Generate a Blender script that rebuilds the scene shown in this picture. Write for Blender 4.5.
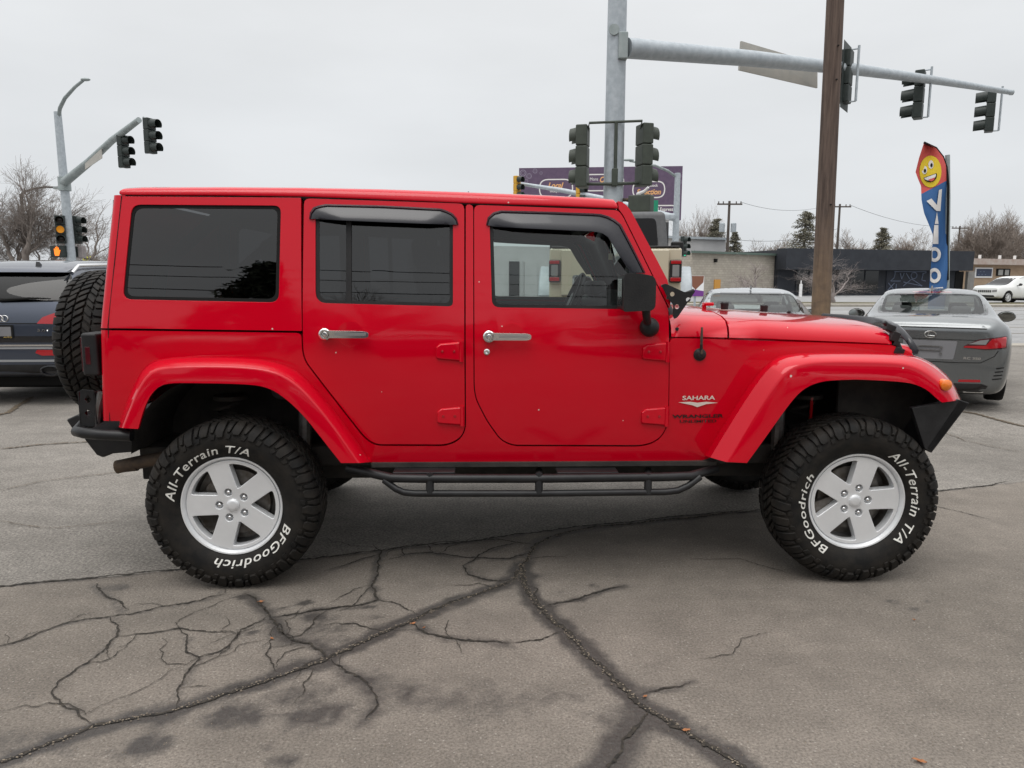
import bpy, bmesh, math, random
from mathutils import Vector, Matrix
from mathutils.bvhtree import BVHTree
C = bpy.context
scene = C.scene
for _o in list(bpy.data.objects): bpy.data.objects.remove(_o)
PI = math.pi
R = math.radians
random.seed(7)

# ------------------------------------------------------------------ camera
FPX, HOR, CH, ROLL = 740.0, 278.0, 1.45, -0.003
PITCH = math.atan((384 - HOR) / FPX)
CAM = Vector((0, 0, CH))
_f = Vector((0, math.cos(PITCH), -math.sin(PITCH)))
_u = Vector((0, math.sin(PITCH), math.cos(PITCH)))
_r = Vector((1, 0, 0))
RT = _r * math.cos(ROLL) - _u * math.sin(ROLL)
UP = _r * math.sin(ROLL) + _u * math.cos(ROLL)
cd = bpy.data.cameras.new('camera')
cam = bpy.data.objects.new('camera', cd)
scene.collection.objects.link(cam)
M = Matrix((RT, UP, -_f)).transposed().to_4x4()
M.translation = CAM
cam.matrix_world = M
cd.sensor_width = 36; cd.lens = FPX * 36 / 1024
cd.clip_start = 0.05; cd.clip_end = 2000
scene.camera = cam

# ------------------------------------------------------------------ world and sun
SUN_EL, SUN_AZ = R(64), R(205)       # azimuth clockwise from +Y
w = bpy.data.worlds.new('World'); scene.world = w; w.use_nodes = True
nt = w.node_tree; nt.nodes.clear()
def wn(t, **k):
    n = nt.nodes.new(t)
    for a, b in k.items(): setattr(n, a, b)
    return n
wo = wn('ShaderNodeOutputWorld'); bg = wn('ShaderNodeBackground')
sky = wn('ShaderNodeTexSky'); sky.sky_type = 'NISHITA'; sky.sun_disc = False
sky.sun_elevation = SUN_EL; sky.sun_rotation = SUN_AZ; sky.air_density = 1.0; sky.dust_density = 4.0
hsv = wn('ShaderNodeHueSaturation'); hsv.inputs['Saturation'].default_value = 0.15; hsv.inputs['Value'].default_value = 0.6
nt.links.new(sky.outputs[0], hsv.inputs['Color'])
geo = wn('ShaderNodeTexCoord'); sep = wn('ShaderNodeSeparateXYZ')
nt.links.new(geo.outputs['Generated'], sep.inputs[0])
ramp = wn('ShaderNodeValToRGB')      # luminance of the overcast layer by elevation
cr = ramp.color_ramp
cr.elements[0].position = 0.0; cr.elements[0].color = (7.6, 7.9, 8.15, 1)
cr.elements[1].position = 1.0; cr.elements[1].color = (24, 24, 24, 1)
e = cr.elements.new(0.20); e.color = (8.0, 8.25, 8.5, 1)
e = cr.elements.new(0.42); e.color = (9.1, 9.25, 9.4, 1)
e = cr.elements.new(0.62); e.color = (13.5, 13.5, 13.6, 1)
nt.links.new(sep.outputs['Z'], ramp.inputs[0])
mp = wn('ShaderNodeMapping'); mp.inputs['Scale'].default_value = (1.2, 1.2, 4)
nz = wn('ShaderNodeTexNoise'); nz.inputs['Scale'].default_value = 1.6; nz.inputs['Detail'].default_value = 5; nz.inputs['Roughness'].default_value = .5
nt.links.new(geo.outputs['Generated'], mp.inputs[0]); nt.links.new(mp.outputs[0], nz.inputs['Vector'])
mr = wn('ShaderNodeMapRange'); mr.inputs[1].default_value = .3; mr.inputs[2].default_value = .7; mr.inputs[3].default_value = .93; mr.inputs[4].default_value = 1.06
nt.links.new(nz.outputs[0], mr.inputs[0])
mul = wn('ShaderNodeMix', data_type='RGBA', blend_type='MULTIPLY'); mul.inputs[0].default_value = 1
nt.links.new(ramp.outputs[0], mul.inputs[6]); nt.links.new(mr.outputs[0], mul.inputs[7])
mix = wn('ShaderNodeMix', data_type='RGBA'); mix.inputs[0].default_value = 0.93
nt.links.new(hsv.outputs[0], mix.inputs[6]); nt.links.new(mul.outputs[2], mix.inputs[7])
nt.links.new(mix.outputs[2], bg.inputs['Color']); bg.inputs['Strength'].default_value = 0.1
nt.links.new(bg.outputs[0], wo.inputs[0])
sl = bpy.data.lights.new('sun', 'SUN'); sl.energy = 1.0; sl.angle = R(35); sl.color = (1, .97, .93)
so = bpy.data.objects.new('sun', sl); scene.collection.objects.link(so)
sd = Vector((math.sin(SUN_AZ) * math.cos(SUN_EL), math.cos(SUN_AZ) * math.cos(SUN_EL), math.sin(SUN_EL)))
so.rotation_euler = sd.to_track_quat('Z', 'Y').to_euler(); so.location = sd * 60
scene.view_settings.view_transform = 'Standard'; scene.view_settings.look = 'None'
scene.view_settings.exposure = 0.0; scene.view_settings.gamma = 1

# ------------------------------------------------------------------ pixel -> place
def ray(px, py):
    return (_f + RT * ((px - 512) / FPX) + UP * ((384 - py) / FPX))
def G(px, py, z=0.0):                 # point on the ground seen at a pixel
    d = ray(px, py); t = (z - CH) / d.z
    return CAM + d * t
def P(px, py, Y):                     # point seen at a pixel, Y metres out
    d = ray(px, py); return CAM + d * (Y / d.y)

# ------------------------------------------------------------------ mesh helpers
def link(name, me, parent=None, kind=None):
    o = bpy.data.objects.new(name, me)
    scene.collection.objects.link(o)
    if parent is not None: o.parent = parent
    if kind: o['kind'] = kind
    return o
def tag(o, label, cat, group=None):
    o['label'] = label; o['category'] = cat
    if group: o['group'] = group
    return o
def thing(name, label, cat, loc=(0, 0, 0), rz=0, group=None):
    o = link(name, None); o.location = loc; o.rotation_euler = (0, 0, rz)
    return tag(o, label, cat, group)
def mk(name, bm, mat, parent=None, smooth=35, bevel=0, seg=2, wn_=True, kind=None, sub=0, recalc=True):
    if recalc: bmesh.ops.recalc_face_normals(bm, faces=bm.faces)
    me = bpy.data.meshes.new(name); bm.to_mesh(me); bm.free()
    for m in (mat if isinstance(mat, (list, tuple)) else [mat]): me.materials.append(m)
    o = link(name, me, parent, kind)
    if smooth:
        me.polygons.foreach_set('use_smooth', [True] * len(me.polygons))
        if not bevel:
            try: me.set_sharp_from_angle(angle=R(smooth))
            except Exception: pass
    if sub:
        md = o.modifiers.new('s', 'SUBSURF'); md.levels = md.render_levels = sub
    if bevel:
        md = o.modifiers.new('b', 'BEVEL'); md.width = bevel; md.segments = seg; md.limit_method = 'ANGLE'; md.angle_limit = R(smooth or 35)
        if wn_:
            md = o.modifiers.new('w', 'WEIGHTED_NORMAL'); md.keep_sharp = False
    return o
def copy_tree(o, parent=None):
    c = o.copy(); scene.collection.objects.link(c); c.parent = parent
    for ch in list(o.children): copy_tree(ch, c)
    return c
def box(bm, c, s, rot=None, mi=0):
    m = Matrix.Translation(c)
    if rot is not None: m = m @ rot
    m = m @ Matrix.Diagonal((s[0], s[1], s[2], 1))
    r = bmesh.ops.create_cube(bm, size=1, matrix=m)
    for v in r['verts']:
        for f in v.link_faces: f.material_index = mi
    return r['verts']
def quad(bm, pts, mi=0):
    f = bm.faces.new([bm.verts.new(p) for p in pts]); f.material_index = mi; return f
def tube(bm, pts, rad, n=10, cap=True, mi=0):
    pts = [Vector(p) for p in pts]
    rads = rad if isinstance(rad, (list, tuple)) else [rad] * len(pts)
    rings = []; prev = None
    for i, p in enumerate(pts):
        a = pts[max(i - 1, 0)]; b = pts[min(i + 1, len(pts) - 1)]
        t = (b - a).normalized()
        if prev is None:
            prev = t.orthogonal().normalized()
        prev = (prev - t * prev.dot(t)).normalized()
        q = t.cross(prev)
        rings.append([bm.verts.new(p + (prev * math.cos(2 * PI * k / n) + q * math.sin(2 * PI * k / n)) * rads[i]) for k in range(n)])
    for i in range(len(rings) - 1):
        for k in range(n):
            f = bm.faces.new((rings[i][k], rings[i][(k + 1) % n], rings[i + 1][(k + 1) % n], rings[i + 1][k])); f.material_index = mi
    if cap:
        for rr in (rings[0][::-1], rings[-1]):
            f = bm.faces.new(rr); f.material_index = mi
def lathe(bm, prof, n=48, axis='Y', c=(0, 0, 0), mi=0, closed=False):
    # prof: list of (a, r) a along the axis
    c = Vector(c); rings = []
    for a, r in prof:
        ring = []
        for k in range(n):
            t = 2 * PI * k / n
            if axis == 'Y': v = Vector((r * math.cos(t), a, r * math.sin(t)))
            elif axis == 'X': v = Vector((a, r * math.cos(t), r * math.sin(t)))
            else: v = Vector((r * math.cos(t), r * math.sin(t), a))
            ring.append(bm.verts.new(c + v))
        rings.append(ring)
    m = len(rings)
    for i in range(m - 1 + (1 if closed else 0)):
        A = rings[i]; B = rings[(i + 1) % m]
        for k in range(n):
            f = bm.faces.new((A[k], A[(k + 1) % n], B[(k + 1) % n], B[k])); f.material_index = mi
    if not closed:
        for rr, (a, r) in ((rings[0], prof[0]), (rings[-1], prof[-1])):
            if r > 1e-4:
                f = bm.faces.new(rr); f.material_index = mi
def rounded(pts, rad, seg=5):
    # polygon with rounded corners; rad a number or a list per corner
    n = len(pts); out = []
    for i in range(n):
        p0, p1, p2 = Vector(pts[i - 1][:2]), Vector(pts[i][:2]), Vector(pts[(i + 1) % n][:2])
        r = rad[i] if isinstance(rad, (list, tuple)) else rad
        if r <= 0: out.append(tuple(p1)); continue
        a = (p0 - p1); b = (p2 - p1)
        l = min(r, a.length * .49, b.length * .49)
        A = p1 + a.normalized() * l; B = p1 + b.normalized() * l
        for k in range(seg + 1):
            t = k / seg
            out.append(tuple(A * (1 - t) ** 2 + p1 * 2 * t * (1 - t) + B * t * t))
    return out
def fill2d(outer, holes=(), axes='xz'):
    bm = bmesh.new(); edges = []
    for loop in [outer] + list(holes):
        vs = [bm.verts.new((p[0], 0, p[1]) if axes == 'xz' else (0, p[0], p[1]) if axes == 'yz' else (p[0], p[1], 0)) for p in loop]
        for i in range(len(vs)): edges.append(bm.edges.new((vs[i], vs[(i + 1) % len(vs)])))
    bmesh.ops.triangle_fill(bm, use_beauty=True, use_dissolve=False, edges=edges)
    return bm
def slice_(bm, axis, lo, hi, step):
    n = Vector((0, 0, 0)); n[axis] = 1
    v = lo + step
    while v < hi:
        co = n * v
        bmesh.ops.bisect_plane(bm, geom=bm.verts[:] + bm.edges[:] + bm.faces[:], dist=1e-6, plane_co=co, plane_no=n)
        v += step
def ext_boundary(bm, vec):
    be = [e for e in bm.edges if e.is_boundary]
    r = bmesh.ops.extrude_edge_only(bm, edges=be)
    vs = [g for g in r['geom'] if isinstance(g, bmesh.types.BMVert)]
    for v in vs: v.co += vec if isinstance(vec, Vector) else vec(v.co)
    return vs
def solid2d(outer, holes=(), axes='xz', depth=.02, both=True):
    bm = fill2d(outer, holes, axes)
    r = bmesh.ops.extrude_face_region(bm, geom=bm.faces[:])
    d = Vector((0, depth, 0)) if axes == 'xz' else Vector((depth, 0, 0)) if axes == 'yz' else Vector((0, 0, depth))
    for g in r['geom']:
        if isinstance(g, bmesh.types.BMVert): g.co += d
    return bm
def bake(o):
    dg = C.evaluated_depsgraph_get(); dg.update()
    me = bpy.data.meshes.new_from_object(o.evaluated_get(dg), depsgraph=dg)
    o.modifiers.clear(); o.data = me
    return o
def text_bm(s, size=1.0, extrude=0, offset=0, shear=0, space=1.0, align='CENTER'):
    cu = bpy.data.curves.new('t', 'FONT'); cu.body = s; cu.size = size; cu.extrude = extrude; cu.offset = offset
    cu.shear = shear; cu.space_character = space; cu.align_x = align; cu.align_y = 'CENTER'; cu.resolution_u = 3
    o = bpy.data.objects.new('t', cu); scene.collection.objects.link(o)
    dg = C.evaluated_depsgraph_get(); dg.update()
    me = bpy.data.meshes.new_from_object(o.evaluated_get(dg), depsgraph=dg)
    bm = bmesh.new(); bm.from_mesh(me)
    bpy.data.objects.remove(o); bpy.data.curves.remove(cu); bpy.data.meshes.remove(me)
    return bm
def fit_text(s, x0, x1, z0, z1, **k):
    # text bmesh stretched to a rectangle in the XY plane
    bm = text_bm(s, **k)
    xs = [v.co.x for v in bm.verts]; ys_ = [v.co.y for v in bm.verts]
    a, b, c, d = min(xs), max(xs), min(ys_), max(ys_)
    for v in bm.verts:
        v.co.x = x0 + (v.co.x - a) / (b - a) * (x1 - x0); v.co.y = z0 + (v.co.y - c) / (d - c) * (z1 - z0)
    return bm

# ------------------------------------------------------------------ materials
def mat(name, col, rough=.5, metal=0, coat=0, spec=.5, trans=0, emit=None, es=0, alpha=1, ior=1.45):
    m = bpy.data.materials.new(name); m.use_nodes = True
    b = m.node_tree.nodes['Principled BSDF']
    b.inputs['Base Color'].default_value = (*col, 1); b.inputs['Roughness'].default_value = rough
    b.inputs['Metallic'].default_value = metal; b.inputs['Coat Weight'].default_value = coat
    b.inputs['Coat Roughness'].default_value = .03; b.inputs['Coat IOR'].default_value = 1.43
    b.inputs['Specular IOR Level'].default_value = spec; b.inputs['Transmission Weight'].default_value = trans
    b.inputs['IOR'].default_value = ior; b.inputs['Alpha'].default_value = alpha
    if emit: b.inputs['Emission Color'].default_value = (*emit, 1); b.inputs['Emission Strength'].default_value = es
    return m
class NT:
    def __init__(s, m): s.m = m; s.t = m.node_tree; s.b = s.t.nodes.get('Principled BSDF')
    def n(s, t, ins=None, **k):
        x = s.t.nodes.new(t)
        for a, b in k.items(): setattr(x, a, b)
        for a, b in (ins or {}).items():
            if isinstance(b, bpy.types.NodeSocket): s.t.links.new(b, x.inputs[a])
            else: x.inputs[a].default_value = b
        return x
    def l(s, a, b): s.t.links.new(a, b)
    def noise(s, scale, detail=4, rough=.55, vec=None, **k):
        ins = {'Scale': scale, 'Detail': detail, 'Roughness': rough}
        if vec is not None: ins['Vector'] = vec
        return s.n('ShaderNodeTexNoise', ins, **k).outputs[0]
    def rng(s, v, a, b, c, d):
        return s.n('ShaderNodeMapRange', {0: v, 1: a, 2: b, 3: c, 4: d}).outputs[0]
    def mix(s, f, a, b, bt='MIX'):
        x = s.t.nodes.new('ShaderNodeMix'); x.data_type = 'RGBA'; x.blend_type = bt
        for i, v in ((0, f), (6, a), (7, b)):
            if isinstance(v, bpy.types.NodeSocket): s.t.links.new(v, x.inputs[i])
            elif i == 0: x.inputs[0].default_value = v
            else: x.inputs[i].default_value = (*v, 1)
        return x.outputs[2]
    def math(s, op, a, b=0.0, c=0.0):
        x = s.t.nodes.new('ShaderNodeMath'); x.operation = op
        for i, v in enumerate((a, b, c)):
            if isinstance(v, bpy.types.NodeSocket): s.t.links.new(v, x.inputs[i])
            else: x.inputs[i].default_value = v
        return x.outputs[0]
    def obj(s): return s.n('ShaderNodeTexCoord').outputs['Object']
    def bump(s, h, dist=.01, strength=.5):
        x = s.n('ShaderNodeBump', {'Height': h, 'Distance': dist, 'Strength': strength}); s.l(x.outputs[0], s.b.inputs['Normal'])
def noisy(name, c0, c1, scale, rough=.7, bump=0, bscale=None, metal=0, detail=6, **k):
    m = mat(name, c0, rough, metal, **k); N = NT(m)
    v = N.obj(); f = N.rng(N.noise(scale, detail, .6, v), .35, .65, 0, 1)
    N.l(N.mix(f, c0, c1), N.b.inputs['Base Color'])
    if bump: N.bump(N.noise(bscale or scale * 4, 5, .6, v), bump, .6)
    return m
def paint(name, col, dirt=.25, flake=0, rough=.32, specks=False):
    m = mat(name, col, rough, coat=1.0, metal=flake, spec=.02 if not flake else .3); N = NT(m); v = N.obj()
    f = N.rng(N.noise(3, 6, .6, v), .45, .8, 0, dirt)
    c = N.mix(f, col, tuple(x * .75 + .04 for x in col))
    if specks:
        vo = N.n('ShaderNodeTexVoronoi', {'Scale': 9.0, 'Vector': v})
        n2 = N.noise(35, 3, .5, v)
        d = N.math('ADD', vo.outputs['Distance'], N.math('MULTIPLY', N.math('SUBTRACT', n2, .5), .12))
        sp = N.math('LESS_THAN', d, .028)
        c = N.mix(sp, c, (.6, .5, .45))
    N.l(c, N.b.inputs['Base Color'])
    N.l(N.rng(N.noise(7, 5, .6, v), .3, .8, .02, .09), N.b.inputs['Coat Roughness'])
    b = N.n('ShaderNodeBump', {'Height': N.noise(2.2, 2, .4, v), 'Distance': .004, 'Strength': .35})
    N.l(b.outputs[0], N.b.inputs['Coat Normal'])
    return m
def glassmat(name, tint, refl=1.0, rough=.0, wob=.0):
    m = bpy.data.materials.new(name); m.use_nodes = True; t = m.node_tree; t.nodes.clear()
    o = t.nodes.new('ShaderNodeOutputMaterial'); tr = t.nodes.new('ShaderNodeBsdfTransparent'); gl = t.nodes.new('ShaderNodeBsdfGlossy')
    mx = t.nodes.new('ShaderNodeMixShader'); fr = t.nodes.new('ShaderNodeFresnel'); fr.inputs[0].default_value = 1.43
    mm = t.nodes.new('ShaderNodeMath'); mm.operation = 'MULTIPLY'; mm.inputs[1].default_value = refl
    tr.inputs[0].default_value = (*tint, 1); gl.inputs['Roughness'].default_value = rough; gl.inputs['Color'].default_value = (1, 1, 1, 1)
    t.links.new(fr.outputs[0], mm.inputs[0]); t.links.new(mm.outputs[0], mx.inputs[0])
    t.links.new(tr.outputs[0], mx.inputs[1]); t.links.new(gl.outputs[0], mx.inputs[2]); t.links.new(mx.outputs[0], o.inputs[0])
    return m
MT = {}
MT['red'] = paint('red_paint', (.55, .0002, .013), .015, specks=True)
MT['black_plastic'] = noisy('black_plastic', (.012, .012, .013), (.022, .021, .021), 6, .45, .002, 120, spec=.35)
MT['black_gloss'] = mat('black_gloss', (.01, .01, .012), .22, coat=.6)
MT['visor'] = mat('smoked_visor', (.012, .012, .017), .25, coat=.3)
MT['gap'] = mat('gap_black', (.004, .004, .004), .9)
MT['trim'] = noisy('interior_trim', (.035, .036, .038), (.05, .05, .052), 9, .7)
MT['seat'] = noisy('seat_cloth', (.05, .05, .053), (.075, .075, .078), 30, .9)
MT['rubber'] = noisy('tyre_rubber', (.006, .006, .007), (.013, .012, .012), 9, .6, .001, 160, spec=.22)
MT['tread'] = noisy('tread_rubber', (.006, .006, .006), (.020, .017, .014), 14, .66, .0012, 130, spec=.28)
MT['letter'] = noisy('white_letter', (.78, .77, .72), (.6, .59, .55), 30, .6)
MT['alloy'] = noisy('silver_alloy', (.80, .81, .82), (.72, .73, .74), 5, .36, metal=.4)
MT['chrome'] = mat('chrome', (.8, .8, .8), .12, 1)
MT['steel'] = noisy('dull_steel', (.2, .2, .2), (.12, .11, .1), 20, .5, metal=.7)
MT['disc'] = noisy('brake_disc', (.18, .17, .16), (.09, .075, .06), 18, .5, metal=.6)
MT['under'] = noisy('underbody', (.018, .017, .016), (.042, .038, .033), 8, .85, .003, 60)
MT['rust'] = noisy('rusty_exhaust', (.13, .09, .06), (.05, .04, .035), 16, .7, .002, 60, metal=.3)
MT['bumper'] = noisy('satin_black_steel', (.010, .010, .011), (.019, .019, .020), 10, .40, .001, 150, spec=.4)
MT['clear'] = glassmat('clear_glass', (.74, .80, .78), 1.6)
MT['tint'] = glassmat('tinted_glass', (.10, .105, .11), 2.1)
MT['carglass'] = glassmat('car_glass', (.74, .80, .77), .7)
MT['tint_car'] = glassmat('dark_car_glass', (.09, .10, .10), 1.0)
MT['lens_red'] = mat('red_lens', (.35, .004, .01), .12, coat=1)
MT['lens_dark'] = mat('dark_red_lens', (.06, .004, .008), .15, coat=1)
MT['amber'] = mat('amber_lens', (.75, .17, .01), .15, coat=1)
MT['lens_clear'] = mat('clear_lens', (.22, .22, .22), .1, coat=1)
MT['white'] = mat('white_paint', (.8, .8, .8), .4)
MT['galv'] = noisy('galvanised_steel', (.34, .38, .41), (.44, .48, .51), 9, .5, metal=.25, detail=8)
MT['galv_dark'] = noisy('weathered_steel', (.25, .29, .29), (.34, .38, .38), 5, .55, metal=.2)

# ================================================================== the red off-road car
YAW = R(1.9)
RIMY = -.885
def jeep_frame():
    c, s = math.cos(YAW), math.sin(YAW)
    X0, Y0 = -1.2987, 3.316
    # (0, RIMY) sits at X0, Y0
    return Vector((X0 + RIMY * s, Y0 - RIMY * c, 0))
JO = jeep_frame()
JC, JS = math.cos(YAW), math.sin(YAW)
def to_local(v):
    d = v - JO; return Vector((d.x * JC + d.y * JS, -d.x * JS + d.y * JC, d.z))
CL = to_local(CAM)
def JY(px, py, y):                    # pixel -> local point on the plane local y
    d = ray(px, py); dl = Vector((d.x * JC + d.y * JS, -d.x * JS + d.y * JC, d.z))
    return CL + dl * ((y - CL.y) / dl.y)
def sm(t): t = max(0, min(1, t)); return t * t * (3 - 2 * t)
XC, XF = 2.10, 3.30
def ysf(x, z):                        # half width of the body side
    if z < 1.17: y = .80 - .05 * (1.17 - z) ** 2 / .45 * 1.3
    else: y = .80 - .095 * ((z - 1.17) / .70) ** 1.25
    if x > XC: y -= .17 * sm((x - XC) / (XF - XC)) if z > .4 else 0
    if z < 1.17: y += .004 * math.exp(-((z - .93) / .03) ** 2) * 0
    return y
def S(px, py, off=0.0):               # pixel -> local point on the body side
    y = -.78
    for _ in range(8):
        p = JY(px, py, y); y = -(ysf(p.x, p.z) + off)
    return JY(px, py, y)
def sxz(pts, off=0.0):
    return [(lambda q: (q.x, q.z))(S(p[0], p[1], off)) for p in pts]

jeep = thing('off_road_car', 'bright red four-door hardtop off-roader with chunky white-lettered tyres filling the middle of the lot', 'car')
jeep.location = JO; jeep.rotation_euler = (0, 0, YAW)

def side_panel(name, pts, holes=(), m='red', depth=.03, off=0.0, parent=jeep, sides=(-1, 1), bevel=.005, label=None, step=.07, px=True):
    out = []
    for s in sides:
        o2 = sxz(pts, off) if px else pts
        h2 = [sxz(h, off) if px else h for h in holes]
        bm = fill2d(o2, h2)
        zs = [p[1] for p in o2]; xs = [p[0] for p in o2]
        slice_(bm, 2, min(zs), max(zs), step); slice_(bm, 0, min(xs), max(xs), .16)
        for v in bm.verts: v.co.y = s * (ysf(v.co.x, v.co.z) + off)
        ext_boundary(bm, Vector((0, -s * depth, 0)))
        o = mk(name, bm, MT[m], parent, bevel=bevel, seg=2)
        if label: o['label'] = label
        out.append(o)
    return out

W_REAR = rounded([(134, 207), (278.5, 208), (276.5, 300), (125, 297)], [9, 7, 9, 9])
W_RD = rounded([(316.5, 212), (452, 217), (452, 305.5), (316.5, 302)], [4, 5, 5, 11])
W_FD = rounded([(490.5, 219), (604, 224), (615, 232), (650, 300), (648, 308.5), (493, 306.5)], [5, 8, 6, 6, 5, 8])
def grow(pts, d):
    cx = sum(p[0] for p in pts) / len(pts); cy = sum(p[1] for p in pts) / len(pts)
    mx = max(abs(p[0] - cx) for p in pts); my = max(abs(p[1] - cy) for p in pts)
    return [(p[0] + d * (p[0] - cx) / mx, p[1] + d * (p[1] - cy) / my) for p in pts]

# body side (tub, pillar, sill, cowl side)
body = mk('body', bmesh.new(), MT['red'], jeep)
tub = [(108.6, 330.3), (301.2, 333), (302, 352), (305, 362), (318.5, 380), (348, 418), (363, 437), (370, 443), (378, 446), (444.5, 446.3), (456, 442.5), (463, 436), (466, 427), (465.8, 204),
       (473.2, 205), (473.6, 388), (475.8, 400), (486.5, 421), (498.5, 438), (505, 443), (514, 446.3), (640, 446.8), (652, 444), (660.5, 438.5), (666, 430), (669, 417), (669.6, 364), (670, 338),
       (700, 338.6), (892, 345), (910, 352), (916, 358), (908, 376), (900, 372), (800, 372), (780, 380), (718, 463.5), (371, 463.5), (318, 404), (290, 375), (270, 368), (170, 367), (152, 377), (130, 421), (110.5, 421)]
side_panel('tub_side', rounded(tub, 5, 3), depth=.05)
side_panel('hardtop_side', rounded([(121.8, 196.3), (301, 197.6), (301.8, 331), (108.4, 328.2)], [1, 1, 1, 1], 2), [grow(W_REAR, 2.5)])
rd = [(304.6, 199), (463.6, 204.2), (464.2, 427), (461.6, 434.5), (455, 440.5), (444.5, 444.2), (378, 444), (371, 441.3), (364.5, 435.8), (349.5, 417), (320.5, 379.5), (306.8, 361.5), (303.8, 351), (303.2, 310)]
circ = lambda cx, cy, r: [(cx + r * math.cos(k * PI / 14), cy + r * math.sin(k * PI / 14)) for k in range(28)]
side_panel('door', rounded(grow(rd, .7), 6, 3), [grow(W_RD, 1), circ(350.4, 334.3, 12.2)])
fd = [(474.8, 205.5), (617.5, 210.8), (622, 216), (659, 291), (668, 309), (668.4, 364), (667.6, 416.5), (664.8, 429), (659.5, 437), (651, 442.3), (640, 444.8), (514.5, 444.4), (506, 441.5), (500, 437), (488.2, 420.5), (477.4, 399.5), (475.3, 388)]
side_panel('door', rounded(grow(fd, .7), 6, 3), [grow(W_FD, 1), circ(511.5, 336.6, 12.2)])
# dark liner behind the gaps, seen also as the inner trim
lin = [(113, 200), (300, 200), (617, 212), (657, 291), (669, 312), (671, 350), (669, 444), (655, 458), (372, 458), (325, 400), (300, 372), (160, 362), (112, 362)]
side_panel('inner_trim', lin, [grow(W_REAR, 5), grow(W_RD, 3), grow(W_FD, 4)], m='gap', off=-.045, depth=.03, bevel=0)
# glass
side_panel('side_window', grow(W_REAR, 3), m='tint', off=-.010, depth=.001, bevel=0)
side_panel('side_window', grow(W_RD, 3), m='tint', off=-.014, depth=.001, bevel=0)
side_panel('side_window', grow(W_FD, 3), m='clear', off=-.014, depth=.001, bevel=0)
# black window frames
side_panel('window_seal', grow(W_RD, 1.5), [grow(W_RD, -2.5)], m='black_plastic', off=-.008, depth=.012, bevel=.002)
side_panel('window_seal', grow(W_FD, 1.5), [grow(W_FD, -2.5)], m='black_plastic', off=-.008, depth=.012, bevel=.002)
side_panel('window_seal', grow(W_REAR, 2.5), [grow(W_REAR, -1.0)], m='gap', off=-.007, depth=.01, bevel=0)
side_panel('window_divider', [(346, 214), (351.5, 214), (351.5, 304), (346, 304)], m='black_plastic', off=-.006, depth=.012, bevel=.002)

# vent visors: a curved lip standing off the door
def visor(outer, inner, side):
    n = 26
    def samp(pl, t):
        L = [0]
        for i in range(1, len(pl)): L.append(L[-1] + math.dist(pl[i], pl[i - 1]))
        d = t * L[-1]
        for i in range(1, len(pl)):
            if d <= L[i] + 1e-9:
                k = (d - L[i - 1]) / (L[i] - L[i - 1]); return (pl[i - 1][0] + k * (pl[i][0] - pl[i - 1][0]), pl[i - 1][1] + k * (pl[i][1] - pl[i - 1][1]))
        return pl[-1]
    bm = bmesh.new(); rows = []
    for i in range(n + 1):
        o = samp(outer, i / n); q = samp(inner, i / n); row = []
        e = min(1, 4 * min(i / n, 1 - i / n) + .35)
        for k, off in ((0, .0005), (.1, .012), (.14, .007), (.3, .012), (.6, .028 * e), (.92, .036 * e), (1, .036 * e), (1.0, .030 * e), (.6, .022 * e), (.1, .002)):
            px = (o[0] + (q[0] - o[0]) * k, o[1] + (q[1] - o[1]) * k)
            p = S(px[0], px[1], off); row.append(bm.verts.new((p.x, side * -p.y, p.z) if side > 0 else (p.x, p.y, p.z)))
        rows.append(row)
    for a, b in zip(rows, rows[1:]):
        for k in range(len(a) - 1): bm.faces.new((a[k], a[k + 1], b[k + 1], b[k]))
    for rr in (rows[0][::-1], rows[-1]):
        try: bm.faces.new(rr)
        except Exception: pass
    mk('window_visor', bm, MT['visor'], jeep, smooth=40)
for s in (-1, 1):
    visor([(309, 219), (309.8, 212), (313.4, 207), (323, 204), (380, 205.3), (442, 208.5), (452, 212.5), (457, 218), (458.6, 224.6)],
          [(318, 219), (318.5, 219), (321, 219.4), (326, 219.7), (380, 222), (440, 224.3), (446, 224.5), (449, 224.6), (450, 224.8)], s)
    visor([(486, 225), (487.2, 218), (491, 213), (500.5, 210.3), (550, 211.6), (600, 213.6), (612, 217), (621, 224), (633, 247), (645.5, 272.5)],
          [(494, 226.5), (495, 226.8), (498, 227), (506, 227.3), (550, 229.5), (594, 231.5), (602, 233), (608, 237), (619, 255), (630.5, 273)], s)

# rear corner and back panel
def back_part(name, pya, pyb, m='red', extra=()):
    bm = bmesh.new(); rows = []
    n = 8
    for i in range(n + 1):
        py = pya + (pyb - pya) * i / n
        px = 121.2 + (107.6 - 121.2) * min(1, (py - 192) / 134) if py < 326 else 107.6 + 2.2 * (py - 326) / 95
        p = S(px, py); yw = ysf(p.x, p.z); row = []
        half = [(0, 0), (-.018, .0015), (-.034, .010), (-.045, .028), (-.05, .055), (-.053, .2), (-.055, .45)]
        for dx, dy in half: row.append(bm.verts.new((p.x + dx, -(yw - dy), p.z)))
        for dx, dy in half[::-1]: row.append(bm.verts.new((p.x + dx, (yw - dy), p.z)))
        rows.append(row)
    for a, b in zip(rows, rows[1:]):
        for k in range(len(a) - 1): bm.faces.new((a[k], a[k + 1], b[k + 1], b[k]))
    ext_boundary(bm, Vector((.02, 0, 0)))
    return mk(name, bm, MT[m], jeep, smooth=50)
back_part('hardtop_back', 195, 328.2)
back_part('tailgate', 330.3, 421)
for s in (-1, 1):
    bm = bmesh.new(); L = [S(x, y, .0005) for x, y in ((121.7, 196), (114.6, 262), (108.0, 326), (108.4, 332), (109.8, 421))]
    tube(bm, [(q.x, s * -q.y if s > 0 else q.y, q.z) for q in L], .0022, 5); mk('corner_seam', bm, MT['gap'], jeep)
p = S(112, 260)
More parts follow.
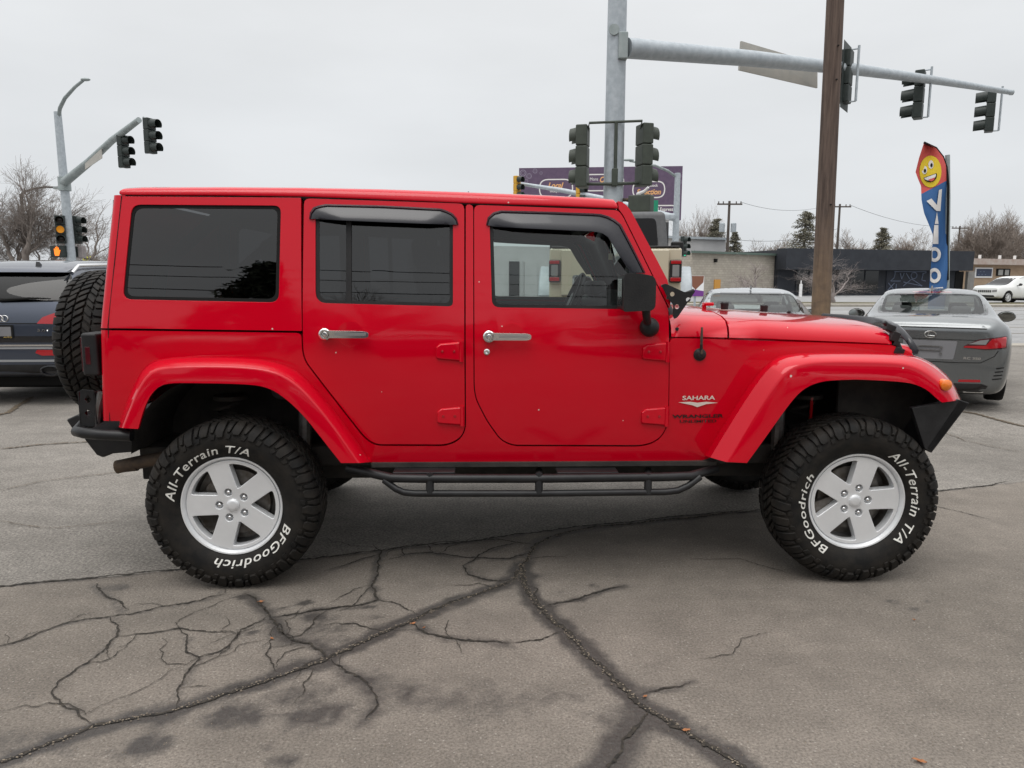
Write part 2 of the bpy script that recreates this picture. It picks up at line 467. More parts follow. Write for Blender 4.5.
bm = bmesh.new(); quad(bm, [(S(119, 212).x - .061, -.5, S(119, 212).z), (S(119, 212).x - .061, .5, S(119, 212).z), (S(110, 320).x - .061, .55, S(110, 320).z), (S(110, 320).x - .061, -.55, S(110, 320).z)])
mk('rear_window', bm, MT['tint'], jeep)

# roof
bm = bmesh.new(); rows = []
st = [(119.5, 194.5, 189.5), (122, 195, 188.2), (140, 195.3, 187.2), (220, 195.5, 187), (300, 196.6, 187.6), (380, 199.6, 189.2), (465, 203.2, 192.2), (550, 206, 195.8), (600, 208, 198.3), (614, 208.6, 199.6), (617.6, 208.8, 203)]
for i, (px, pd, ptp) in enumerate(st):
    a = S(px, pd); b = JY(px, ptp, -.66)
    x = a.x; zt = b.z; zd = a.z; yw = ysf(x, zd)
    e = -.02 if i in (0, len(st) - 1) else 0
    half = [(yw - .02, zd), (yw + .004, zd), (yw + .004, zd + .012), (yw - .002, zd + .6 * (zt - zd)), (yw - .02, zt - .006), (yw - .05, zt), (.35, zt + .012 + e), (0, zt + .016 + e)]
    row = [bm.verts.new((x, -y, z)) for y, z in half] + [bm.verts.new((x, y, z)) for y, z in half[-2::-1]]
    rows.append(row)
for a, b in zip(rows, rows[1:]):
    for k in range(len(a) - 1): bm.faces.new((a[k], a[k + 1], b[k + 1], b[k]))
bm.faces.new(rows[0][::-1]); bm.faces.new(rows[-1])
mk('roof', bm, MT['red'], jeep, smooth=60, bevel=.004)
for s in (-1, 1):                      # shadow under the gutter drawn as a black tube, and roof seam
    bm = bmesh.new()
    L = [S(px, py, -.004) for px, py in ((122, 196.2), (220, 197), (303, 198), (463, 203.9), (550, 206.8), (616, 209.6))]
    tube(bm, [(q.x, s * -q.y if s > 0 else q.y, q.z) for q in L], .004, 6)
    mk('gutter_shadow', bm, MT['gap'], jeep)
bm = bmesh.new(); zr = JY(467, 192, -.66).z; xr = S(467.5, 200).x
box(bm, (xr, 0, zr + .009), (.005, 1.1, .012)); mk('roof_seam', bm, MT['gap'], jeep)

# windscreen frame
pil = [(618.8, 209), (618, 201.2), (622, 202), (626.5, 205.2), (631, 211), (667.5, 280), (671, 300), (669.5, 308), (660.5, 290.5), (623.5, 215.5)]
side_panel('windscreen_frame', pil, depth=.055, bevel=.007, off=0.0)
a = S(621, 204); b = S(664, 285)
bm = bmesh.new(); box(bm, (a.x + .012, 0, a.z - .040), (.045, 1.34, .06)); mk('windscreen_header', bm, MT['red'], jeep, bevel=.012)
bm = bmesh.new(); quad(bm, [(a.x + .03, -.66, a.z - .03), (a.x + .03, .66, a.z - .03), (b.x + .01, .70, b.z - .06), (b.x + .01, -.70, b.z - .06)])
mk('windscreen', bm, MT['clear'], jeep)

# cowl and bonnet
def hood_piece(name, stns, cap=True):
    bm = bmesh.new(); rows = []
    for (px, ps, pc, nb) in stns:
        a = S(px, ps); x = a.x; w_ = ysf(x, a.z) - .004
        c = JY(px, pc, 0.0); zc = CH - (CH - c.z)
        d = zc - a.z
        prof = [(w_ - .02, -.02), (w_, 0), (w_ + .0, .12), (w_ - .012, .38), (w_ - .045, .62), (w_ - .12, .78), (w_ - .26, .90), (w_ * .35, .97), (0, 1)]
        row = [bm.verts.new((x + nb * (1 - (y / w_) ** 2), -y, a.z + f * d)) for y, f in prof] + [bm.verts.new((x + nb * (1 - (y / w_) ** 2), y, a.z + f * d)) for y, f in prof[-2::-1]]
        rows.append(row)
    for a, b in zip(rows, rows[1:]):
        for k in range(len(a) - 1): bm.faces.new((a[k], a[k + 1], b[k + 1], b[k]))
    ext_boundary(bm, Vector((0, 0, -.02)))
    return mk(name, bm, MT['red'], jeep, smooth=50, bevel=.004)
hood_piece('cowl', [(671.5, 336.8, 303, 0), (680, 336.9, 303.6, 0), (700, 337, 304.3, 0), (727.5, 337.6, 305.4, 0)])
hood_piece('bonnet', [(729.5, 337.7, 305.5, 0), (760, 338.6, 308.2, .01), (800, 340.2, 311.2, .02), (836, 341.6, 313.8, .03), (862, 342.6, 315.2, .045), (880, 343.5, 316.8, .06), (888, 344, 318.4, .07), (892, 344.5, 321, .075)])
bm = bmesh.new()
a = S(728.5, 337); box(bm, (a.x, 0, a.z + .03), (.02, 1.4, .05)); mk('bonnet_gap', bm, MT['gap'], jeep)
for pxy in ((724.5, 303.5, -.25), (764, 306, -.1)):     # rubber bonnet bumpers
    q = JY(pxy[0], pxy[1] + 3, pxy[2]); bm = bmesh.new(); lathe(bm, [(-.015, .02), (.018, .022), (.024, .018), (.026, .0001)], 14, 'Z', q); mk('bonnet_bumper', bm, MT['black_plastic'], jeep)
q = JY(708, 304, -.3); bm = bmesh.new(); box(bm, q, (.05, .06, .018)); box(bm, q + Vector((-.02, 0, -.015)), (.02, .03, .03)); mk('washer_nozzle', bm, MT['red'], jeep, bevel=.006)

# bonnet guard (smoked deflector on the bonnet's front edge)
bm = bmesh.new(); rows = []
GU = [(-.605, 917, 350), (-.60, 914, 344), (-.58, 910, 337.5), (-.52, 904, 330.5), (-.42, 898, 324.8), (-.25, 892, 321.8), (0, 883, 318.9), (.25, 867, 316.4), (.45, 846, 314.7), (.60, 823, 313.3)]
for y, px, py in GU:
    q = JY(px, py, y)
    rows.append([bm.verts.new(v) for v in ((q.x, y, q.z), (q.x + .010, y, q.z - .004), (q.x + .004, y, q.z - (.020 if y < -.3 else .045)), (q.x - .016, y, q.z - (.026 if y < -.3 else .05)), (q.x - .012, y, q.z - .010))])
for a, b in zip(rows, rows[1:]):
    for k in range(5): bm.faces.new((a[k], a[(k + 1) % 5], b[(k + 1) % 5], b[k]))
bm.faces.new(rows[0][::-1]); bm.faces.new(rows[-1])
mk('bonnet_guard', bm, MT['visor'], jeep, smooth=50)

# grille with slots and headlights
gx = S(905, 350).x; gz0 = .62; gz1 = S(905, 350).z + .02
holes = []
for k in range(-3, 4): holes.append(rounded([(k * .105 - .033, .74), (k * .105 + .033, .74), (k * .105 + .033, 1.05), (k * .105 - .033, 1.05)], .02))
for s in (-1, 1): holes.append([(s * .49 + .095 * math.cos(t * PI / 12), .96 + .095 * math.sin(t * PI / 12)) for t in range(24)])
bm = solid2d(rounded([(-.62, gz0), (.62, gz0), (.61, gz1), (-.61, gz1)], .06), holes, 'yz', .05)
for v in bm.verts: v.co.x += gx + .05 * (1 - (v.co.y / .62) ** 2)
gr = mk('grille', bm, MT['red'], jeep, bevel=.006)
bm = bmesh.new(); box(bm, (gx - .02, 0, .85), (.02, 1.15, .45)); mk('radiator', bm, MT['gap'], gr)
for s in (-1, 1):
    bm = bmesh.new(); lathe(bm, [(-.03, .09), (.03, .092), (.055, .06), (.062, .0001)], 28, 'X', (gx, s * .49, .96)); mk('headlight', bm, MT['lens_clear'], jeep)

# fender tops that carry the flares forward of the cowl
def strip(rows_pts, m, name, parent=jeep, smooth=45, bevel=0, sides=(-1, 1), closed=False, label=None):
    for s in sides:
        bm = bmesh.new(); R_ = [[bm.verts.new((p[0], p[1] * (1 if s < 0 else -1), p[2])) for p in row] for row in rows_pts]
        for a, b in zip(R_, R_[1:]):
            n = len(a)
            for k in range(n if closed else n - 1):
                bm.faces.new((a[k], a[(k + 1) % n], b[(k + 1) % n], b[k]))
        if closed: bm.faces.new(R_[0][::-1]); bm.faces.new(R_[-1])
        mk(name, bm, MT[m], parent, smooth=smooth, bevel=bevel)
def resamp(pl, n):
    L = [0]
    for i in range(1, len(pl)): L.append(L[-1] + math.dist(pl[i], pl[i - 1]))
    out = []
    for j in range(n):
        d = L[-1] * j / (n - 1)
        for i in range(1, len(pl)):
            if d <= L[i] + 1e-9:
                k = (d - L[i - 1]) / (L[i] - L[i - 1]); out.append((pl[i - 1][0] + k * (pl[i][0] - pl[i - 1][0]), pl[i - 1][1] + k * (pl[i][1] - pl[i - 1][1]))); break
    return out
def smooth_pl(pl, it=2):
    for _ in range(it):
        q = [pl[0]]
        for a, b in zip(pl, pl[1:]):
            q += [(a[0] * .75 + b[0] * .25, a[1] * .75 + b[1] * .25), (a[0] * .25 + b[0] * .75, a[1] * .25 + b[1] * .75)]
        q.append(pl[-1]); pl = q
    return pl
def flare(name, outer, inner, ridge, yo):
    # outer: line against the body, ridge: crease, inner: lower lip; matched control points
    n = 46
    o = resamp(smooth_pl(outer, 3), n); q = resamp(smooth_pl(inner, 3), n); r = resamp(smooth_pl(ridge, 3), n)
    rows = []
    for a, b, c in zip(o, r, q):
        A = S(a[0], a[1], .002)
        B0 = JY(a[0] * .75 + b[0] * .25, a[1] * .75 + b[1] * .25, yo + .055)
        B = JY(b[0], b[1], yo + .012); B2 = JY(b[0] * .85 + c[0] * .15, b[1] * .85 + c[1] * .15, yo + .002)
        Cc = JY(c[0], c[1], yo)
        D = Cc + Vector((0, .012, 0)); E_ = Vector((Cc.x, yo + .03, Cc.z + .012))
        rows.append([A + Vector((0, .03, 0)), A, B0, B, B2, Cc, D, E_, Vector((A.x, A.y + .03, Cc.z * .5 + A.z * .5))])
    strip(rows, 'red', name, smooth=58, bevel=.006, closed=True)
flare('wheel_flare',
      [(118, 427), (123, 409), (134, 382.5), (146, 364), (162.5, 358), (200, 356.6), (250, 357.5), (281, 363), (302, 374), (320, 393), (347, 427), (371, 462)],
      [(138, 429), (143.7, 408.7), (151, 393.7), (161, 384.6), (175, 383), (184.5, 383), (249, 384), (270.5, 388), (290, 402), (307, 419.5), (322, 439), (341, 463)],
      [(122, 428), (129, 410), (139, 386), (150, 371), (166, 366.5), (200, 365), (248, 366), (277, 371), (297, 383), (316, 403), (338, 431), (360, 463)], -.925)
flare('wheel_flare',
      [(705, 456), (730, 415), (755.5, 376), (773, 358.5), (790, 353.5), (826, 352), (896, 352.7), (914, 355), (931, 361.5), (949, 376), (956, 388), (961, 400)],
      [(747, 463), (766, 437), (790, 403), (804, 388), (822, 381), (845, 379.8), (861, 379.5), (900, 381.6), (915, 384), (928, 390), (936, 398), (942, 402.5)],
      [(726, 462), (748, 425), (771, 388), (785, 370), (800, 362.5), (826, 360), (890, 361), (909, 363.5), (924, 370), (941, 383), (949, 392), (954, 401)], -.925)
# side marker
q = JY(946, 385, -.925)
for s in (-1, 1):
    bm = bmesh.new(); lathe(bm, [(-.02, .026), (.006, .026), (.016, .016), (.018, .0001)] if s > 0 else [(.03, .026), (-.006, .026), (-.014, .016), (-.016, .0001)], 20, 'Y', (q.x, s * .925, q.z)); mk('side_marker', bm, MT['amber'], jeep)

# wheel wells, floor, chassis
for s in (-1, 1):
    for xc, r0, y0 in ((0, .50, .30), (2.947, .50, .30)):
        bm = bmesh.new(); n = 14
        va = []; vb = []
        for k in range(n + 1):
            t = PI * k / n
            x = xc + r0 * 1.0 * math.cos(t) * (1 if xc == 0 else .95); z = .62 + .39 * math.sin(t)
            va.append(bm.verts.new((x, s * .765 if xc == 0 else s * .62, z))); vb.append(bm.verts.new((x, s * y0, z)))
        for k in range(n): bm.faces.new((va[k], va[k + 1], vb[k + 1], vb[k]))
        bm.faces.new(vb)
        mk('wheel_well', bm, MT['under'], jeep)
bm = bmesh.new()
box(bm, (1.45, 0, .56), (4.0, 1.16, .10)); box(bm, (1.48, 0, .60), (1.75, 1.48, .10))
mk('floor_pan', bm, MT['under'], jeep, bevel=.01)
ch = bmesh.new()
for s in (-1, 1): box(ch, (1.45, s * .42, .47), (4.1, .07, .12))
for x in (-.5, .7, 1.5, 2.3, 3.3): box(ch, (x, 0, .47), (.07, .84, .09))
box(ch, (1.3, .1, .42), (.9, .4, .12))
mk('chassis_frame', ch, MT['under'], jeep, bevel=.008)
for x in (0, 2.947):
    bm = bmesh.new(); tube(bm, [(x, -.68, .398), (x, .68, .398)], .042, 12); lathe(bm, [(-.13, .03), (-.09, .1), (0, .125), (.09, .1), (.13, .03)], 18, 'X', (x, -.1 if x == 0 else .2, .398))
    mk('axle', bm, MT['under'], jeep)
    for s in (-1, 1):
        bm = bmesh.new(); xs_ = x - .13
        pts = [(xs_ + .06 * math.cos(t * .8), s * .5 + .06 * math.sin(t * .8), .45 + .012 * t) for t in range(34)]
        tube(bm, pts, .009, 6); tube(bm, [(xs_ + .02, s * .5, .86), (xs_ + .02, s * .5, .84)], .085, 14); mk('coil_spring', bm, MT['under'], jeep)
        bm = bmesh.new(); xx = x - .27 if x else x + .25
        if x > 1: xx = x - .30
        tube(bm, [(xx, s * .60, .38), (xx + .02, s * .58, .62)], .026, 10); tube(bm, [(xx + .02, s * .58, .60), (xx + .03, s * .56, .90)], .032, 10)
        mk('shock_absorber', bm, MT['steel'], jeep)
bm = bmesh.new(); q = JY(808, 393, -.56); box(bm, q + Vector((.012, -.02, -.10)), (.012, .01, .16)); mk('shock_sleeve', bm, MT['lens_red'], jeep)
for s in (-1,):
    bm = bmesh.new(); q = JY(878, 400, -.45); lathe(bm, [(-.05, .05), (0, .055), (.05, .045)], 16, 'Z', q); q = JY(903, 402, -.5); tube(bm, [q + Vector((-.12, 0, 0)), q, q + Vector((.02, 0, .06))], .018, 8); mk('tow_hook', bm, MT['lens_red'], jeep)
for s in (-1, 1):
    bm = bmesh.new(); box(bm, (3.18, s * .655, .80), (.50, .02, .36)); mk('inner_fender', bm, MT['under'], jeep)
bm = bmesh.new(); box(bm, (2.75, 0, .78), (.75, .55, .40)); mk('engine', bm, MT['under'], jeep, bevel=.03)
# exhaust
bm = bmesh.new(); a = JY(117, 467, -.58); b = JY(150, 460, -.58)
tube(bm, [a, b, b + Vector((.35, .02, .05)), b + Vector((1.2, .05, .02))], .034, 14, cap=False); tube(bm, [a + Vector((.001, 0, 0)), a + Vector((.1, 0, .01))], .03, 14)
mk('exhaust_pipe', bm, MT['rust'], jeep)

# side steps
for s in (-1, 1):
    def Q(px, py, y):
        q = JY(px, py, y); return Vector((q.x, y if s < 0 else -y, q.z))
    bm = bmesh.new()
    tube(bm, [Q(348, 469, -.76), Q(370, 473, -.82), Q(392, 478, -.87), Q(420, 478.5, -.875), Q(540, 478.5, -.875), Q(662, 477, -.875), Q(690, 476, -.87), Q(704, 472, -.82), Q(716, 469, -.76)], .021, 14)
    st_ = mk('side_step', bm, MT['bumper'], jeep, smooth=60)
    bm = bmesh.new()
    tube(bm, [Q(384, 480, -.86), Q(396, 489, -.88), Q(404, 492.5, -.885), Q(415, 493.5, -.885), Q(540, 493.5, -.885), Q(665, 492, -.885), Q(678, 490.5, -.885), Q(688, 486, -.88), Q(700, 477, -.86)], .016, 12)
    mk('lower_rail', bm, MT['bumper'], st_, smooth=60)
    for px in (430, 539, 648):
        bm = bmesh.new(); tube(bm, [Q(px, 474, -.872), Q(px, 494, -.886)], .019, 10); tube(bm, [Q(px, 476, -.87), Q(px, 470, -.5)], .018, 8); mk('strut', bm, MT['bumper'], st_)
    for px0, px1 in ((393, 455), (557, 618)):
        bm = bmesh.new(); a = Q(px0, 470.5, -.84); b = Q(px1, 470.5, -.84); box(bm, (a + b) / 2 + Vector((0, (.03 if s < 0 else -.03), -.01)), (b.x - a.x, .09, .012)); mk('tread_plate', bm, MT['bumper'], st_, bevel=.003)
for s in (-1, 1):
    bm = bmesh.new(); a = S(372, 463); b = S(714, 463)
    box(bm, ((a.x + b.x) / 2, s * .755, a.z - .006), (b.x - a.x, .03, .02))
    mk('sill_rail', bm, MT['under'], jeep)

# front bumper
def T2(px, py, y): q = JY(px, py, y); return (q.x, q.z)
pf = [T2(912, 408, -.90), T2(959, 399.5, -.90), T2(969.5, 403, -.90), T2(931.5, 453, -.90), T2(925, 449, -.90)]
bm = solid2d(pf, (), 'xz', .03)
for v in bm.verts: v.co.y -= .90
bm2 = bmesh.new()
fb = mk('front_bumper', bm, MT['bumper'], jeep, bevel=.003)
xa, za = pf[1]; xb, zb = pf[2]; xc_, zc_ = pf[3]
bm = bmesh.new()
sec = [(xa - .01, za), (xb, zb - .01), (xc_, zc_), (xc_ - .06, zc_ + .01), (xa - .16, za - .12), (xa - .14, za)]
va = [bm.verts.new((x, -.60, z)) for x, z in sec]; vb = [bm.verts.new((x, .60, z)) for x, z in sec]
for k in range(6): bm.faces.new((va[k], va[(k + 1) % 6], vb[(k + 1) % 6], vb[k]))
bm.faces.new(va[::-1]); bm.faces.new(vb)
# outer wings: the face plate only
for s in (-1, 1):
    y0, y1 = s * .60, s * .90
    P4 = [(xa, za), (xb, zb), (xc_, zc_), (xc_ - .03, zc_ + .02)]
    a_ = [bm.verts.new((x, y0, z)) for x, z in P4]; b_ = [bm.verts.new((x, y1, z)) for x, z in P4]
    for k in range(4): bm.faces.new((a_[k], a_[(k + 1) % 4], b_[(k + 1) % 4], b_[k]))
    bm.faces.new(a_[::-1]); bm.faces.new(b_)
mk('bumper_beam', bm, MT['bumper'], fb, bevel=.005)
bm = solid2d(pf, (), 'xz', .03)
for v in bm.verts: v.co.y += .87
mk('bumper_end', bm, MT['bumper'], fb, bevel=.003)

# rear bumper
bm = bmesh.new()
pr = [T2(79, 432, -.74), T2(130, 432, -.74), T2(134, 453, -.74), T2(110, 455, -.74), T2(100, 459, -.74), T2(94, 456.5, -.74), T2(82, 441, -.74)]
va = [bm.verts.new((x, -.72, z)) for x, z in pr]; vb = [bm.verts.new((x, .72, z)) for x, z in pr]; n = len(pr)
for k in range(n): bm.faces.new((va[k], va[(k + 1) % n], vb[(k + 1) % n], vb[k]))
bm.faces.new(va[::-1]); bm.faces.new(vb)
rb = mk('rear_bumper', bm, MT['bumper'], jeep, bevel=.01)
bm = bmesh.new(); L = [JY(132, 436, -.80), JY(100, 434.5, -.80), JY(84, 433, -.80), JY(77, 431.5, -.76)]
L += [Vector((L[-1].x - .04, -.60, L[-1].z + .02)), Vector((L[-1].x - .05, 0, L[-1].z + .03))]
tube(bm, L + [Vector((v.x, -v.y, v.z)) for v in L[-2::-1]], .026, 12); mk('bumper_tube', bm, MT['bumper'], rb, smooth=60)
bm = bmesh.new(); a = JY(68, 419, -.60); b = JY(80, 413.5, -.60); c = JY(78, 434, -.60); d = JY(100, 427, -.6)
pp = [(a.x, a.z), (b.x, b.z), (d.x, d.z), (c.x + .02, c.z), (c.x, c.z)]
va = [bm.verts.new((x, -.62, z)) for x, z in pp]; vb = [bm.verts.new((x, .62, z)) for x, z in pp]; n = len(pp)
for k in range(n): bm.faces.new((va[k], va[(k + 1) % n], vb[(k + 1) % n], vb[k]))
bm.faces.new(va[::-1]); bm.faces.new(vb)
mk('bumper_step', bm, MT['bumper'], rb, bevel=.008)
dm = lambda cx, cy, r: [T2(cx - r * .8, cy, -.76), T2(cx, cy - r, -.76), T2(cx + r * .8, cy, -.76), T2(cx, cy + r, -.76)]
bo = rounded([T2(79.7, 389.5, -.76), T2(94.5, 390.5, -.76), T2(94.5, 426.5, -.76), T2(80, 426.5, -.76)], .012)
for s in (-1, 1):
    bm = solid2d(bo, [dm(88, 399.5, 4.4), dm(88, 413.2, 4.4)], 'xz', .006)
    bo2 = [(min(p[0] for p in bo), 0), (max(p[0] for p in bo), 0)]
    z0 = min(p[1] for p in bo); z1 = max(p[1] for p in bo)
    for k in (0, 1): box(bm, (bo2[k][0] + (.003 if k == 0 else -.003), .03, (z0 + z1) / 2), (.006, .06, z1 - z0 - .02))
    for v in bm.verts: v.co.y = v.co.y - .76 if s < 0 else .76 - v.co.y
    mk('bumper_bracket', bm, MT['bumper'], rb, bevel=.002)
bm = bmesh.new(); q = JY(98, 405, -.74); q2 = JY(96, 424, -.74); tube(bm, [q + Vector((.02, 0, .06)), q, q2], .018, 8); mk('light_guard', bm, MT['steel'], rb)
# tail lights
for s in (-1, 1):
    a = JY(80.5, 333, -.77); b = JY(100, 376, -.77)
    bm = bmesh.new(); box(bm, ((a.x + b.x) / 2, s * .715, (a.z + b.z) / 2), (b.x - a.x, .13, a.z - b.z)); tl = mk('tail_light', bm, MT['black_plastic'], jeep, bevel=.014, seg=3)
    a2 = JY(84.8, 347, -.78); b2 = JY(91, 364.5, -.78)
    bm = bmesh.new(); box(bm, ((a2.x + b2.x) / 2, s * .779, (a2.z + b2.z) / 2), (b2.x - a2.x, .006, a2.z - b2.z)); mk('reflector', bm, MT['lens_dark'], tl, bevel=.001)
    bm = bmesh.new(); box(bm, (a.x - .003, s * .715, (a.z + b.z) / 2), (.01, .10, (a.z - b.z) * .8)); mk('lens', bm, MT['lens_dark'], tl, bevel=.002)

# door handles
MT['silver_inlay'] = mat('brushed_chrome', (.62, .62, .62), .28, 1)
def handle(px, py, ln, lock):
    for s in (-1, 1):
        q = S(px, py, .016)
        def V(dx, dz, dy=0): return Vector((q.x + dx, s * (-q.y + dy), q.z + dz))
        bm = bmesh.new()
        pts = rounded([(-.004, -.017), (.03, -.017), (ln - .02, -.016), (ln, -.010), (ln, .010), (ln - .02, .016), (.03, .017), (-.004, .017)], .008)
        b2 = solid2d(pts, (), 'xz', .012)
        for v in b2.verts: v.co = V(v.co.x, v.co.z - .002 * v.co.x / ln, (v.co.y + .012 if True else 0))
        h = mk('door_handle', b2, MT['chrome'], jeep, bevel=.004, seg=3)
        bm = bmesh.new(); c = V(0, 0, -.01)
        lathe(bm, [(0, .027), (-s * -.03, .027), (s * .034, .022), (s * .034, .016), (s * .030, .015), (s * .036, .010), (s * .037, .0001)], 22, 'Y', c); mk('handle_button', bm, MT['chrome'], h)
        bm = bmesh.new(); g = solid2d(rounded([(.045, -.007), (ln - .012, -.006), (ln - .012, .006), (.045, .007)], .004), (), 'xz', .002)
        for v in g.verts: v.co = V(v.co.x, v.co.z, v.co.y + .0245)
        mk('handle_inlay', g, MT['silver_inlay'], h)
        # bowl pressed into the door behind the handle
        bm = bmesh.new(); cc = S(350.4 if px < 400 else 511.5, 334.3 if px < 400 else 336.6, 0)
        prof = [(-.001, .0605), (-.012, .0585), (-.026, .053), (-.036, .042), (-.041, .022), (-.042, .0001)]
        c2 = Vector((cc.x, s * -cc.y, cc.z))
        lathe(bm, [(s * a, r) for a, r in prof], 28, 'Y', c2); mk('handle_bowl', bm, MT['red'], h, smooth=60)
        if lock:
            bm = bmesh.new(); k = S(lock[0], lock[1], .0)
            lathe(bm, [(0, .015), (s * .006, .014), (s * .008, .009), (s * .006, .0001)], 16, 'Y', (k.x, s * -k.y, k.z)); mk('door_lock', bm, MT['chrome'], jeep)
handle(325.5, 334, .20, None)
handle(489, 336.3, .195, (486.8, 351.8))
# hinges
for (px, py) in ((436, 351), (437, 415.5), (642, 351.5), (641, 415.8)):
    for s in (-1, 1):
        a = S(px, py, 0); b = S(px + 27, py, 0)
        bm = solid2d([(a.x, a.z - .033), (a.x + .006, a.z - .04), (b.x - .015, a.z - .05), (b.x - .015, a.z + .045), (a.x + .02, a.z + .036), (a.x, a.z + .02)], (), 'xz', .012)
        yy = -a.y
        for v in bm.verts:
            if v.co.y < .005 : v.co.x = a.x + (v.co.x - a.x) * .96 + .003; v.co.z = a.z + (v.co.z - a.z) * .82
            v.co.y = s * (yy + .012 - v.co.y)
        hg = mk('door_hinge', bm, MT['red'], jeep, bevel=.003)
        bm = bmesh.new(); tube(bm, [(b.x - .008, s * (yy + .006), a.z - .05), (b.x - .008, s * (yy + .006), a.z + .046)], .010, 10); mk('hinge_pin', bm, MT['red'], hg)
        for k in (.03, .085):
            bm = bmesh.new(); lathe(bm, [(0, .006), (s * .004, .006), (s * .005, .0001)], 8, 'Y', (a.x + k, s * (yy + .012), a.z)); mk('bolt', bm, MT['lens_red'], hg)

# door mirrors
for s in (-1, 1):
    a = JY(624.5, 273, -1.0); b = JY(655.5, 312, -1.0)
    cx, cz = (a.x + b.x) / 2, (a.z + b.z) / 2; hw, hh = (b.x - a.x) / 2, (a.z - b.z) / 2
    pts = rounded([(cx - hw, cz - hh), (cx + hw, cz - hh * .93), (cx + hw, cz + hh * .85), (cx - hw * .3, cz + hh), (cx - hw, cz + hh * .98)], [.012, .03, .035, .03, .02])
    bm = solid2d(pts, (), 'xz', .20)
    for v in bm.verts:
        t = v.co.y / .20
        if t > .5: v.co.x = cx - hw + (v.co.x - cx + hw) * .8; v.co.z = cz + (v.co.z - cz) * .9
        v.co.y = -s * 0 + (s * (1.0 - v.co.y * .85))
    dmr = mk('door_mirror', bm, MT['black_plastic'], jeep, bevel=.02, seg=4, smooth=30)
    bm = bmesh.new(); box(bm, (cx - hw - .001, s * .91, cz), (.004, .10, hh * 1.4)); mk('mirror_glass', bm, MT['black_gloss'], dmr)
    q = S(649, 327, .01); st1 = JY(647.5, 322, -.86); st0 = JY(647.5, 309, -.95)
    bm = bmesh.new(); tube(bm, [(st0.x, s * .93, st0.z + .02), (st0.x, s * .925, st0.z - .02), (st1.x, s * .86, st1.z)], .019, 12)
    r = bmesh.ops.create_uvsphere(bm, u_segments=20, v_segments=12, radius=.046, matrix=Matrix.Translation((q.x, s * (-q.y + .01), q.z)))
    mk('mirror_arm', bm, MT['black_plastic'], dmr, smooth=60)

# hinge bracket at the windscreen foot
def Bp(px, py): q = S(px, py, .012); return (q.x, q.z)
for s in (-1, 1):
    hol = [[(lambda c: (c[0] + .011 * math.cos(t), c[1] + .011 * math.sin(t)))(Bp(cx, cy)) for t in [k * PI / 6 for k in range(12)]] for cx, cy in ((671, 294), (676, 306.5), (687, 299.5))]
    bm = solid2d(rounded([Bp(660, 285), Bp(664, 283.5), Bp(683, 292), Bp(694, 290.5), Bp(692.5, 293), Bp(677, 317), Bp(673.5, 319), Bp(672, 315), Bp(672.5, 305), Bp(666, 297)], [.006] * 10, 3), hol, 'xz', .007)
    for v in bm.verts: v.co.y = s * (.80 + .018 - v.co.y - .17 * sm((v.co.x - XC) / (XF - XC)))
    br = mk('windscreen_bracket', bm, MT['bumper'], jeep, bevel=.0015)
    a = S(669, 300.5, .02); b = S(694, 290.5, .03); bm = bmesh.new(); tube(bm, [(a.x, s * -a.y, a.z), (b.x, s * -b.y, b.z)], .009, 8); mk('bracket_rib', bm, MT['bumper'], br)
    for px, py in ((662.5, 286), (667.5, 298), (674.5, 315.5)):
        q = S(px, py, .018); bm = bmesh.new(); lathe(bm, [(0, .008), (s * .006, .007), (s * .007, .0001)], 8, 'Y', (q.x, s * -q.y, q.z)); mk('bolt', bm, MT['steel'], br)
    q = S(677, 329, .0); bm = bmesh.new(); lathe(bm, [(0, .009), (s * .004, .008), (s * .005, .0001)], 12, 'Y', (q.x, s * (-q.y), q.z)); mk('plug', bm, MT['black_plastic'], jeep)
# aerial stub
q = S(699.6, 354.5, 0); bm = bmesh.new(); lathe(bm, [(.01, .03), (-.006, .03), (-.012, .018), (-.02, .014), (-.022, .0001)], 18, 'Y', q)
tube(bm, [q + Vector((.004, -.018, 0)), q + Vector((0, -.022, .05))], .007, 8); an = mk('aerial', bm, MT['black_plastic'], jeep)
bm = bmesh.new(); tube(bm, [q + Vector((.003, -.0205, .005)), q + Vector((0, -.022, .075)), q + Vector((0, -.022, .13))], [.006, .0065, .005], 8); mk('aerial_stub', bm, MT['rust'], an)
# bonnet latches
for s in (-1, 1):
    q0 = S(889, 327, .0); q1 = S(898, 351, .012)
    y0 = -.60
    a = JY(889.5, 328, y0); b = JY(894, 339, y0 - .02); c = JY(898, 351, y0 - .02)
    bm = bmesh.new()
    for (p_, sx, sz) in ((a, .05, .035), (b + Vector((.0, 0, .012)), .042, .05), (b + Vector((.008, 0, -.02)), .03, .03), (c, .05, .036)):
        box(bm, (p_.x, s * -p_.y, p_.z), (sx, .035, sz), Matrix.Rotation(R(20), 4, 'Y'))
    tube(bm, [(a.x - .03, s * (-a.y), a.z + .03), (a.x + .01, s * -a.y, a.z - .005), (c.x + .01, s * (-c.y + .01), c.z)], .012, 8)
    mk('bonnet_latch', bm, MT['black_plastic'], jeep, bevel=.005)

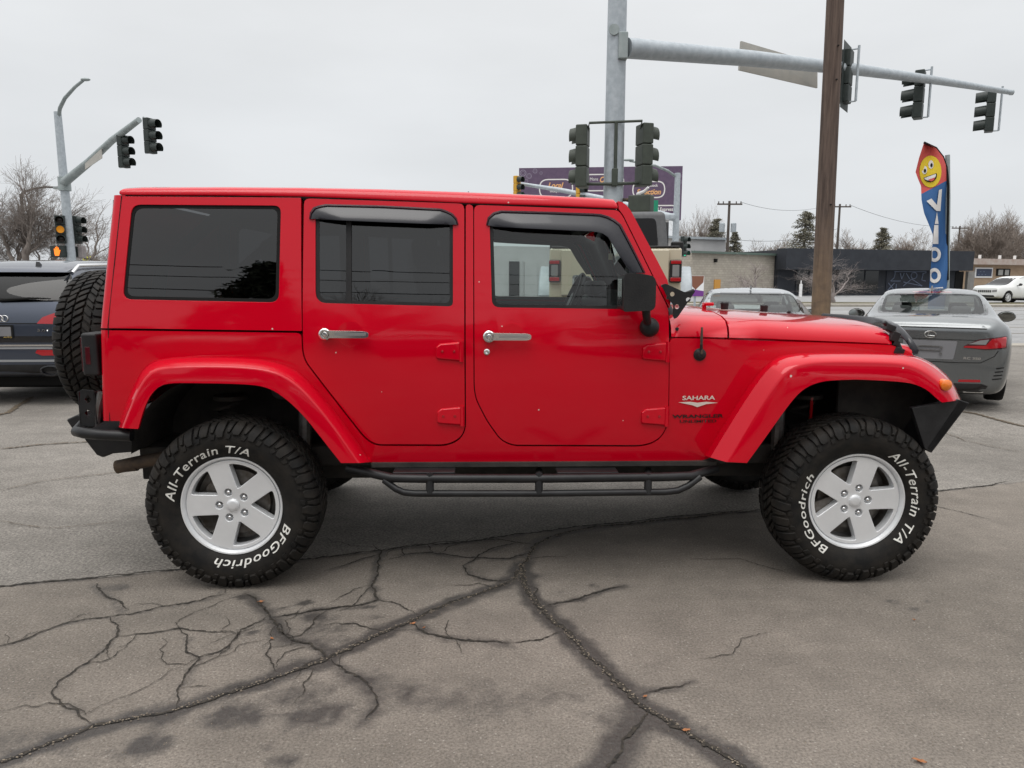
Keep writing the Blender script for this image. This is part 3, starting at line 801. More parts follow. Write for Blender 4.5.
# badges on the cowl side
def decal(s_, x0, y0, x1, y1, m, name, **k):
    a = S(x0, y1, .0); b = S(x1, y0, .0)
    bm = fit_text(s_, a.x, b.x, a.z, b.z, **k); slice_(bm, 0, a.x, b.x, .02)
    for v in bm.verts:
        x, z = v.co.x, v.co.y; v.co = Vector((x, -(ysf(x, z) + .0040), z))
    o = mk(name, bm, MT[m], jeep, smooth=0); return o
MT['badge'] = mat('badge_silver', (.75, .68, .62), .35, .2)
MT['badge_black'] = mat('badge_black', (.012, .01, .01), .4)
decal('SAHARA', 682, 395.3, 715, 400, 'badge', 'badge_lettering', offset=.02)
decal('WRANGLER', 671.8, 413.8, 723.5, 418.2, 'badge_black', 'badge_lettering', offset=.03)
decal('UNLIMITED', 679.6, 419.4, 716.4, 422.8, 'badge_black', 'badge_lettering', offset=.02)
mz = sxz([(678, 402.2), (690, 401.6), (697, 402.6), (706, 401.6), (718, 402.6), (706, 404), (703, 405), (697, 407), (692, 405), (688, 404.2)], .0)
bm = fill2d(mz)
for v in bm.verts: v.co.y = -(ysf(v.co.x, v.co.z) + .0040)
mk('badge_emblem', bm, MT['badge'], jeep, smooth=0)

# interior
def seat(x, y, w_=.50):
    bm = bmesh.new()
    box(bm, (x, y, .92), (.52, w_, .16)); sb = mk('seat', bm, MT['seat'], jeep, bevel=.05, seg=4)
    bm = bmesh.new(); box(bm, (x - .27, y, 1.24), (.14, w_ * .96, .56), Matrix.Rotation(R(-14), 4, 'Y')); mk('backrest', bm, MT['seat'], sb, bevel=.05, seg=4)
    bm = bmesh.new(); box(bm, (x - .36, y, 1.57), (.10, .27, .17), Matrix.Rotation(R(-8), 4, 'Y')); mk('headrest', bm, MT['seat'], sb, bevel=.045, seg=4)
seat(1.22, -.36); seat(1.22, .36); seat(.36, 0, 1.15)
bm = bmesh.new()
pd = [(1.80, 1.33), (1.92, 1.39), (2.0, 1.36), (2.08, 1.26), (2.08, .75), (1.95, .75), (1.86, 1.08)]
va = [bm.verts.new((x, -.70, z)) for x, z in pd]; vb = [bm.verts.new((x, .70, z)) for x, z in pd]
for k in range(7): bm.faces.new((va[k], va[(k + 1) % 7], vb[(k + 1) % 7], vb[k]))
bm.faces.new(va[::-1]); bm.faces.new(vb)
db = mk('dashboard', bm, MT['trim'], jeep, bevel=.03, seg=3)
bm = bmesh.new(); box(bm, (1.85, .36, 1.39), (.10, .34, .09)); mk('instrument_hood', bm, MT['trim'], db, bevel=.03, seg=3)
bm = bmesh.new(); rot = Matrix.Translation((1.70, .36, 1.30)) @ Matrix.Rotation(R(-66), 4, 'Y')
pts = [rot @ Vector((.185 * math.cos(t * PI / 16), .185 * math.sin(t * PI / 16), 0)) for t in range(33)]
tube(bm, pts, .016, 8, cap=False)
for t in (0, PI, -PI / 2, ): tube(bm, [rot @ Vector((.04 * math.cos(t), .04 * math.sin(t), -.01)), rot @ Vector((.18 * math.cos(t), .18 * math.sin(t), 0))], .014, 6)
tube(bm, [rot @ Vector((0, 0, .01)), rot @ Vector((0, 0, -.05))], .065, 16); tube(bm, [rot @ Vector((0, 0, 0)), (1.95, .36, 1.18)], .03, 8)
mk('steering_wheel', bm, MT['black_plastic'], jeep, smooth=60)
bm = bmesh.new()
for s in (-1, 1):
    tube(bm, [(2.08, s * .66, 1.25), (1.86, s * .60, 1.66), (1.72, s * .57, 1.72), (.92, s * .57, 1.75), (-.1, s * .57, 1.74), (-.38, s * .58, 1.5), (-.45, s * .6, 1.1)], .034, 10)
    tube(bm, [(.92, s * .57, 1.75), (.90, s * .64, 1.4), (.88, s * .68, .8)], .034, 10)
for x in (.92, -.1, 1.74): tube(bm, [(x, -.57, 1.74), (x, .57, 1.74)], .034, 10)
mk('roll_cage', bm, MT['trim'], jeep, smooth=60)
bm = bmesh.new(); box(bm, (1.90, 0, 1.70), (.03, .22, .07)); tube(bm, [(1.90, 0, 1.72), (1.95, 0, 1.78)], .01, 6); mk('rear_view_mirror', bm, MT['black_gloss'], jeep, bevel=.01)
bm = bmesh.new(); box(bm, (1.4, 0, .72), (.5, .2, .3)); mk('centre_console', bm, MT['trim'], jeep, bevel=.03)
bm = bmesh.new(); q = JY(610.5, 254, .0); tube(bm, [q + Vector((0, 0, .09)), q + Vector((0, 0, .0))], .002, 5); box(bm, q + Vector((0, 0, -.015)), (.022, .005, .035)); mk('hanging_charm', bm, mat('pale_plastic', (.6, .6, .4), .5), jeep, bevel=.002)

# ------------------------------------------------------------------ wheels
CARC = [(.100, .228), (.118, .245), (.132, .275), (.1395, .305), (.1385, .335), (.131, .358), (.119, .375), (.104, .3840), (.075, .3885), (.04, .3905), (0, .391)]
def prof_full():
    return [(-y, r) for y, r in CARC] + [(y, r) for y, r in CARC[-2::-1]]
PF = prof_full()
PL = [0]
for i in range(1, len(PF)): PL.append(PL[-1] + math.dist(PF[i], PF[i - 1]))
TM = PL[len(PF) // 2]
def carc(t, d):                        # t: distance along the section from the crown centre, d: outward
    s_ = t + TM
    s_ = max(1e-6, min(PL[-1] - 1e-6, s_))
    for i in range(1, len(PF)):
        if s_ <= PL[i]:
            k = (s_ - PL[i - 1]) / (PL[i] - PL[i - 1]); a, b = PF[i - 1], PF[i]
            y, r = a[0] + k * (b[0] - a[0]), a[1] + k * (b[1] - a[1])
            def nrm(j):
                j0 = max(0, j - 1); j1 = min(len(PF) - 1, j + 1)
                dy, dr = PF[j1][0] - PF[j0][0], PF[j1][1] - PF[j0][1]; l = math.hypot(dy, dr); return (-dr / l, dy / l)
            n0, n1 = nrm(i - 1), nrm(i)
            ny, nr = n0[0] * (1 - k) + n1[0] * k, n0[1] * (1 - k) + n1[1] * k
            l = math.hypot(ny, nr)
            return y + ny / l * d, r + nr / l * d
def tyre_mesh():
    bm = bmesh.new()
    lathe(bm, [(y, r) for y, r in PF], 96, 'Y', closed=False)
    for f in [f for f in bm.faces if len(f.verts) > 8]: bm.faces.remove(f)
    NP = 30; da = 2 * PI / NP
    def block(stn, h, a0, flip, inset=.0016):
        # stn: (t, s_left, s_right) with s in metres along the circumference
        rings = []
        m = len(stn)
        for i, (t, s0, s1) in enumerate(stn):
            row = []
            for dd, ins in ((-.003, 0), (h - .0015, inset * .6), (h, inset * 1.8)):
                tt = t
                if i == 0: tt = t + ins * (1 if stn[-1][0] > t else -1)
                if i == m - 1: tt = t - ins * (1 if t > stn[0][0] else -1)
                y, r = carc(tt * flip, dd)
                for s_, sg in ((s0, 1), (s1, -1)):
                    a = a0 + (s_ + sg * ins) / .40
                    row.append(bm.verts.new((r * math.cos(a), y, r * math.sin(a))))
            rings.append(row)    # 0:L base 1:R base 2:L mid 3:R mid 4:L top 5:R top
        for a, b in zip(rings, rings[1:]):
            bm.faces.new((a[0], a[2], b[2], b[0])); bm.faces.new((a[2], a[4], b[4], b[2])); bm.faces.new((a[4], a[5], b[5], b[4]))
            bm.faces.new((a[5], a[3], b[3], b[5])); bm.faces.new((a[3], a[1], b[1], b[3]))
        for q in (rings[0], rings[-1]):
            bm.faces.new((q[0], q[1], q[3], q[2])); bm.faces.new((q[2], q[3], q[5], q[4]))
    p = da * .40                        # pitch length
    for k in range(NP):
        a0 = k * da
        for fl in (1, -1):
            o = 0 if fl > 0 else p * .5
            A = a0 + o / .40
            # shoulder blocks wrapping over the edge: long and short alternate
            ln = .170 if k % 2 else .158
            block([(.074, p * .06, p * .44), (.092, p * .02, p * .46), (.112, p * .00, p * .50), (.130, p * .03, p * .56), (.146, p * .10, p * .62), (ln, p * .16, p * .54)], .0135, A, fl)
            block([(.080, p * .56, p * .88), (.100, p * .58, p * .90), (.120, p * .60, p * .90), (.136, p * .68, p * .90), (.148, p * .74, p * .92)], .0115, A, fl)
            block([(.154, p * .66, p * .96), (.164, p * .68, p * 1.0), (.177, p * .76, p * 1.02)], .0060, A, fl, .001)
            # middle row: slanting hooked blocks
            block([(.028, p * .30, p * .66), (.042, p * .16, p * .56), (.054, p * .02, p * .44), (.068, p * -.06, p * .28)], .0130, A, fl)
            block([(.032, p * .80, p * 1.14), (.046, p * .68, p * 1.04), (.058, p * .56, p * .92), (.070, p * .46, p * .78)], .0130, A, fl)
        # centre row: two interlocking slanted blocks
        block([(-.024, p * -.10, p * .20), (-.008, p * .04, p * .38), (.006, p * .12, p * .48), (.022, p * .26, p * .58)], .0132, a0, 1)
        block([(-.022, p * .40, p * .74), (-.006, p * .52, p * .88), (.008, p * .62, p * .98), (.024, p * .76, p * 1.06)], .0132, a0, 1)
    # bead ring detail
    for r in (.352, ):
        pass
    return bm
def text_ring(bm_t, s_, mid, r0, r1, span, flip=-1, extrude=.002):
    t = fit_text(s_, -1, 1, 0, 1, extrude=.0, offset=.010, shear=.2, space=1.1)
    for v in t.verts: v.co.z = 0
    slice_(t, 0, -1, 1, .03); slice_(t, 1, 0, 1, .2)
    for v in t.verts:
        a = mid - v.co.x * span / 2; r = r0 + (r1 - r0) * v.co.y
        # sidewall position
        y = .139
        for (ya, ra), (yb, rb) in zip(CARC, CARC[1:]):
            if ra <= r <= rb: y = ya + (yb - ya) * (r - ra) / (rb - ra)
        v.co = Vector((r * math.cos(a), flip * (y + .0022), r * math.sin(a)))
    me = bpy.data.meshes.new('tmp'); t.to_mesh(me); t.free(); bm_t.from_mesh(me); bpy.data.meshes.remove(me)
def rim_mesh():
    bm = bmesh.new()
    # local: outer face towards -y; tyre centre plane at y=0
    lathe(bm, [(-.098, .2300), (-.108, .2345), (-.111, .2330), (-.110, .2270), (-.103, .2235), (-.092, .2180), (-.080, .2130), (-.05, .208), (.09, .205), (.10, .228), (.096, .231)], 96, 'Y')
    for f in [f for f in bm.faces if len(f.verts) > 8]: bm.faces.remove(f)
    return bm
def rim_face():
    # disc with five windows between straight spokes
    N_ = 100
    hw = .0435; ro = .2145; holes = []
    for k in range(5):
        am = R(36 + 72 * k); pts = []
        ap = (hw + .004) / math.sin(R(36))
        # spoke edges: lines parallel to the spoke axes at distance hw
        for sgn in (1, -1):
            ax = am + sgn * R(36)      # spoke axis direction
            d = Vector((math.cos(ax), math.sin(ax))); nrm = Vector((math.cos(ax - sgn * PI / 2), math.sin(ax - sgn * PI / 2)))
            ri = .197
            u = math.sqrt(ri * ri - (hw + .008) ** 2)
            pts.append((d * u + nrm * (hw + .008)))
        a1 = math.atan2(pts[0].y, pts[0].x); a2 = math.atan2(pts[1].y, pts[1].x)
        while a1 < a2: a1 += 2 * PI
        arc = [(.197 * math.cos(a2 + (a1 - a2) * j / 6), .197 * math.sin(a2 + (a1 - a2) * j / 6)) for j in range(7)]
        apx = (ap * math.cos(am), ap * math.sin(am))
        poly = arc + [apx]
        rad = [.014] + [0] * 5 + [.014] + [.010]
        holes.append(rounded(poly, rad, 4))
    outer = [(ro * math.cos(2 * PI * j / N_), ro * math.sin(2 * PI * j / N_)) for j in range(N_)]
    lug = []
    for k in range(5):
        a = R(72 * k); lug.append([(.0635 * math.cos(a) + .0185 * math.cos(t * PI / 8), .0635 * math.sin(a) + .0185 * math.sin(t * PI / 8)) for t in range(16)])
    bm = fill2d(outer, holes + lug)
    for v in bm.verts:
        r = math.hypot(v.co.x, v.co.z); v.co.y = -.094 + .006 * max(0, 1 - r / .1)
    ext_boundary(bm, lambda co: Vector((-co.x * .0, .045, -co.z * .0)))
    return bm
tyre_bm = tyre_mesh()
tyre_me = None
def build_wheel():
    bm = bmesh.new()
    lathe(bm, [(-.03, .155), (-.02, .158), (-.012, .158), (-.01, .155)], 40, 'Y'); lathe(bm, [(-.06, .05), (.06, .07)], 24, 'Y'); lathe(bm, [(.0, .19), (.004, .19)], 40, 'Y')
    hub = mk('wheel', bm, MT['disc'], jeep)
    ty = mk('tyre', tyre_bm, MT['tread'], hub, smooth=30, recalc=True)
    rm = mk('rim', rim_mesh(), MT['alloy'], hub, smooth=50)
    bb_ = bmesh.new(); lathe(bb_, [(-.070, .2075), (.088, .2035)], 60, 'Y')
    for f in [f for f in bb_.faces if len(f.verts) > 8]: bb_.faces.remove(f)
    for a_ in (R(200), R(230), R(215)): box(bb_, (.135 * math.cos(a_), -.02, .135 * math.sin(a_)), (.10, .07, .09), Matrix.Rotation(-a_, 4, 'Y'))
    mk('rim_barrel', bb_, MT['disc'], hub, smooth=50)
    rf = mk('rim_spokes', rim_face(), MT['alloy'], hub, smooth=40, bevel=.008, seg=3)
    for k in range(5):
        bm = bmesh.new(); a = R(72 * k); c = (.0635 * math.cos(a), 0, .0635 * math.sin(a))
        lathe(bm, [(-.066, .0205), (-.0665, .020), (-.070, .0095), (-.088, .0090), (-.092, .006), (-.0925, .0001)], 12, 'Y', c)
        mk('lug_nut', bm, MT['chrome'], hub, smooth=50)
    bm = bmesh.new(); lathe(bm, [(-.08, .030), (-.094, .030), (-.099, .027), (-.101, .015), (-.1015, .0001)], 28, 'Y'); mk('centre_cap', bm, MT['alloy'], hub, smooth=50)
    return hub
def letters(hub, at_mid, bf_mid):
    for w_, mid, sp in (('All-Terrain', at_mid + R(15.5), R(75)), ('T/A', at_mid - R(41.5), R(23)), ('BFGoodrich', bf_mid, R(90))):
        bm = bmesh.new(); text_ring(bm, w_, mid, .255 if w_ != 'T/A' else .256, .294, sp); mk('tyre_lettering', bm, MT['letter'], hub, smooth=0, recalc=False)
w0 = build_wheel()
def place(hub, x, y, z, ang, flipz=False):
    hub.location = (x, y, z); hub.rotation_euler = (0, -ang, PI if flipz else 0)
ZW = .398; WY = RIMY + .111
def rot_children(hub, ang, names):
    for c in hub.children:
        if c.name.split('.')[0] in names: c.rotation_euler = (0, -ang, 0)
spk = ('rim_spokes', 'lug_nut', 'centre_cap')
front = copy_tree(w0, jeep); far1 = copy_tree(w0, jeep); far2 = copy_tree(w0, jeep); spare = copy_tree(w0, jeep)
letters(w0, R(121), R(-63)); letters(front, R(8), R(-166)); letters(spare, R(100), R(-80))
w0.location = (0, WY, ZW); rot_children(w0, R(36), spk); rot_children(w0, R(0), ('tyre',))
front.location = (2.947, WY, ZW); rot_children(front, R(3), spk); rot_children(front, R(40), ('tyre',))
far1.location = (0, -WY, ZW); far1.rotation_euler = (0, 0, PI); far2.location = (2.947, -WY, ZW); far2.rotation_euler = (0, 0, PI)
q = JY(52.5, 342, -.34); spare.location = (q.x + .135, .03, q.z - .03); spare.rotation_euler = (0, 0, -PI / 2)
spare['label'] = 'spare wheel mounted upright on the tailgate'
bm = bmesh.new(); box(bm, (q.x + .33, .04, q.z - .02), (.22, .20, .30)); mk('spare_carrier', bm, MT['bumper'], jeep, bevel=.02)

from mathutils import noise as mnoise

# ================================================================== ground
def ss(t): t = max(0.0, min(1.0, t)); return t * t * (3 - 2 * t)
DROP = .18
def gz(x, y): return -DROP * ss((x + .5) / 4) * ss((y - 4.6) / 3.0) if y < 14 else -DROP * max(ss((x + .5) / 4), ss((y - 14) / 8))
def GP(px, py):                        # ground hit including the gentle fall
    z = 0
    for _ in range(12):
        p = G(px, py, z); z = gz(p.x, p.y)
    return G(px, py, z)
def asphalt(name, c0, c1, grain, attr=False, agg=.5):
    m = mat(name, c0, .9); N = NT(m); v = N.obj()
    big = N.rng(N.noise(.55, 6, .6, v), .35, .68, 0, 1)
    c = N.mix(big, c0, c1)
    mid = N.rng(N.noise(5, 6, .7, v), .3, .7, .82, 1.16); c = N.mix(1, c, N.n('ShaderNodeCombineColor', {0: mid, 1: mid, 2: mid}).outputs[0], 'MULTIPLY')
    fine = N.rng(N.noise(grain, 3, .7, v), .28, .72, 1 - agg, 1 + agg)
    c = N.mix(1, c, N.n('ShaderNodeCombineColor', {0: fine, 1: fine, 2: fine}).outputs[0], 'MULTIPLY')
    vo = N.n('ShaderNodeTexVoronoi', {'Scale': 42.0, 'Vector': v}).outputs['Distance']
    c = N.mix(N.math('MULTIPLY', N.math('LESS_THAN', vo, .13), .55), c, (.38, .35, .31))
    streak = N.n('ShaderNodeMapping', {'Vector': v, 'Scale': (.35, 2.4, 1)}).outputs[0]
    c = N.mix(N.rng(N.noise(1.3, 5, .6, streak), .5, .75, 0, .35), c, tuple(x * .55 for x in c0))
    if attr:
        a = N.n('ShaderNodeAttribute', attribute_name='stain').outputs['Fac']
        a2 = N.math('ADD', a, N.math('MULTIPLY', N.math('SUBTRACT', N.noise(9, 6, .65, v), .5), .9))
        k = N.math('MULTIPLY', N.rng(a2, .18, .62, 0, 1), N.rng(a, .02, .15, 0, 1))
        c = N.mix(N.math('MULTIPLY', k, .84), c, (.034, .030, .028))
        N.l(N.rng(k, 0, 1, .9, .55), N.b.inputs['Roughness'])
    N.l(c, N.b.inputs['Base Color'])
    N.bump(N.math('ADD', N.noise(grain * .8, 3, .7, v), N.math('MULTIPLY', vo, .5)), .006, .9)
    return m
MT['lot_far'] = asphalt('coarse_asphalt', (.165, .150, .132), (.23, .212, .189), 75, agg=.62)
MT['lot_near'] = asphalt('worn_asphalt', (.152, .132, .111), (.208, .182, .155), 110, True, agg=.50)
MT['street'] = asphalt('street_asphalt', (.25, .25, .25), (.31, .31, .31), 30, agg=.2)
def sheet(name, xs, ys_, fz, m, top=None, kind='structure'):
    nx, ny = len(xs), len(ys_)
    vs = []
    for y in ys_:
        for x in xs:
            yy = y if top is None else top(x, y)
            vs.append((x, yy, fz(x, yy)))
    fs = [(j * nx + i, j * nx + i + 1, (j + 1) * nx + i + 1, (j + 1) * nx + i) for j in range(ny - 1) for i in range(nx - 1)]
    me = bpy.data.meshes.new(name); me.from_pydata(vs, [], fs); me.materials.append(m)
    me.polygons.foreach_set('use_smooth', [True] * len(fs))
    o = link(name, me); o['kind'] = kind; return o
def lin_(a, b, n): return [a + (b - a) * i / (n - 1) for i in range(n)]
sheet('ground', [-900, -200, -60] + lin_(-30, 30, 121) + [60, 200, 900], [-300, -40, -10] + lin_(-4, 26, 101) + [60, 200, 900], lambda x, y: gz(x, y) - .012, MT['lot_far'])
# the near slab of the lot, bounded by an old seam
SA = G(0, 589); SB = G(1024, 482)
def seam_y(x): return SA.y + (SB.y - SA.y) * (x - SA.x) / (SB.x - SA.x) + .03 * math.sin(x * 2.1) + .012 * math.sin(x * 7.3)
CR = [ # pixel polylines: points, width px, stain radius m, stain strength
 ([(-60, 790), (0, 763), (45, 748), (95, 727), (175, 710), (240, 690), (290, 672), (325, 660), (345, 650), (385, 632), (410, 622), (440, 608), (480, 593), (515, 580)], 3.2, .055, .95),
 ([(515, 580), (526, 560), (535, 545), (560, 534), (600, 527), (680, 519), (745, 511)], 2.5, .05, .6),
 ([(520, 565), (527, 590), (535, 602), (558, 625), (580, 647), (604, 672), (625, 690), (645, 708), (665, 718), (690, 735), (722, 754), (760, 780)], 5.5, .06, 1.0),
 ([(648, 712), (640, 725), (622, 740), (606, 768), (600, 780)], 3, .07, .95),
 ([(642, 695), (660, 689), (678, 686), (690, 682)], 1.8, .035, .6), ([(548, 606), (575, 600), (600, 592), (624, 586)], 1.8, .03, .6),
 ([(512, 643), (540, 638), (562, 632)], 1.5, .02, .3),
 ([(0, 646), (20, 642), (45, 632), (70, 623), (110, 618), (130, 615), (160, 608), (200, 601), (226, 594)], 1.5, .02, .4),
 ([(110, 618), (119, 625), (117, 636), (101, 652), (80, 668), (60, 684), (55, 693), (68, 706), (84, 716), (91, 726)], 1.6, .025, .4),
 ([(178, 627), (188, 640), (190, 652), (200, 657), (192, 670), (178, 690), (174, 708)], 1.5, .025, .4),
 ([(118, 637), (150, 633), (178, 630), (205, 634), (235, 632)], 1.4, .02, .3),
 ([(196, 658), (215, 654), (228, 647), (240, 630), (262, 622), (270, 616)], 1.4, .025, .4),
 ([(245, 594), (262, 606), (272, 618), (280, 632), (290, 641), (308, 644), (322, 652), (330, 662)], 2.0, .05, .7),
 ([(330, 660), (346, 672), (366, 684), (374, 698), (372, 712), (366, 722)], 1.8, .05, .6),
 ([(272, 617), (300, 614), (330, 609), (356, 606), (377, 600), (372, 584), (378, 568), (381, 552), (374, 545)], 1.9, .03, .6),
 ([(270, 640), (268, 658), (278, 672)], 1.3, .02, .3), ([(284, 640), (300, 636), (312, 628), (318, 617), (330, 611)], 1.3, .02, .4),
 ([(410, 623), (425, 632), (448, 638), (478, 641), (512, 643)], 2.2, .035, .6),
 ([(400, 555), (430, 553), (470, 558), (510, 559), (533, 552)], 1.8, .03, .5),
 ([(462, 566), (470, 574), (485, 580), (500, 582), (514, 580)], 1.8, .03, .6), ([(462, 566), (475, 558), (490, 550), (520, 543)], 1.5, .02, .5),
 ([(381, 552), (400, 548), (440, 543), (500, 540), (535, 545)], 1.5, .02, .4),
 ([(330, 570), (350, 565), (381, 553)], 1.5, .02, .4),
 ([(96, 584), (100, 594), (112, 600), (126, 611)], 1.6, .03, .5), ([(224, 594), (222, 590)], 1.5, .02, .4),
 ([(377, 600), (395, 604), (412, 612), (420, 616)], 1.1, .01, .2), ([(456, 640), (462, 655)], 1, .01, .2),
 ([(690, 560), (740, 560), (790, 575)], .7, .01, .12), ([(700, 660), (735, 655), (742, 640), (770, 632)], .6, .01, .1), ([(930, 505), (960, 512), (990, 520)], .9, .015, .2),
]
ST = [(145, 747, .075, .9), (238, 716, .10, .85), (318, 716, .11, .85), (300, 696, .12, .6), (345, 640, .08, .5), (325, 628, .10, .55), (290, 660, .06, .4), (540, 600, .05, .6), (530, 575, .07, .7), (470, 700, .2, .4), (220, 700, .12, .4), (160, 722, .08, .5), (282, 760, .05, .8), (430, 700, .12, .5), (480, 702, .11, .42), (400, 694, .13, .6), (380, 672, .07, .4), (520, 706, .1, .35),
      (312, 618, .06, .75), (330, 617, .05, .6), (305, 603, .045, .9), (286, 608, .02, .8), (370, 606, .025, .9), (372, 618, .04, .5), (252, 632, .03, .8), (236, 597, .035, .9), (352, 625, .04, .4), (115, 588, .05, .7), (104, 585, .04, .5),
      (560, 700, .12, .4), (620, 716, .12, .45), (890, 602, .03, .7), (910, 609, .035, .75), (925, 601, .02, .5), (592, 586, .025, .75), (562, 591, .018, .6), (70, 752, .05, .4), (8, 740, .10, .5), (20, 702, .08, .3), (965, 640, .1, .18), (870, 720, .3, .12), (1000, 620, .12, .2), (640, 656, .03, .2), (263, 748, .03, .6)]
CW = [([G(x, y) for x, y in pl], w_, r, s) for pl, w_, r, s in CR]
STW = [(G(x, y), r, s) for x, y, r, s in ST]
def seg_d(px, py, a, b):
    dx, dy = b.x - a.x, b.y - a.y; l = dx * dx + dy * dy
    t = 0 if l == 0 else max(0, min(1, ((px - a.x) * dx + (py - a.y) * dy) / l))
    return math.hypot(px - a.x - t * dx, py - a.y - t * dy)
xs = [-60, -20, -8, -5] + lin_(-3.4, 3.4, 240) + [5, 8, 20, 60]; ysn = [-60, -20, -5, 0, .8] + lin_(1.5, 1.0, 2)[:0] + lin_(1.55, 4.0, 100)
def ntop(x, y): return y if y < 1.5 else 1.55 + (y - 1.55) / (4.0 - 1.55) * (seam_y(x) - 1.55)
nearo = sheet('lot_slab', xs, ysn, lambda x, y: 0.0, MT['lot_near'], ntop)
me = nearo.data; at_ = me.attributes.new('stain', 'FLOAT', 'POINT'); vals = [0.0] * len(me.vertices)
for i, v in enumerate(me.vertices):
    x, y = v.co.x, v.co.y
    if abs(x) > 3.5 or y < 1.5: continue
    nv = mnoise.noise_vector(Vector((x * 7, y * 7, 0))) * .030 + mnoise.noise_vector(Vector((x * 22, y * 22, 3))) * .016; x += nv.x; y += nv.y
    s_ = 0
    for pl, w_, r, st in CW:
        r2 = r * 1.4
        for a, b in zip(pl, pl[1:]):
            if min(a.x, b.x) - r2 < x < max(a.x, b.x) + r2 and min(a.y, b.y) - r2 < y < max(a.y, b.y) + r2:
                d = seg_d(x, y, a, b)
                if d < r2: s_ = max(s_, st * (1 - d / r2) ** .8)
    for c, r, st in STW:
        d = math.hypot((x - c.x) * .75, (y - c.y) * 1.25)
        if d < r * 1.7: s_ = max(s_, st * (1 - ss(d / (r * 1.7))) * (.85 + .5 * mnoise.noise(Vector((x * 30, y * 30, 1)))))
    d = abs(y - seam_y(x))
    if d < .06: s_ = max(s_, .55 * (1 - d / .06))
    vals[i] = s_
at_.data.foreach_set('value', vals)
rnd = random.Random(42)
for _k in range(44):                   # finer web, mostly in the left half
    pl0 = CW[rnd.choice((0, 0, 0, 7, 8, 9, 10, 11, 12, 12, 13, 14, 14, 17, 18, 19, 21, 2))][0]; i_ = rnd.randrange(len(pl0) - 1); p = pl0[i_].lerp(pl0[i_ + 1], rnd.random())
    if abs(p.x) > 3 or p.y > 3.9: continue
    a_ = rnd.uniform(0, 2 * PI); pts = [p.copy()]
    for _j in range(rnd.randint(2, 6)):
        a_ += rnd.gauss(0, .55); p = p + Vector((math.cos(a_), math.sin(a_), 0)) * rnd.uniform(.03, .08); pts.append(p.copy())
    CW.append((pts, rnd.uniform(.5, 1.1), .012, .25))
def crack_mesh(lines, m, name):
    rnd = random.Random(3); bm = bmesh.new()
    for pl, w_ in lines:
        pts = []
        for a, b in zip(pl, pl[1:]):
            n = max(1, int((b - a).length / .012))
            for k in range(n): pts.append(a.lerp(b, k / n))
        pts.append(pl[-1]); prev = None; jx = 0; n = len(pts)
        for i, p in enumerate(pts):
            a = pts[max(0, i - 1)]; b = pts[min(n - 1, i + 1)]; t = (b - a).normalized(); q = Vector((-t.y, t.x, 0))
            jx = jx * .86 + rnd.uniform(-.0055, .0055); end = min(1, (n - i) / 8, (i + 2) / 8)
            wd = w_ / 2 * rnd.uniform(.35, 1.3) * end + .0004
            c = p + q * jx
            l = bm.verts.new((c.x + q.x * wd, c.y + q.y * wd, p.z + .004)); r = bm.verts.new((c.x - q.x * wd * rnd.uniform(.6, 1.2), c.y - q.y * wd, p.z + .004))
            if prev: bm.faces.new((prev[0], prev[1], r, l))
            prev = (l, r)
    o = mk(name, bm, m, kind='structure', smooth=0); return o
MT['crack'] = noisy('crack_fill', (.012, .011, .010), (.05, .042, .032), 60, .95)
MT['crack_dirt'] = noisy('crack_dirt', (.05, .042, .035), (.16, .12, .075), 70, .95)
def pxw(p, w_): return w_ * (p.y * math.cos(PITCH) + CH * math.sin(PITCH)) / FPX
crack_mesh([(pl, pxw(pl[len(pl) // 2], w_ * 1.25)) for pl, w_, r, s in CW], MT['crack'], 'cracks')
sm_ = [Vector((x, seam_y(x) - .004, 0)) for x in lin_(-3.6, 3.6, 60)]
crack_mesh([(sm_, .016)], MT['crack'], 'seam_crack')
# cracks in the farther asphalt
FC = [([(0, 448), (40, 444), (85, 441), (120, 440)], 2.4), ([(-20, 418), (8, 412), (20, 404), (34, 396)], 4), ([(955, 410), (975, 413), (1000, 420), (1030, 427)], 4.0), ([(0, 490), (40, 480), (100, 474), (150, 466)], .8),
      ([(940, 430), (965, 440), (1024, 452)], .8), ([(0, 520), (50, 528), (120, 520)], .7), ([(960, 402), (940, 408), (985, 402)], 1.2)]
crack_mesh([([GP(x, y) + Vector((0, 0, -.008)) for x, y in pl], w_ * GP(*pl[1]).y / FPX * 1.6) for pl, w_ in FC], MT['crack_dirt'], 'lot_cracks')
# grit in the wide crack: too many to count
rnd = random.Random(11); bm = bmesh.new()
for pl, w_, r, s in (CW[2], CW[0], CW[1]):
    for a, b in zip(pl, pl[1:]):
        for k in range(int((b - a).length / .006)):
            p = a.lerp(b, rnd.random()); sc = rnd.uniform(.0012, .0035)
            bmesh.ops.create_icosphere(bm, subdivisions=0 or 1, radius=sc, matrix=Matrix.Translation((p.x + rnd.gauss(0, .009), p.y + rnd.gauss(0, .006), .004)) @ Matrix.Diagonal((rnd.uniform(.7, 1.8), 1, .5, 1)))
for k in range(900):
    px, py = rnd.uniform(0, 1024), rnd.uniform(590, 768); p = G(px, py); sc = rnd.uniform(.0008, .0022)
    bmesh.ops.create_icosphere(bm, subdivisions=1, radius=sc, matrix=Matrix.Translation((p.x, p.y, .001)))
gt = mk('grit', bm, noisy('grit', (.28, .23, .17), (.12, .10, .08), 300, .9), smooth=0, kind='stuff'); tag(gt, 'fine tan grit and gravel scattered along the wide cracks', 'grit')
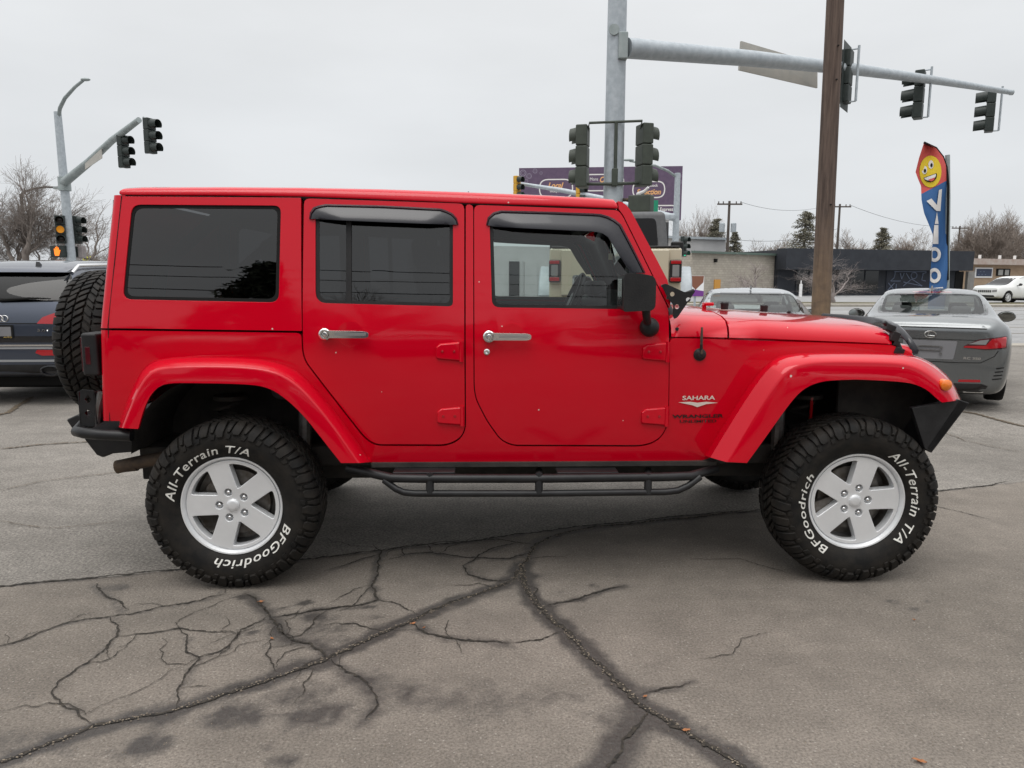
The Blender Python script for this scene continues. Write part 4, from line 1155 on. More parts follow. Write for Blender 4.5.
# fallen leaves
MT['leaf'] = noisy('dry_leaf', (.36, .15, .06), (.22, .10, .05), 60, .8)
LV = [(261, 603, .020, 'orange dry leaf fragment lying beside the rear tyre'), (272, 640, .014, 'small curled leaf on the crack web below the rear tyre'), (413, 625, .018, 'tan leaf on the junction where two cracks meet mid lot'), (424, 629, .010, 'tiny leaf scrap just right of the tan leaf'),
      (645, 698, .014, 'short brown leaf lying in the wide gritty crack'), (686, 732, .018, 'orange leaf sliver lower down in the wide gritty crack'), (919, 763, .026, 'orange curled leaf near the bottom right of the lot'), (914, 621, .010, 'pale leaf crumb beside the damp spots right of the front tyre')]
for px, py, sc, lb in LV:
    p = G(px, py); bm = bmesh.new(); n = 7; c = [bm.verts.new((sc * (i / n - .5) * 1.6, 0, .003 + .004 * math.sin(i * 1.3))) for i in range(n + 1)]
    for sg in (-1, 1):
        e_ = [bm.verts.new((sc * (i / n - .5) * 1.6, sg * sc * .35 * math.sin(PI * (i + .15) / (n + .3)), .004 + sc * .22 * rnd.random())) for i in range(n + 1)]
        for i in range(n): bm.faces.new((c[i], c[i + 1], e_[i + 1], e_[i]))
    o = mk('leaf', bm, MT['leaf']); o.location = (p.x, p.y, .003); o.rotation_euler.z = rnd.uniform(-.8, .8); tag(o, lb, 'leaf', 'fallen leaves on the lot')

# street, kerbs, verge and the lot across
def strip_sheet(name, y0, y1, dz, m, x0=-200, x1=260, bottom=None):
    bm = bmesh.new(); box(bm, ((x0 + x1) / 2, (y0 + y1) / 2, -DROP + dz - .25), (x1 - x0, y1 - y0, .5)); return mk(name, bm, m, kind='structure', bevel=0)
ys_near = 19.0; ys_far = 44.0
bm = bmesh.new(); quad(bm, [(-300, ys_near, -DROP + .0), (400, ys_near, -DROP + .0), (400, ys_far, -DROP), (-300, ys_far, -DROP)]); mk('street', bm, MT['street'], kind='structure')
MT['concrete'] = noisy('kerb_concrete', (.36, .33, .28), (.27, .25, .22), 3, .9, .004, 40)
bm = bmesh.new(); box(bm, (50, ys_far + .1, -DROP - .04), (700, .25, .36)); mk('kerb', bm, MT['concrete'], kind='structure')
bm = bmesh.new(); box(bm, (50, ys_far + 1.2, -DROP - .03), (700, 1.9, .32)); mk('pavement', bm, MT['concrete'], kind='structure')
bm = bmesh.new(); quad(bm, [(-300, ys_far + 4.2, -DROP + .10), (400, ys_far + 4.2, -DROP + .10), (400, 90, -DROP + .10), (-300, 90, -DROP + .10)]); mk('far_lot', bm, MT['street'], kind='structure')
bm = bmesh.new(); box(bm, (50, ys_near - .35, -DROP - .10), (700, .7, .22)); mk('near_kerb', bm, MT['concrete'], kind='structure')
MT['verge'] = noisy('winter_grass', (.09, .085, .04), (.14, .12, .07), 3, .95)
bm = bmesh.new(); box(bm, (50, ys_far + 3.2, -DROP - .03), (700, 2.1, .36)); mk('verge', bm, MT['verge'], kind='structure')
MT['line'] = noisy('road_paint', (.5, .5, .48), (.3, .3, .29), 6, .8)
bm = bmesh.new()
for y in (27.5, 35.5):
    for x in range(-90, 150, 9): quad(bm, [(x, y, -DROP + .004), (x + 3, y, -DROP + .004), (x + 3, y + .14, -DROP + .004), (x, y + .14, -DROP + .004)])
for y in (31.5, 31.85): quad(bm, [(-200, y, -DROP + .004), (250, y, -DROP + .004), (250, y + .12, -DROP + .004), (-200, y + .12, -DROP + .004)])
mk('road_markings', bm, MT['line'], kind='structure')
bm = bmesh.new()                       # old tar joints across the street
for y, w_ in ((21.5, .25), (24.4, .35), (29.2, .3), (33.6, .3), (38.4, .35), (41, .2)): quad(bm, [(-200, y, -DROP + .003), (250, y + 2, -DROP + .003), (250, y + 2 + w_, -DROP + .003), (-200, y + w_, -DROP + .003)])
mk('road_joints', bm, MT['lot_far'], kind='structure')

# ================================================================== traffic lights and poles
MT['sig'] = noisy('signal_green', (.016, .024, .022), (.026, .034, .031), 8, .5)
MT['sig_olive'] = noisy('signal_olive', (.055, .066, .052), (.04, .048, .038), 6, .55)
MT['sig_yellow'] = mat('signal_yellow', (.55, .30, .03), .5)
MT['dark_lens'] = mat('dark_lens', (.02, .015, .012), .2)
MT['amber_on'] = mat('amber_lit', (.8, .3, .02), .4, emit=(1, .38, .03), es=.35)
MT['red_on'] = mat('red_lit', (.8, .1, .02), .4, emit=(1, .12, .03), es=1.0)
MT['green_on'] = mat('green_lit', (.05, .6, .35), .4, emit=(.05, .75, .42), es=.8)
MT['hand_on'] = mat('hand_lit', (.8, .2, .02), .4, emit=(1, .23, .02), es=.9)
def signal(label, loc, rz, vl=.26, body='sig', lit=None, group=None, plate=False, tube_=False, n=3, rear_mount=False, name='traffic_light', tilt=0):
    # faces local +x; 1.07 m tall, origin at the housing centre
    t = thing(name, label, 'traffic light', loc, rz, group); t.rotation_euler = (0, tilt, rz)
    h = .355 * n
    bm = bmesh.new()
    for k in range(n): box(bm, (0, 0, (k - (n - 1) / 2) * .355), (.20, .34, .348))
    hs = mk('housing', bm, MT[body], t, bevel=.02)
    for k in range(n):
        z = (k - (n - 1) / 2) * .355
        bm = bmesh.new(); rr = []
        for j in range(15):
            a = R(-125 + j * 250 / 14) + PI / 2
            rr.append([bm.verts.new((.10, .155 * math.cos(a), z + .155 * math.sin(a))), bm.verts.new((.10 + vl, .15 * math.cos(a), z - .02 + .15 * math.sin(a))), bm.verts.new((.10 + vl, .143 * math.cos(a), z - .02 + .143 * math.sin(a))), bm.verts.new((.10, .147 * math.cos(a), z + .147 * math.sin(a)))])
        for a, b in zip(rr, rr[1:]):
            for q in range(4): bm.faces.new((a[q], a[(q + 1) % 4], b[(q + 1) % 4], b[q]))
        mk('visor', bm, MT[body if body != 'sig_yellow' else 'sig'], t, smooth=40)
        nm = ('green', 'amber', 'red')[k % 3]
        bm = bmesh.new(); lathe(bm, [(.10, .135), (.115, .13), (.13, .07), (.135, .0001)], 18, 'X', (0, 0, z))
        mk('lens', bm, MT[{'green': 'green_on', 'amber': 'amber_on', 'red': 'red_on'}[nm]] if lit == nm else MT['dark_lens'], t)
    if plate:
        bm = solid2d([(-.34, -h / 2 - .13), (.34, -h / 2 - .13), (.34, h / 2 + .13), (-.34, h / 2 + .13)], [[(-.172, -h / 2), (.172, -h / 2), (.172, h / 2), (-.172, h / 2)]], 'yz', .005)
        mk('back_plate', bm, MT['sig'], t)
    if tube_:
        bm = bmesh.new(); tube(bm, [(-.22, 0, -h / 2 + .02), (-.22, 0, h / 2 + .06)], .026, 8)
        for z in (-h / 2 + .02, h / 2 + .0): tube(bm, [(-.22, 0, z), (0, 0, z)], .018, 6)
        mk('mounting_tube', bm, MT['galv'], t)
    return t
# the big galvanised pole with the long arm
Yp = 13.5
pb = P(613.5, 185, Yp); pt = P(616, -6, Yp)
pole = thing('signal_pole', 'tall galvanised steel signal pole behind the red car roof carrying the long mast arm', 'signal pole', (pb.x, Yp, -DROP))
bm = bmesh.new(); tube(bm, [(0, 0, 0), (.0, 0, 9.5)], [.19, .150], 24); mk('shaft', bm, MT['galv'], pole, smooth=60)
bm = bmesh.new(); lathe(bm, [(0, .32), (.04, .32), (.05, .24), (.25, .22)], 20, 'Z'); mk('base_plate', bm, MT['galv_dark'], pole)
def rel(o, v): return Vector(v) - Vector(o.location)
a0 = rel(pole, P(626, 48, Yp - .05)); a1 = rel(pole, P(1012, 92.5, 19.5))
bm = bmesh.new(); tube(bm, [a0.lerp(a1, t) + Vector((0, 0, .10 * math.sin(PI * t))) for t in (0, .25, .5, .75, 1)], [.17, .145, .118, .09, .06], 20); mk('mast_arm', bm, MT['galv'], pole, smooth=60)
bm = bmesh.new(); lathe(bm, [(-.05, .065), (.02, .065), (.03, .05)], 14, 'X', a1); mk('arm_cap', bm, MT['galv_dark'], pole)
bm = bmesh.new(); box(bm, a0 + Vector((-.07, 0, 0)), (.16, .36, .44)); mk('arm_bracket', bm, MT['galv_dark'], pole, bevel=.02)
bm = bmesh.new(); c = rel(pole, P(610.5, 29.5, Yp - .17)); lathe(bm, [(-.03, .09), (.0, .09), (.01, .07)], 20, 'Y', (-.07, -.155, c.z)); mk('hand_hole_cover', bm, MT['galv_dark'], pole)
# back of the street name sign on the arm
MT['sign_back'] = noisy('sign_back', (.42, .40, .36), (.36, .35, .32), 4, .6, metal=.1)
c1 = [P(741.5, 41, 15.3), P(817.5, 63.5, 16.9), P(817.5, 88, 16.9), P(739.5, 70, 15.3)]
bm = bmesh.new(); f = quad(bm, [v - c1[0] for v in c1]); r = bmesh.ops.extrude_face_region(bm, geom=[f])
for g in r['geom']:
    if isinstance(g, bmesh.types.BMVert): g.co += Vector((-.02, .03, 0))
o = mk('street_sign', bm, MT['sign_back'], smooth=0); o.location = c1[0]; tag(o, 'blank grey back of a long street sign hanging on the big mast arm', 'sign')
ga = 'traffic lights on the long mast arm'
signal('dark signal with back plate hanging nearest the wooden pole on the long arm', P(846, 77, 16.3), R(144), plate=True, tube_=True, group=ga)
signal('middle signal of the long arm, hoods to the left', P(919, 95, 17.9), R(146), plate=False, tube_=True, group=ga)
signal('signal at the far right tip of the long arm', P(990.5, 111, 20.2), R(150), plate=False, tube_=True, group=ga)
# pair clamped on the big pole
gp = 'signals clamped on the big steel pole'
signal('olive signal left of the steel pole, its hoods facing left', P(582.5, 157, Yp), R(165), vl=.12, body='sig_olive', group=gp)
signal('olive signal right of the steel pole, its hoods facing right', P(644, 155.5, Yp), R(15), vl=.12, body='sig_olive', group=gp)
bm = bmesh.new()
L = [rel(pole, P(588, 131, Yp)), rel(pole, P(588, 125.5, Yp)), rel(pole, P(640, 123.5, Yp)), rel(pole, P(640, 130, Yp))]
off = Vector((0, -.22, 0)); tube(bm, [L[0], L[1] + off, L[2] + off, L[3]], .022, 8); L = [rel(pole, P(584, 184, Yp)), rel(pole, P(612, 185.5, Yp)), rel(pole, P(641, 183, Yp))]
tube(bm, [L[0], L[1] + off, L[2]], .028, 8); tube(bm, [rel(pole, P(614.5, 125, Yp)) + off, rel(pole, P(613.3, 186, Yp)) + off], .03, 8); mk('signal_bracket', bm, MT['sig_olive'], pole)
bm = bmesh.new(); box(bm, rel(pole, P(613, 179, Yp)) + off, (.10, .10, .30)); mk('terminal_box', bm, MT['sig_olive'], pole, bevel=.015)
# walk signal below
t = thing('walk_signal', 'small olive walk signal housing just above the red car windscreen corner', 'walk signal', P(641, 204, Yp - .3), R(-30))
bm = bmesh.new(); box(bm, (0, 0, 0), (.40, .25, .30)); mk('housing', bm, MT['sig_olive'], t, bevel=.03)
bm = bmesh.new(); tube(bm, [(-.1, 0, .08), (-.5, .1, .10)], .03, 8); mk('bracket', bm, MT['rust'], t)
bm = bmesh.new(); tube(bm, [(-.05, 0, .16), (.1, -.1, .2), (.17, -.12, .26)], [.05, .03, .02], 8); mk('sensor', bm, MT['white'], t)
bm = solid2d([(-.16, -.14), (.16, -.14), (.16, .14), (-.16, .14)], (), 'xz', .02); o = mk('street_plate', bm, mat('sign_green', (.02, .30, .17), .5)); o.location = P(650.5, 207, 16); tag(o, 'small green plate behind the grey truck roof', 'sign')
# leaning wooden pole
MT['wood'] = None
m = mat('weathered_wood', (.09, .06, .045), .85); N = NT(m); v = N.obj(); vm = N.n('ShaderNodeMapping', {'Vector': v, 'Scale': (9, 9, .5)}).outputs[0]
g_ = N.rng(N.noise(2.6, 8, .65, vm), .3, .7, 0, 1); c = N.mix(g_, (.05, .034, .028), (.16, .115, .092))
sp = N.n('ShaderNodeSeparateXYZ', {0: v}); low = N.rng(N.math('ADD', sp.outputs['Z'], N.math('MULTIPLY', N.noise(3, 5, .6, vm), 1.2)), 1.9, 3.5, 1, 0)
c = N.mix(N.math('MULTIPLY', low, N.rng(N.noise(5, 6, .7, v), .35, .6, .45, 1)), c, (.27, .185, .115)); N.l(c, N.b.inputs['Base Color']); N.bump(N.noise(6, 6, .7, vm), .02, .8); MT['wood'] = m
wp = thing('wooden_pole', 'brown weathered wooden utility pole rising past the mast arm', 'utility pole', (0, 0, 0))
a = P(819.3, 340, 12.2); b = P(836, -14, 12.2); d = (b - a) / (b.z - a.z); base = a + d * (-DROP - a.z - .2)
wp.location = base; bm = bmesh.new(); tube(bm, [d * 0, d * 4, d * 9.5], [.152, .138, .118], 20); mk('shaft', bm, MT['wood'], wp, smooth=60)
bm = bmesh.new()
for z in (4.9, 5.4, 6.4, 3.0): tube(bm, [d * z + Vector((.02, -.13, 0)), d * z + Vector((.02, -.16, 0))], .012, 6)
mk('bolt', bm, MT['gap'], wp)

# left signal pole with luminaire
Yl = 29.0
lp = thing('signal_pole', 'slim grey signal pole with a curved street lamp over the dark wagon', 'signal pole', (0, 0, 0))
a = P(71.5, 262, Yl); b = P(57.5, 112, Yl); d = (b - a) / (b.z - a.z); lp.location = a + d * (-a.z)
zt = b.z; bm = bmesh.new(); tube(bm, [d * 0, d * zt], [.19, .13], 16); mk('shaft', bm, MT['galv'], lp, smooth=60)
L = [rel(lp, P(x, y, Y)) for x, y, Y in ((58.5, 117, 29), (60, 108, 28.8), (65, 98, 28.4), (75, 87, 27.6), (83, 80.5, 27))]
bm = bmesh.new(); tube(bm, L, [.07, .07, .065, .055, .05], 10); mk('lamp_arm', bm, MT['galv_dark'], lp, smooth=60)
bm = bmesh.new(); bmesh.ops.create_uvsphere(bm, u_segments=14, v_segments=8, radius=.5, matrix=Matrix.Translation(rel(lp, P(85.5, 79.5, 27))) @ Matrix.Diagonal((.34, .2, .11, 1))); mk('lamp_head', bm, MT['galv_dark'], lp, smooth=60)
bm = bmesh.new(); tube(bm, [rel(lp, P(63, 183.5, 29)), rel(lp, P(88, 163, 27.6)), rel(lp, P(112, 140.5, 26)), rel(lp, P(139, 120, 24.5))], [.17, .14, .115, .09], 14); mk('mast_arm', bm, MT['galv_dark'], lp, smooth=60)
bm = bmesh.new(); lathe(bm, [(-.25, .22), (.25, .22)], 14, 'Z', rel(lp, P(64.5, 184, 29))); mk('arm_collar', bm, MT['galv_dark'], lp)
gl = 'traffic lights on the left mast arm'
signal('inner one of the two signals on the left slanting arm', P(123.5, 151.5, 25.6), R(-20), tube_=True, group=gl)
signal('outermost signal at the tip of the left slanting arm', P(150, 136, 24.0), R(-20), tube_=True, group=gl)
c1 = [P(85, 163.5, 27.4), P(101.5, 148.5, 26.3), P(102, 158, 26.3), P(85, 169.5, 27.4)]
bm = bmesh.new(); f = quad(bm, [v - c1[0] for v in c1]); r = bmesh.ops.extrude_face_region(bm, geom=[f])
for g in r['geom']:
    if isinstance(g, bmesh.types.BMVert): g.co += Vector((.0, .03, 0))
o = mk('street_sign', bm, MT['sign_back'], smooth=0); o.location = c1[0]; tag(o, 'grey back of the street sign under the left slanting arm', 'sign')
signal('signal with its amber light lit, left of the slim grey pole', P(60.5, 229.5, 28.8), R(-62), lit='amber')
signal('unlit signal seen from the side right of the slim grey pole', P(76.5, 230, 29.4), R(-12))
t = thing('walk_signal', 'walk signal showing an orange hand low on the slim pole', 'walk signal', P(59, 251.5, 28.8), R(0))
bm = bmesh.new(); box(bm, (0, 0, 0), (.55, .22, .45)); mk('housing', bm, MT['sig'], t, bevel=.03)
hand = [(-.09, -.15), (.06, -.15), (.10, -.04), (.13, .04), (.10, .06), (.07, .02), (.07, .13), (.045, .14), (.03, .05), (.02, .17), (-.01, .17), (-.02, .05), (-.035, .15), (-.06, .15), (-.06, .04), (-.09, .10), (-.115, .09), (-.11, -.04)]
bm = solid2d(hand, (), 'xz', .01)
for v in bm.verts: v.co.y -= .125; v.co.z *= 1.1
mk('hand_symbol', bm, MT['hand_on'], t, smooth=0)
o = thing('walk_signal', 'walk signal seen edge on at the right of the slim pole', 'walk signal', P(79, 252, 29.4), R(0)); bm = bmesh.new(); box(bm, (0, 0, 0), (.42, .3, .48)); mk('housing', bm, noisy('faded_grey', (.3, .27, .26), (.2, .18, .18), 5, .7), o, bevel=.03); bm = bmesh.new(); box(bm, (-.05, -.16, 0), (.2, .02, .38)); mk('face', bm, MT['sig'], o)
# small yellow sign
t = thing('warning_sign', 'small yellow rectangular sign beyond the silver roof rail', 'sign', P(87.5, 260, 34)); t.location.z = 0
zc_ = P(87.5, 260, 34).z; bm = bmesh.new(); box(bm, (0, 0, zc_), (.42, .02, .34)); mk('panel', bm, mat('sign_yellow', (.75, .72, .12), .5), t); bm = bmesh.new(); tube(bm, [(0, .04, 0), (0, .04, zc_ + .1)], .03, 8); mk('post', bm, MT['galv'], t)
bm = bmesh.new()
for k in (-.08, .05): box(bm, (0, -.015, zc_ + k), (.30, .006, .05))
mk('lettering', bm, MT['gap'], t)

# yellow signals on the arm across the junction, with their pole
Yq = 33.0
qp = thing('signal_pole', 'grey signal pole standing in front of the purple billboard with a curved lamp arm', 'signal pole', (P(675.5, 240, Yq).x, Yq, -DROP))
bm = bmesh.new(); tube(bm, [(0, 0, 0), (.0, 0, P(676, 173, Yq).z + DROP)], [.17, .12], 14); mk('shaft', bm, MT['galv'], qp, smooth=60)
L = [rel(qp, P(x, y, Y)) for x, y, Y in ((675, 176, 33), (668, 171, 32.8), (655, 165.5, 32), (640, 163, 31), (630, 161, 30.3))]
bm = bmesh.new(); tube(bm, L, [.06, .06, .05, .04, .04], 8); mk('lamp_arm', bm, MT['galv_dark'], qp, smooth=60)
bm = bmesh.new(); bmesh.ops.create_uvsphere(bm, u_segments=12, v_segments=8, radius=.5, matrix=Matrix.Translation(rel(qp, P(628, 160, 30.3))) @ Matrix.Diagonal((.5, .2, .10, 1))); mk('lamp_head', bm, MT['galv_dark'], qp, smooth=60)
bm = bmesh.new(); tube(bm, [rel(qp, P(675, 218, 33)), rel(qp, P(600, 198, 34.5)), rel(qp, P(560, 190, 35.5)), rel(qp, P(519, 183.5, 36.5))], [.16, .13, .11, .08], 10); mk('mast_arm', bm, MT['galv'], qp, smooth=60)
bm = bmesh.new(); box(bm, rel(qp, P(669, 217, 32.6)), (.5, .3, .3)); mk('junction_box', bm, MT['galv'], qp, bevel=.08)
gy = 'yellow signals on the arm before the billboard'
signal('yellow signal at the left tip of the arm over the roof edge', P(517, 187.5, 36), R(-40), body='sig_yellow', lit='green', group=gy)
signal('yellow signal farther right, half hidden by the red roof', P(579.5, 198, 35), R(-40), body='sig_yellow', group=gy)
signal('small dark signal showing green beside the grey truck fender', P(683.5, 246.5, 40), R(-50), lit='green')

# ================================================================== billboard and buildings
MT['purple'] = noisy('billboard_purple', (.095, .062, .112), (.12, .08, .135), 3, .6)
MT['cream'] = mat('cream_print', (.72, .70, .68), .6); MT['orange_print'] = mat('orange_print', (.75, .40, .17), .6)
Yb = 66.0
A_ = P(519, 168, Yb); B_ = P(682.5, 172.5, Yb - 1.5); W_ = (B_ - A_).length; ang = math.atan2(B_.y - A_.y, B_.x - A_.x)
Hb = A_.z - P(519, 221, Yb).z
bb = thing('billboard', 'large purple billboard with cream outlined bubbles behind the big steel pole', 'billboard', (A_.x, A_.y, -DROP), ang)
zt = A_.z + DROP; zb = zt - Hb
bm = bmesh.new(); box(bm, (W_ / 2, .2, (zt + zb) / 2), (W_, .3, Hb)); pan = mk('panel', bm, MT['purple'], bb)
bm = bmesh.new(); tube(bm, [(W_ * .52, .8, 0), (W_ * .52, .8, zb + 1)], .5, 14); mk('post', bm, MT['galv_dark'], bb)
def bxy(px, py):                       # pixel -> billboard plane (x, z)
    d = ray(px, py); n = Vector((-math.sin(ang), math.cos(ang), 0)); o = bb.location
    t = (o - CAM).dot(n) / d.dot(n); p = CAM + d * t - o
    return (p.x * math.cos(ang) + p.y * math.sin(ang), p.z)
def bubble(x0, y0, x1, y1, name='bubble_outline'):
    a = bxy(x0, y0); b = bxy(x1, y1); r = (a[1] - b[1]) * .48; w_ = .10
    o_ = rounded([(a[0], b[1]), (b[0], b[1]), (b[0], a[1]), (a[0], a[1])], r, 6); i_ = rounded([(a[0] + w_, b[1] + w_), (b[0] - w_, b[1] + w_), (b[0] - w_, a[1] - w_), (a[0] + w_, a[1] - w_)], r - w_, 6)
    bm = fill2d(o_, [i_])
    for v in bm.verts: v.co.y = .04
    mk(name, bm, MT['cream'], bb, smooth=0)
def btext(s_, x0, y0, x1, y1, m, **k):
    a = bxy(x0, y0); b = bxy(x1, y1); bm = fit_text(s_, a[0], b[0], b[1], a[1], **k)
    for v in bm.verts: v.co = Vector((v.co.x, .035, v.co.y))
    mk('lettering', bm, MT[m], bb, smooth=0)
bubble(539, 179, 573, 198); btext('Local', 548, 182.5, 563.5, 188, 'orange_print', offset=.03, shear=.3); btext('Independent', 550, 190, 568, 193, 'cream', offset=.01)
bubble(582, 174, 624, 191); btext('More', 590, 177.5, 598, 180.5, 'cream'); btext('Quality', 600, 176.5, 619, 184, 'orange_print', offset=.03, shear=.3)
bubble(632.5, 181, 665, 198); btext('Big In-Stock', 640, 184, 658, 187.5, 'cream', offset=.02); btext('Selection', 636.5, 189, 661, 194.5, 'orange_print', offset=.03, shear=.3)
bubble(648, 205, 677, 217); btext('Local Express', 650, 207.5, 673, 212, 'cream', offset=.02)
MT['swirl'] = mat('pale_violet', (.3, .26, .34), .6)
rnd = random.Random(5)
for cx, cy, rr in ((523, 173, 3.2), (529, 176, 2.6), (526, 181, 2), (535, 171, 2.2), (679, 176, 2.2), (680, 182, 2), (541, 173, 1.5), (522, 186, 1.6)):
    bm = bmesh.new(); c = bxy(cx, cy); r_ = rr * Yb / FPX
    for q in (1, .55):
        ring = [(c[0] + r_ * q * math.cos(t * PI / 8), c[1] + r_ * q * math.sin(t * PI / 8)) for t in range(17)]
        for a, b in zip(ring, ring[1:]):
            ca = (c[0] + (a[0] - c[0]) * .82, c[1] + (a[1] - c[1]) * .82); cb = (c[0] + (b[0] - c[0]) * .82, c[1] + (b[1] - c[1]) * .82)
            quad(bm, [(a[0], .035, a[1]), (b[0], .035, b[1]), (cb[0], .035, cb[1]), (ca[0], .035, ca[1])])
    mk('swirl_pattern', bm, MT['swirl'], bb, smooth=0)

def brick(name, c0, c1, mortar, scale=1.0, w_=.4, h_=.2):
    m = mat(name, c0, .9); N = NT(m); v = N.obj()
    sp = N.n('ShaderNodeSeparateXYZ', {0: v}); cb = N.n('ShaderNodeCombineXYZ', {0: N.math('ADD', sp.outputs[0], sp.outputs[1]), 1: sp.outputs[2]}).outputs[0]
    bt = N.n('ShaderNodeTexBrick', {'Vector': cb, 'Color1': (*c0, 1), 'Color2': (*c1, 1), 'Mortar': (*mortar, 1), 'Scale': 1.0, 'Mortar Size': .012, 'Brick Width': w_, 'Row Height': h_})
    c = N.mix(N.rng(N.noise(.7, 6, .65, v), .4, .75, 0, .5), bt.outputs[0], tuple(x * .55 for x in c0)); N.l(c, N.b.inputs['Base Color']); return m
MT['block'] = brick('split_block', (.44, .40, .335), (.36, .325, .275), (.28, .255, .22))
MT['tanbrick'] = brick('tan_brick', (.46, .33, .22), (.39, .27, .18), (.34, .27, .20), w_=.3, h_=.1)
MT['charcoal'] = noisy('charcoal_paint', (.018, .021, .028), (.028, .032, .040), 1, .7)
MT['greywall'] = noisy('grey_stucco', (.50, .50, .50), (.44, .44, .44), .6, .9)
MT['window'] = mat('dark_window', (.012, .014, .016), .06, spec=.6)
def wpt(px, py, Y): p = P(px, py, Y); return p
def bldg(name, label, pxa, Ya, pxb, Yb_, ytop, m, depth=14, base=-DROP, cat='building'):
    a = P(pxa, ytop, Ya); b = P(pxb, ytop, Yb_); b.z = a.z
    t = thing(name, label, cat, (a.x, a.y, base), math.atan2(b.y - a.y, b.x - a.x))
    L_ = math.hypot(b.x - a.x, b.y - a.y); H = a.z - base
    bm = bmesh.new(); box(bm, (L_ / 2, depth / 2, H / 2), (L_, depth, H)); mk('wall', bm, MT[m], t)
    return t, L_, H
def along(t, px, yoff=0):              # pixel column -> distance along a facade
    d = ray(px, 278); n = Vector((-math.sin(t.rotation_euler.z), math.cos(t.rotation_euler.z), 0)); s = (Vector(t.location) - CAM).dot(n) / d.dot(n)
    p = CAM + d * s - Vector(t.location); return p.x * math.cos(t.rotation_euler.z) + p.y * math.sin(t.rotation_euler.z)
def pan_(t, name, x0, x1, z0, z1, y0, m, th=.06, parent=None, bevel=0):
    bm = bmesh.new(); box(bm, ((x0 + x1) / 2, y0 - th / 2, (z0 + z1) / 2), (abs(x1 - x0), th, z1 - z0)); return mk(name, bm, MT[m] if isinstance(m, str) else m, parent or t, bevel=bevel)
MT['cop'] = mat('green_coping', (.10, .14, .12), .6)
t, L_, H = bldg('block_building', 'low building of tan split blocks behind the silver car', 692, 62, 792, 70, 253, 'block', 12)
pan_(t, 'coping', -.1, L_ + .1, H - .001, H + .18, .0, 'cop', .3)
pan_(t, 'door', along(t, 714), along(t, 720), 0, 1.55 + .0, -.003, mat('orange_panel', (.55, .27, .05), .6), .08)
pan_(t, 'wall_lamp', along(t, 713), along(t, 714.5), 3.0, 3.3, -.003, 'gap', .25)
t, L_, H = bldg('grey_building', 'taller plain pale grey building left of the tan block building', 660, 80, 726, 84, 238, 'greywall', 16)
pan_(t, 'parapet', 0, L_, H + .002, H + .25, .0, 'galv', .3)
t, L_, H = bldg('dark_building', 'long charcoal shop front with big windows beyond the wooden pole', 779, 68, 961, 74, 250, 'charcoal', 14)
pan_(t, 'fascia', -.2, L_ + .2, H - 1.75, H + .12, .02, 'charcoal', 1.4)
for a, b in ((796, 808), (808.5, 816), (837, 850), (850.8, 863.5), (864.3, 878)):
    w0_ = pan_(t, 'window', along(t, a), along(t, b), .35, H - 1.8, -.002, 'window', .05); pan_(t, 'frame', along(t, a) - .05, along(t, a) + .05, .35, H - 1.8, -.052, 'charcoal', .05, w0_)
pan_(t, 'doorway', along(t, 955), along(t, 963), 0, H - 1.8, -.002, 'gap', .05)
pan_(t, 'side_column', along(t, 963.5), along(t, 970), 0, H - 1.8, -.2, noisy('grey_block', (.25, .24, .22), (.2, .19, .18), 3, .9), .3)
MT['chalk'] = mat('faded_chalk', (.16, .19, .26), .8)
ms = pan_(t, 'mural_panel', along(t, 886), along(t, 931), .2, H - 1.8, -.002, mat('mural_navy', (.018, .022, .035), .6), .06)
def mur(px, py): x = along(t, px); d = ray(px, py); s = (Vector((t.location.x + x * math.cos(t.rotation_euler.z), t.location.y + x * math.sin(t.rotation_euler.z), 0)) - CAM).length / math.hypot(d.x, d.y); return Vector((x, -.085, CH + d.z * s - t.location.z))
bm = bmesh.new()
for a, b in (((893, 271.5), (925, 271.5)), ((894, 272), (893.5, 277)), ((893.5, 277.5), (890, 281)), ((899, 273), (901, 279)), ((901, 279), (903, 273)), ((890, 281), (900, 281)), ((903, 286), (911, 279)), ((911, 279), (922, 286)), ((905, 273), (909, 279)), ((922, 274), (921, 280)), ((921, 280), (925, 281)), ((921, 274), (925, 272.5)), ((903, 282), (922, 286)), ((888, 283), (894, 290)), ((894, 283), (888, 290)), ((896, 284), (896, 290))): tube(bm, [mur(*a), mur(*b)], .045, 5)
ring = [mur(913 + 3 * math.cos(k * PI / 8), 275.5 + 3.2 * math.sin(k * PI / 8)) for k in range(17)]; tube(bm, ring, .045, 5)
mk('mural_marks', bm, MT['chalk'], ms)
t, L_, H = bldg('brick_building', 'low tan brick building with pale roof edge at the right border', 964, 77, 1075, 84, 261, 'tanbrick', 8)
pan_(t, 'roof_edge', -.2, L_ + .4, H - .35, H + .25, .02, noisy('dusty_metal', (.34, .25, .21), (.42, .37, .33), 2, .6), .9)
s_ = pan_(t, 'wall_sign', along(t, 973.5), along(t, 991), 1.55 + .25, 2.75 + .1, -.002, 'white', .12)
z1_, z2_ = 1.95, 2.72
pan_(t, 'sign_face', along(t, 974.8), along(t, 990), z1_, z2_, -.124, mat('sign_navy', (.03, .045, .09), .5), .02, s_)
bm = fit_text('AUTO', along(t, 978), along(t, 987), z1_ + .35, z2_ - .12) if False else bmesh.new()
for k in range(5): box(bm, (along(t, 977) + k * .26, -.15, z1_ + .18 + .3 * (k % 2)), (.18, .01, .07))
mk('sign_marks', bm, MT['chalk'], s_)
w0_ = pan_(t, 'window', along(t, 995.5), along(t, 1009), 2.0, 2.75, -.002, 'gap', .08)
for a, b in ((997, 1001.5), (1003.5, 1007.5)): pan_(t, 'pane', along(t, a), along(t, b), 2.08, 2.65, -.084, mat('blind', (.35, .35, .33), .5), .02, w0_)
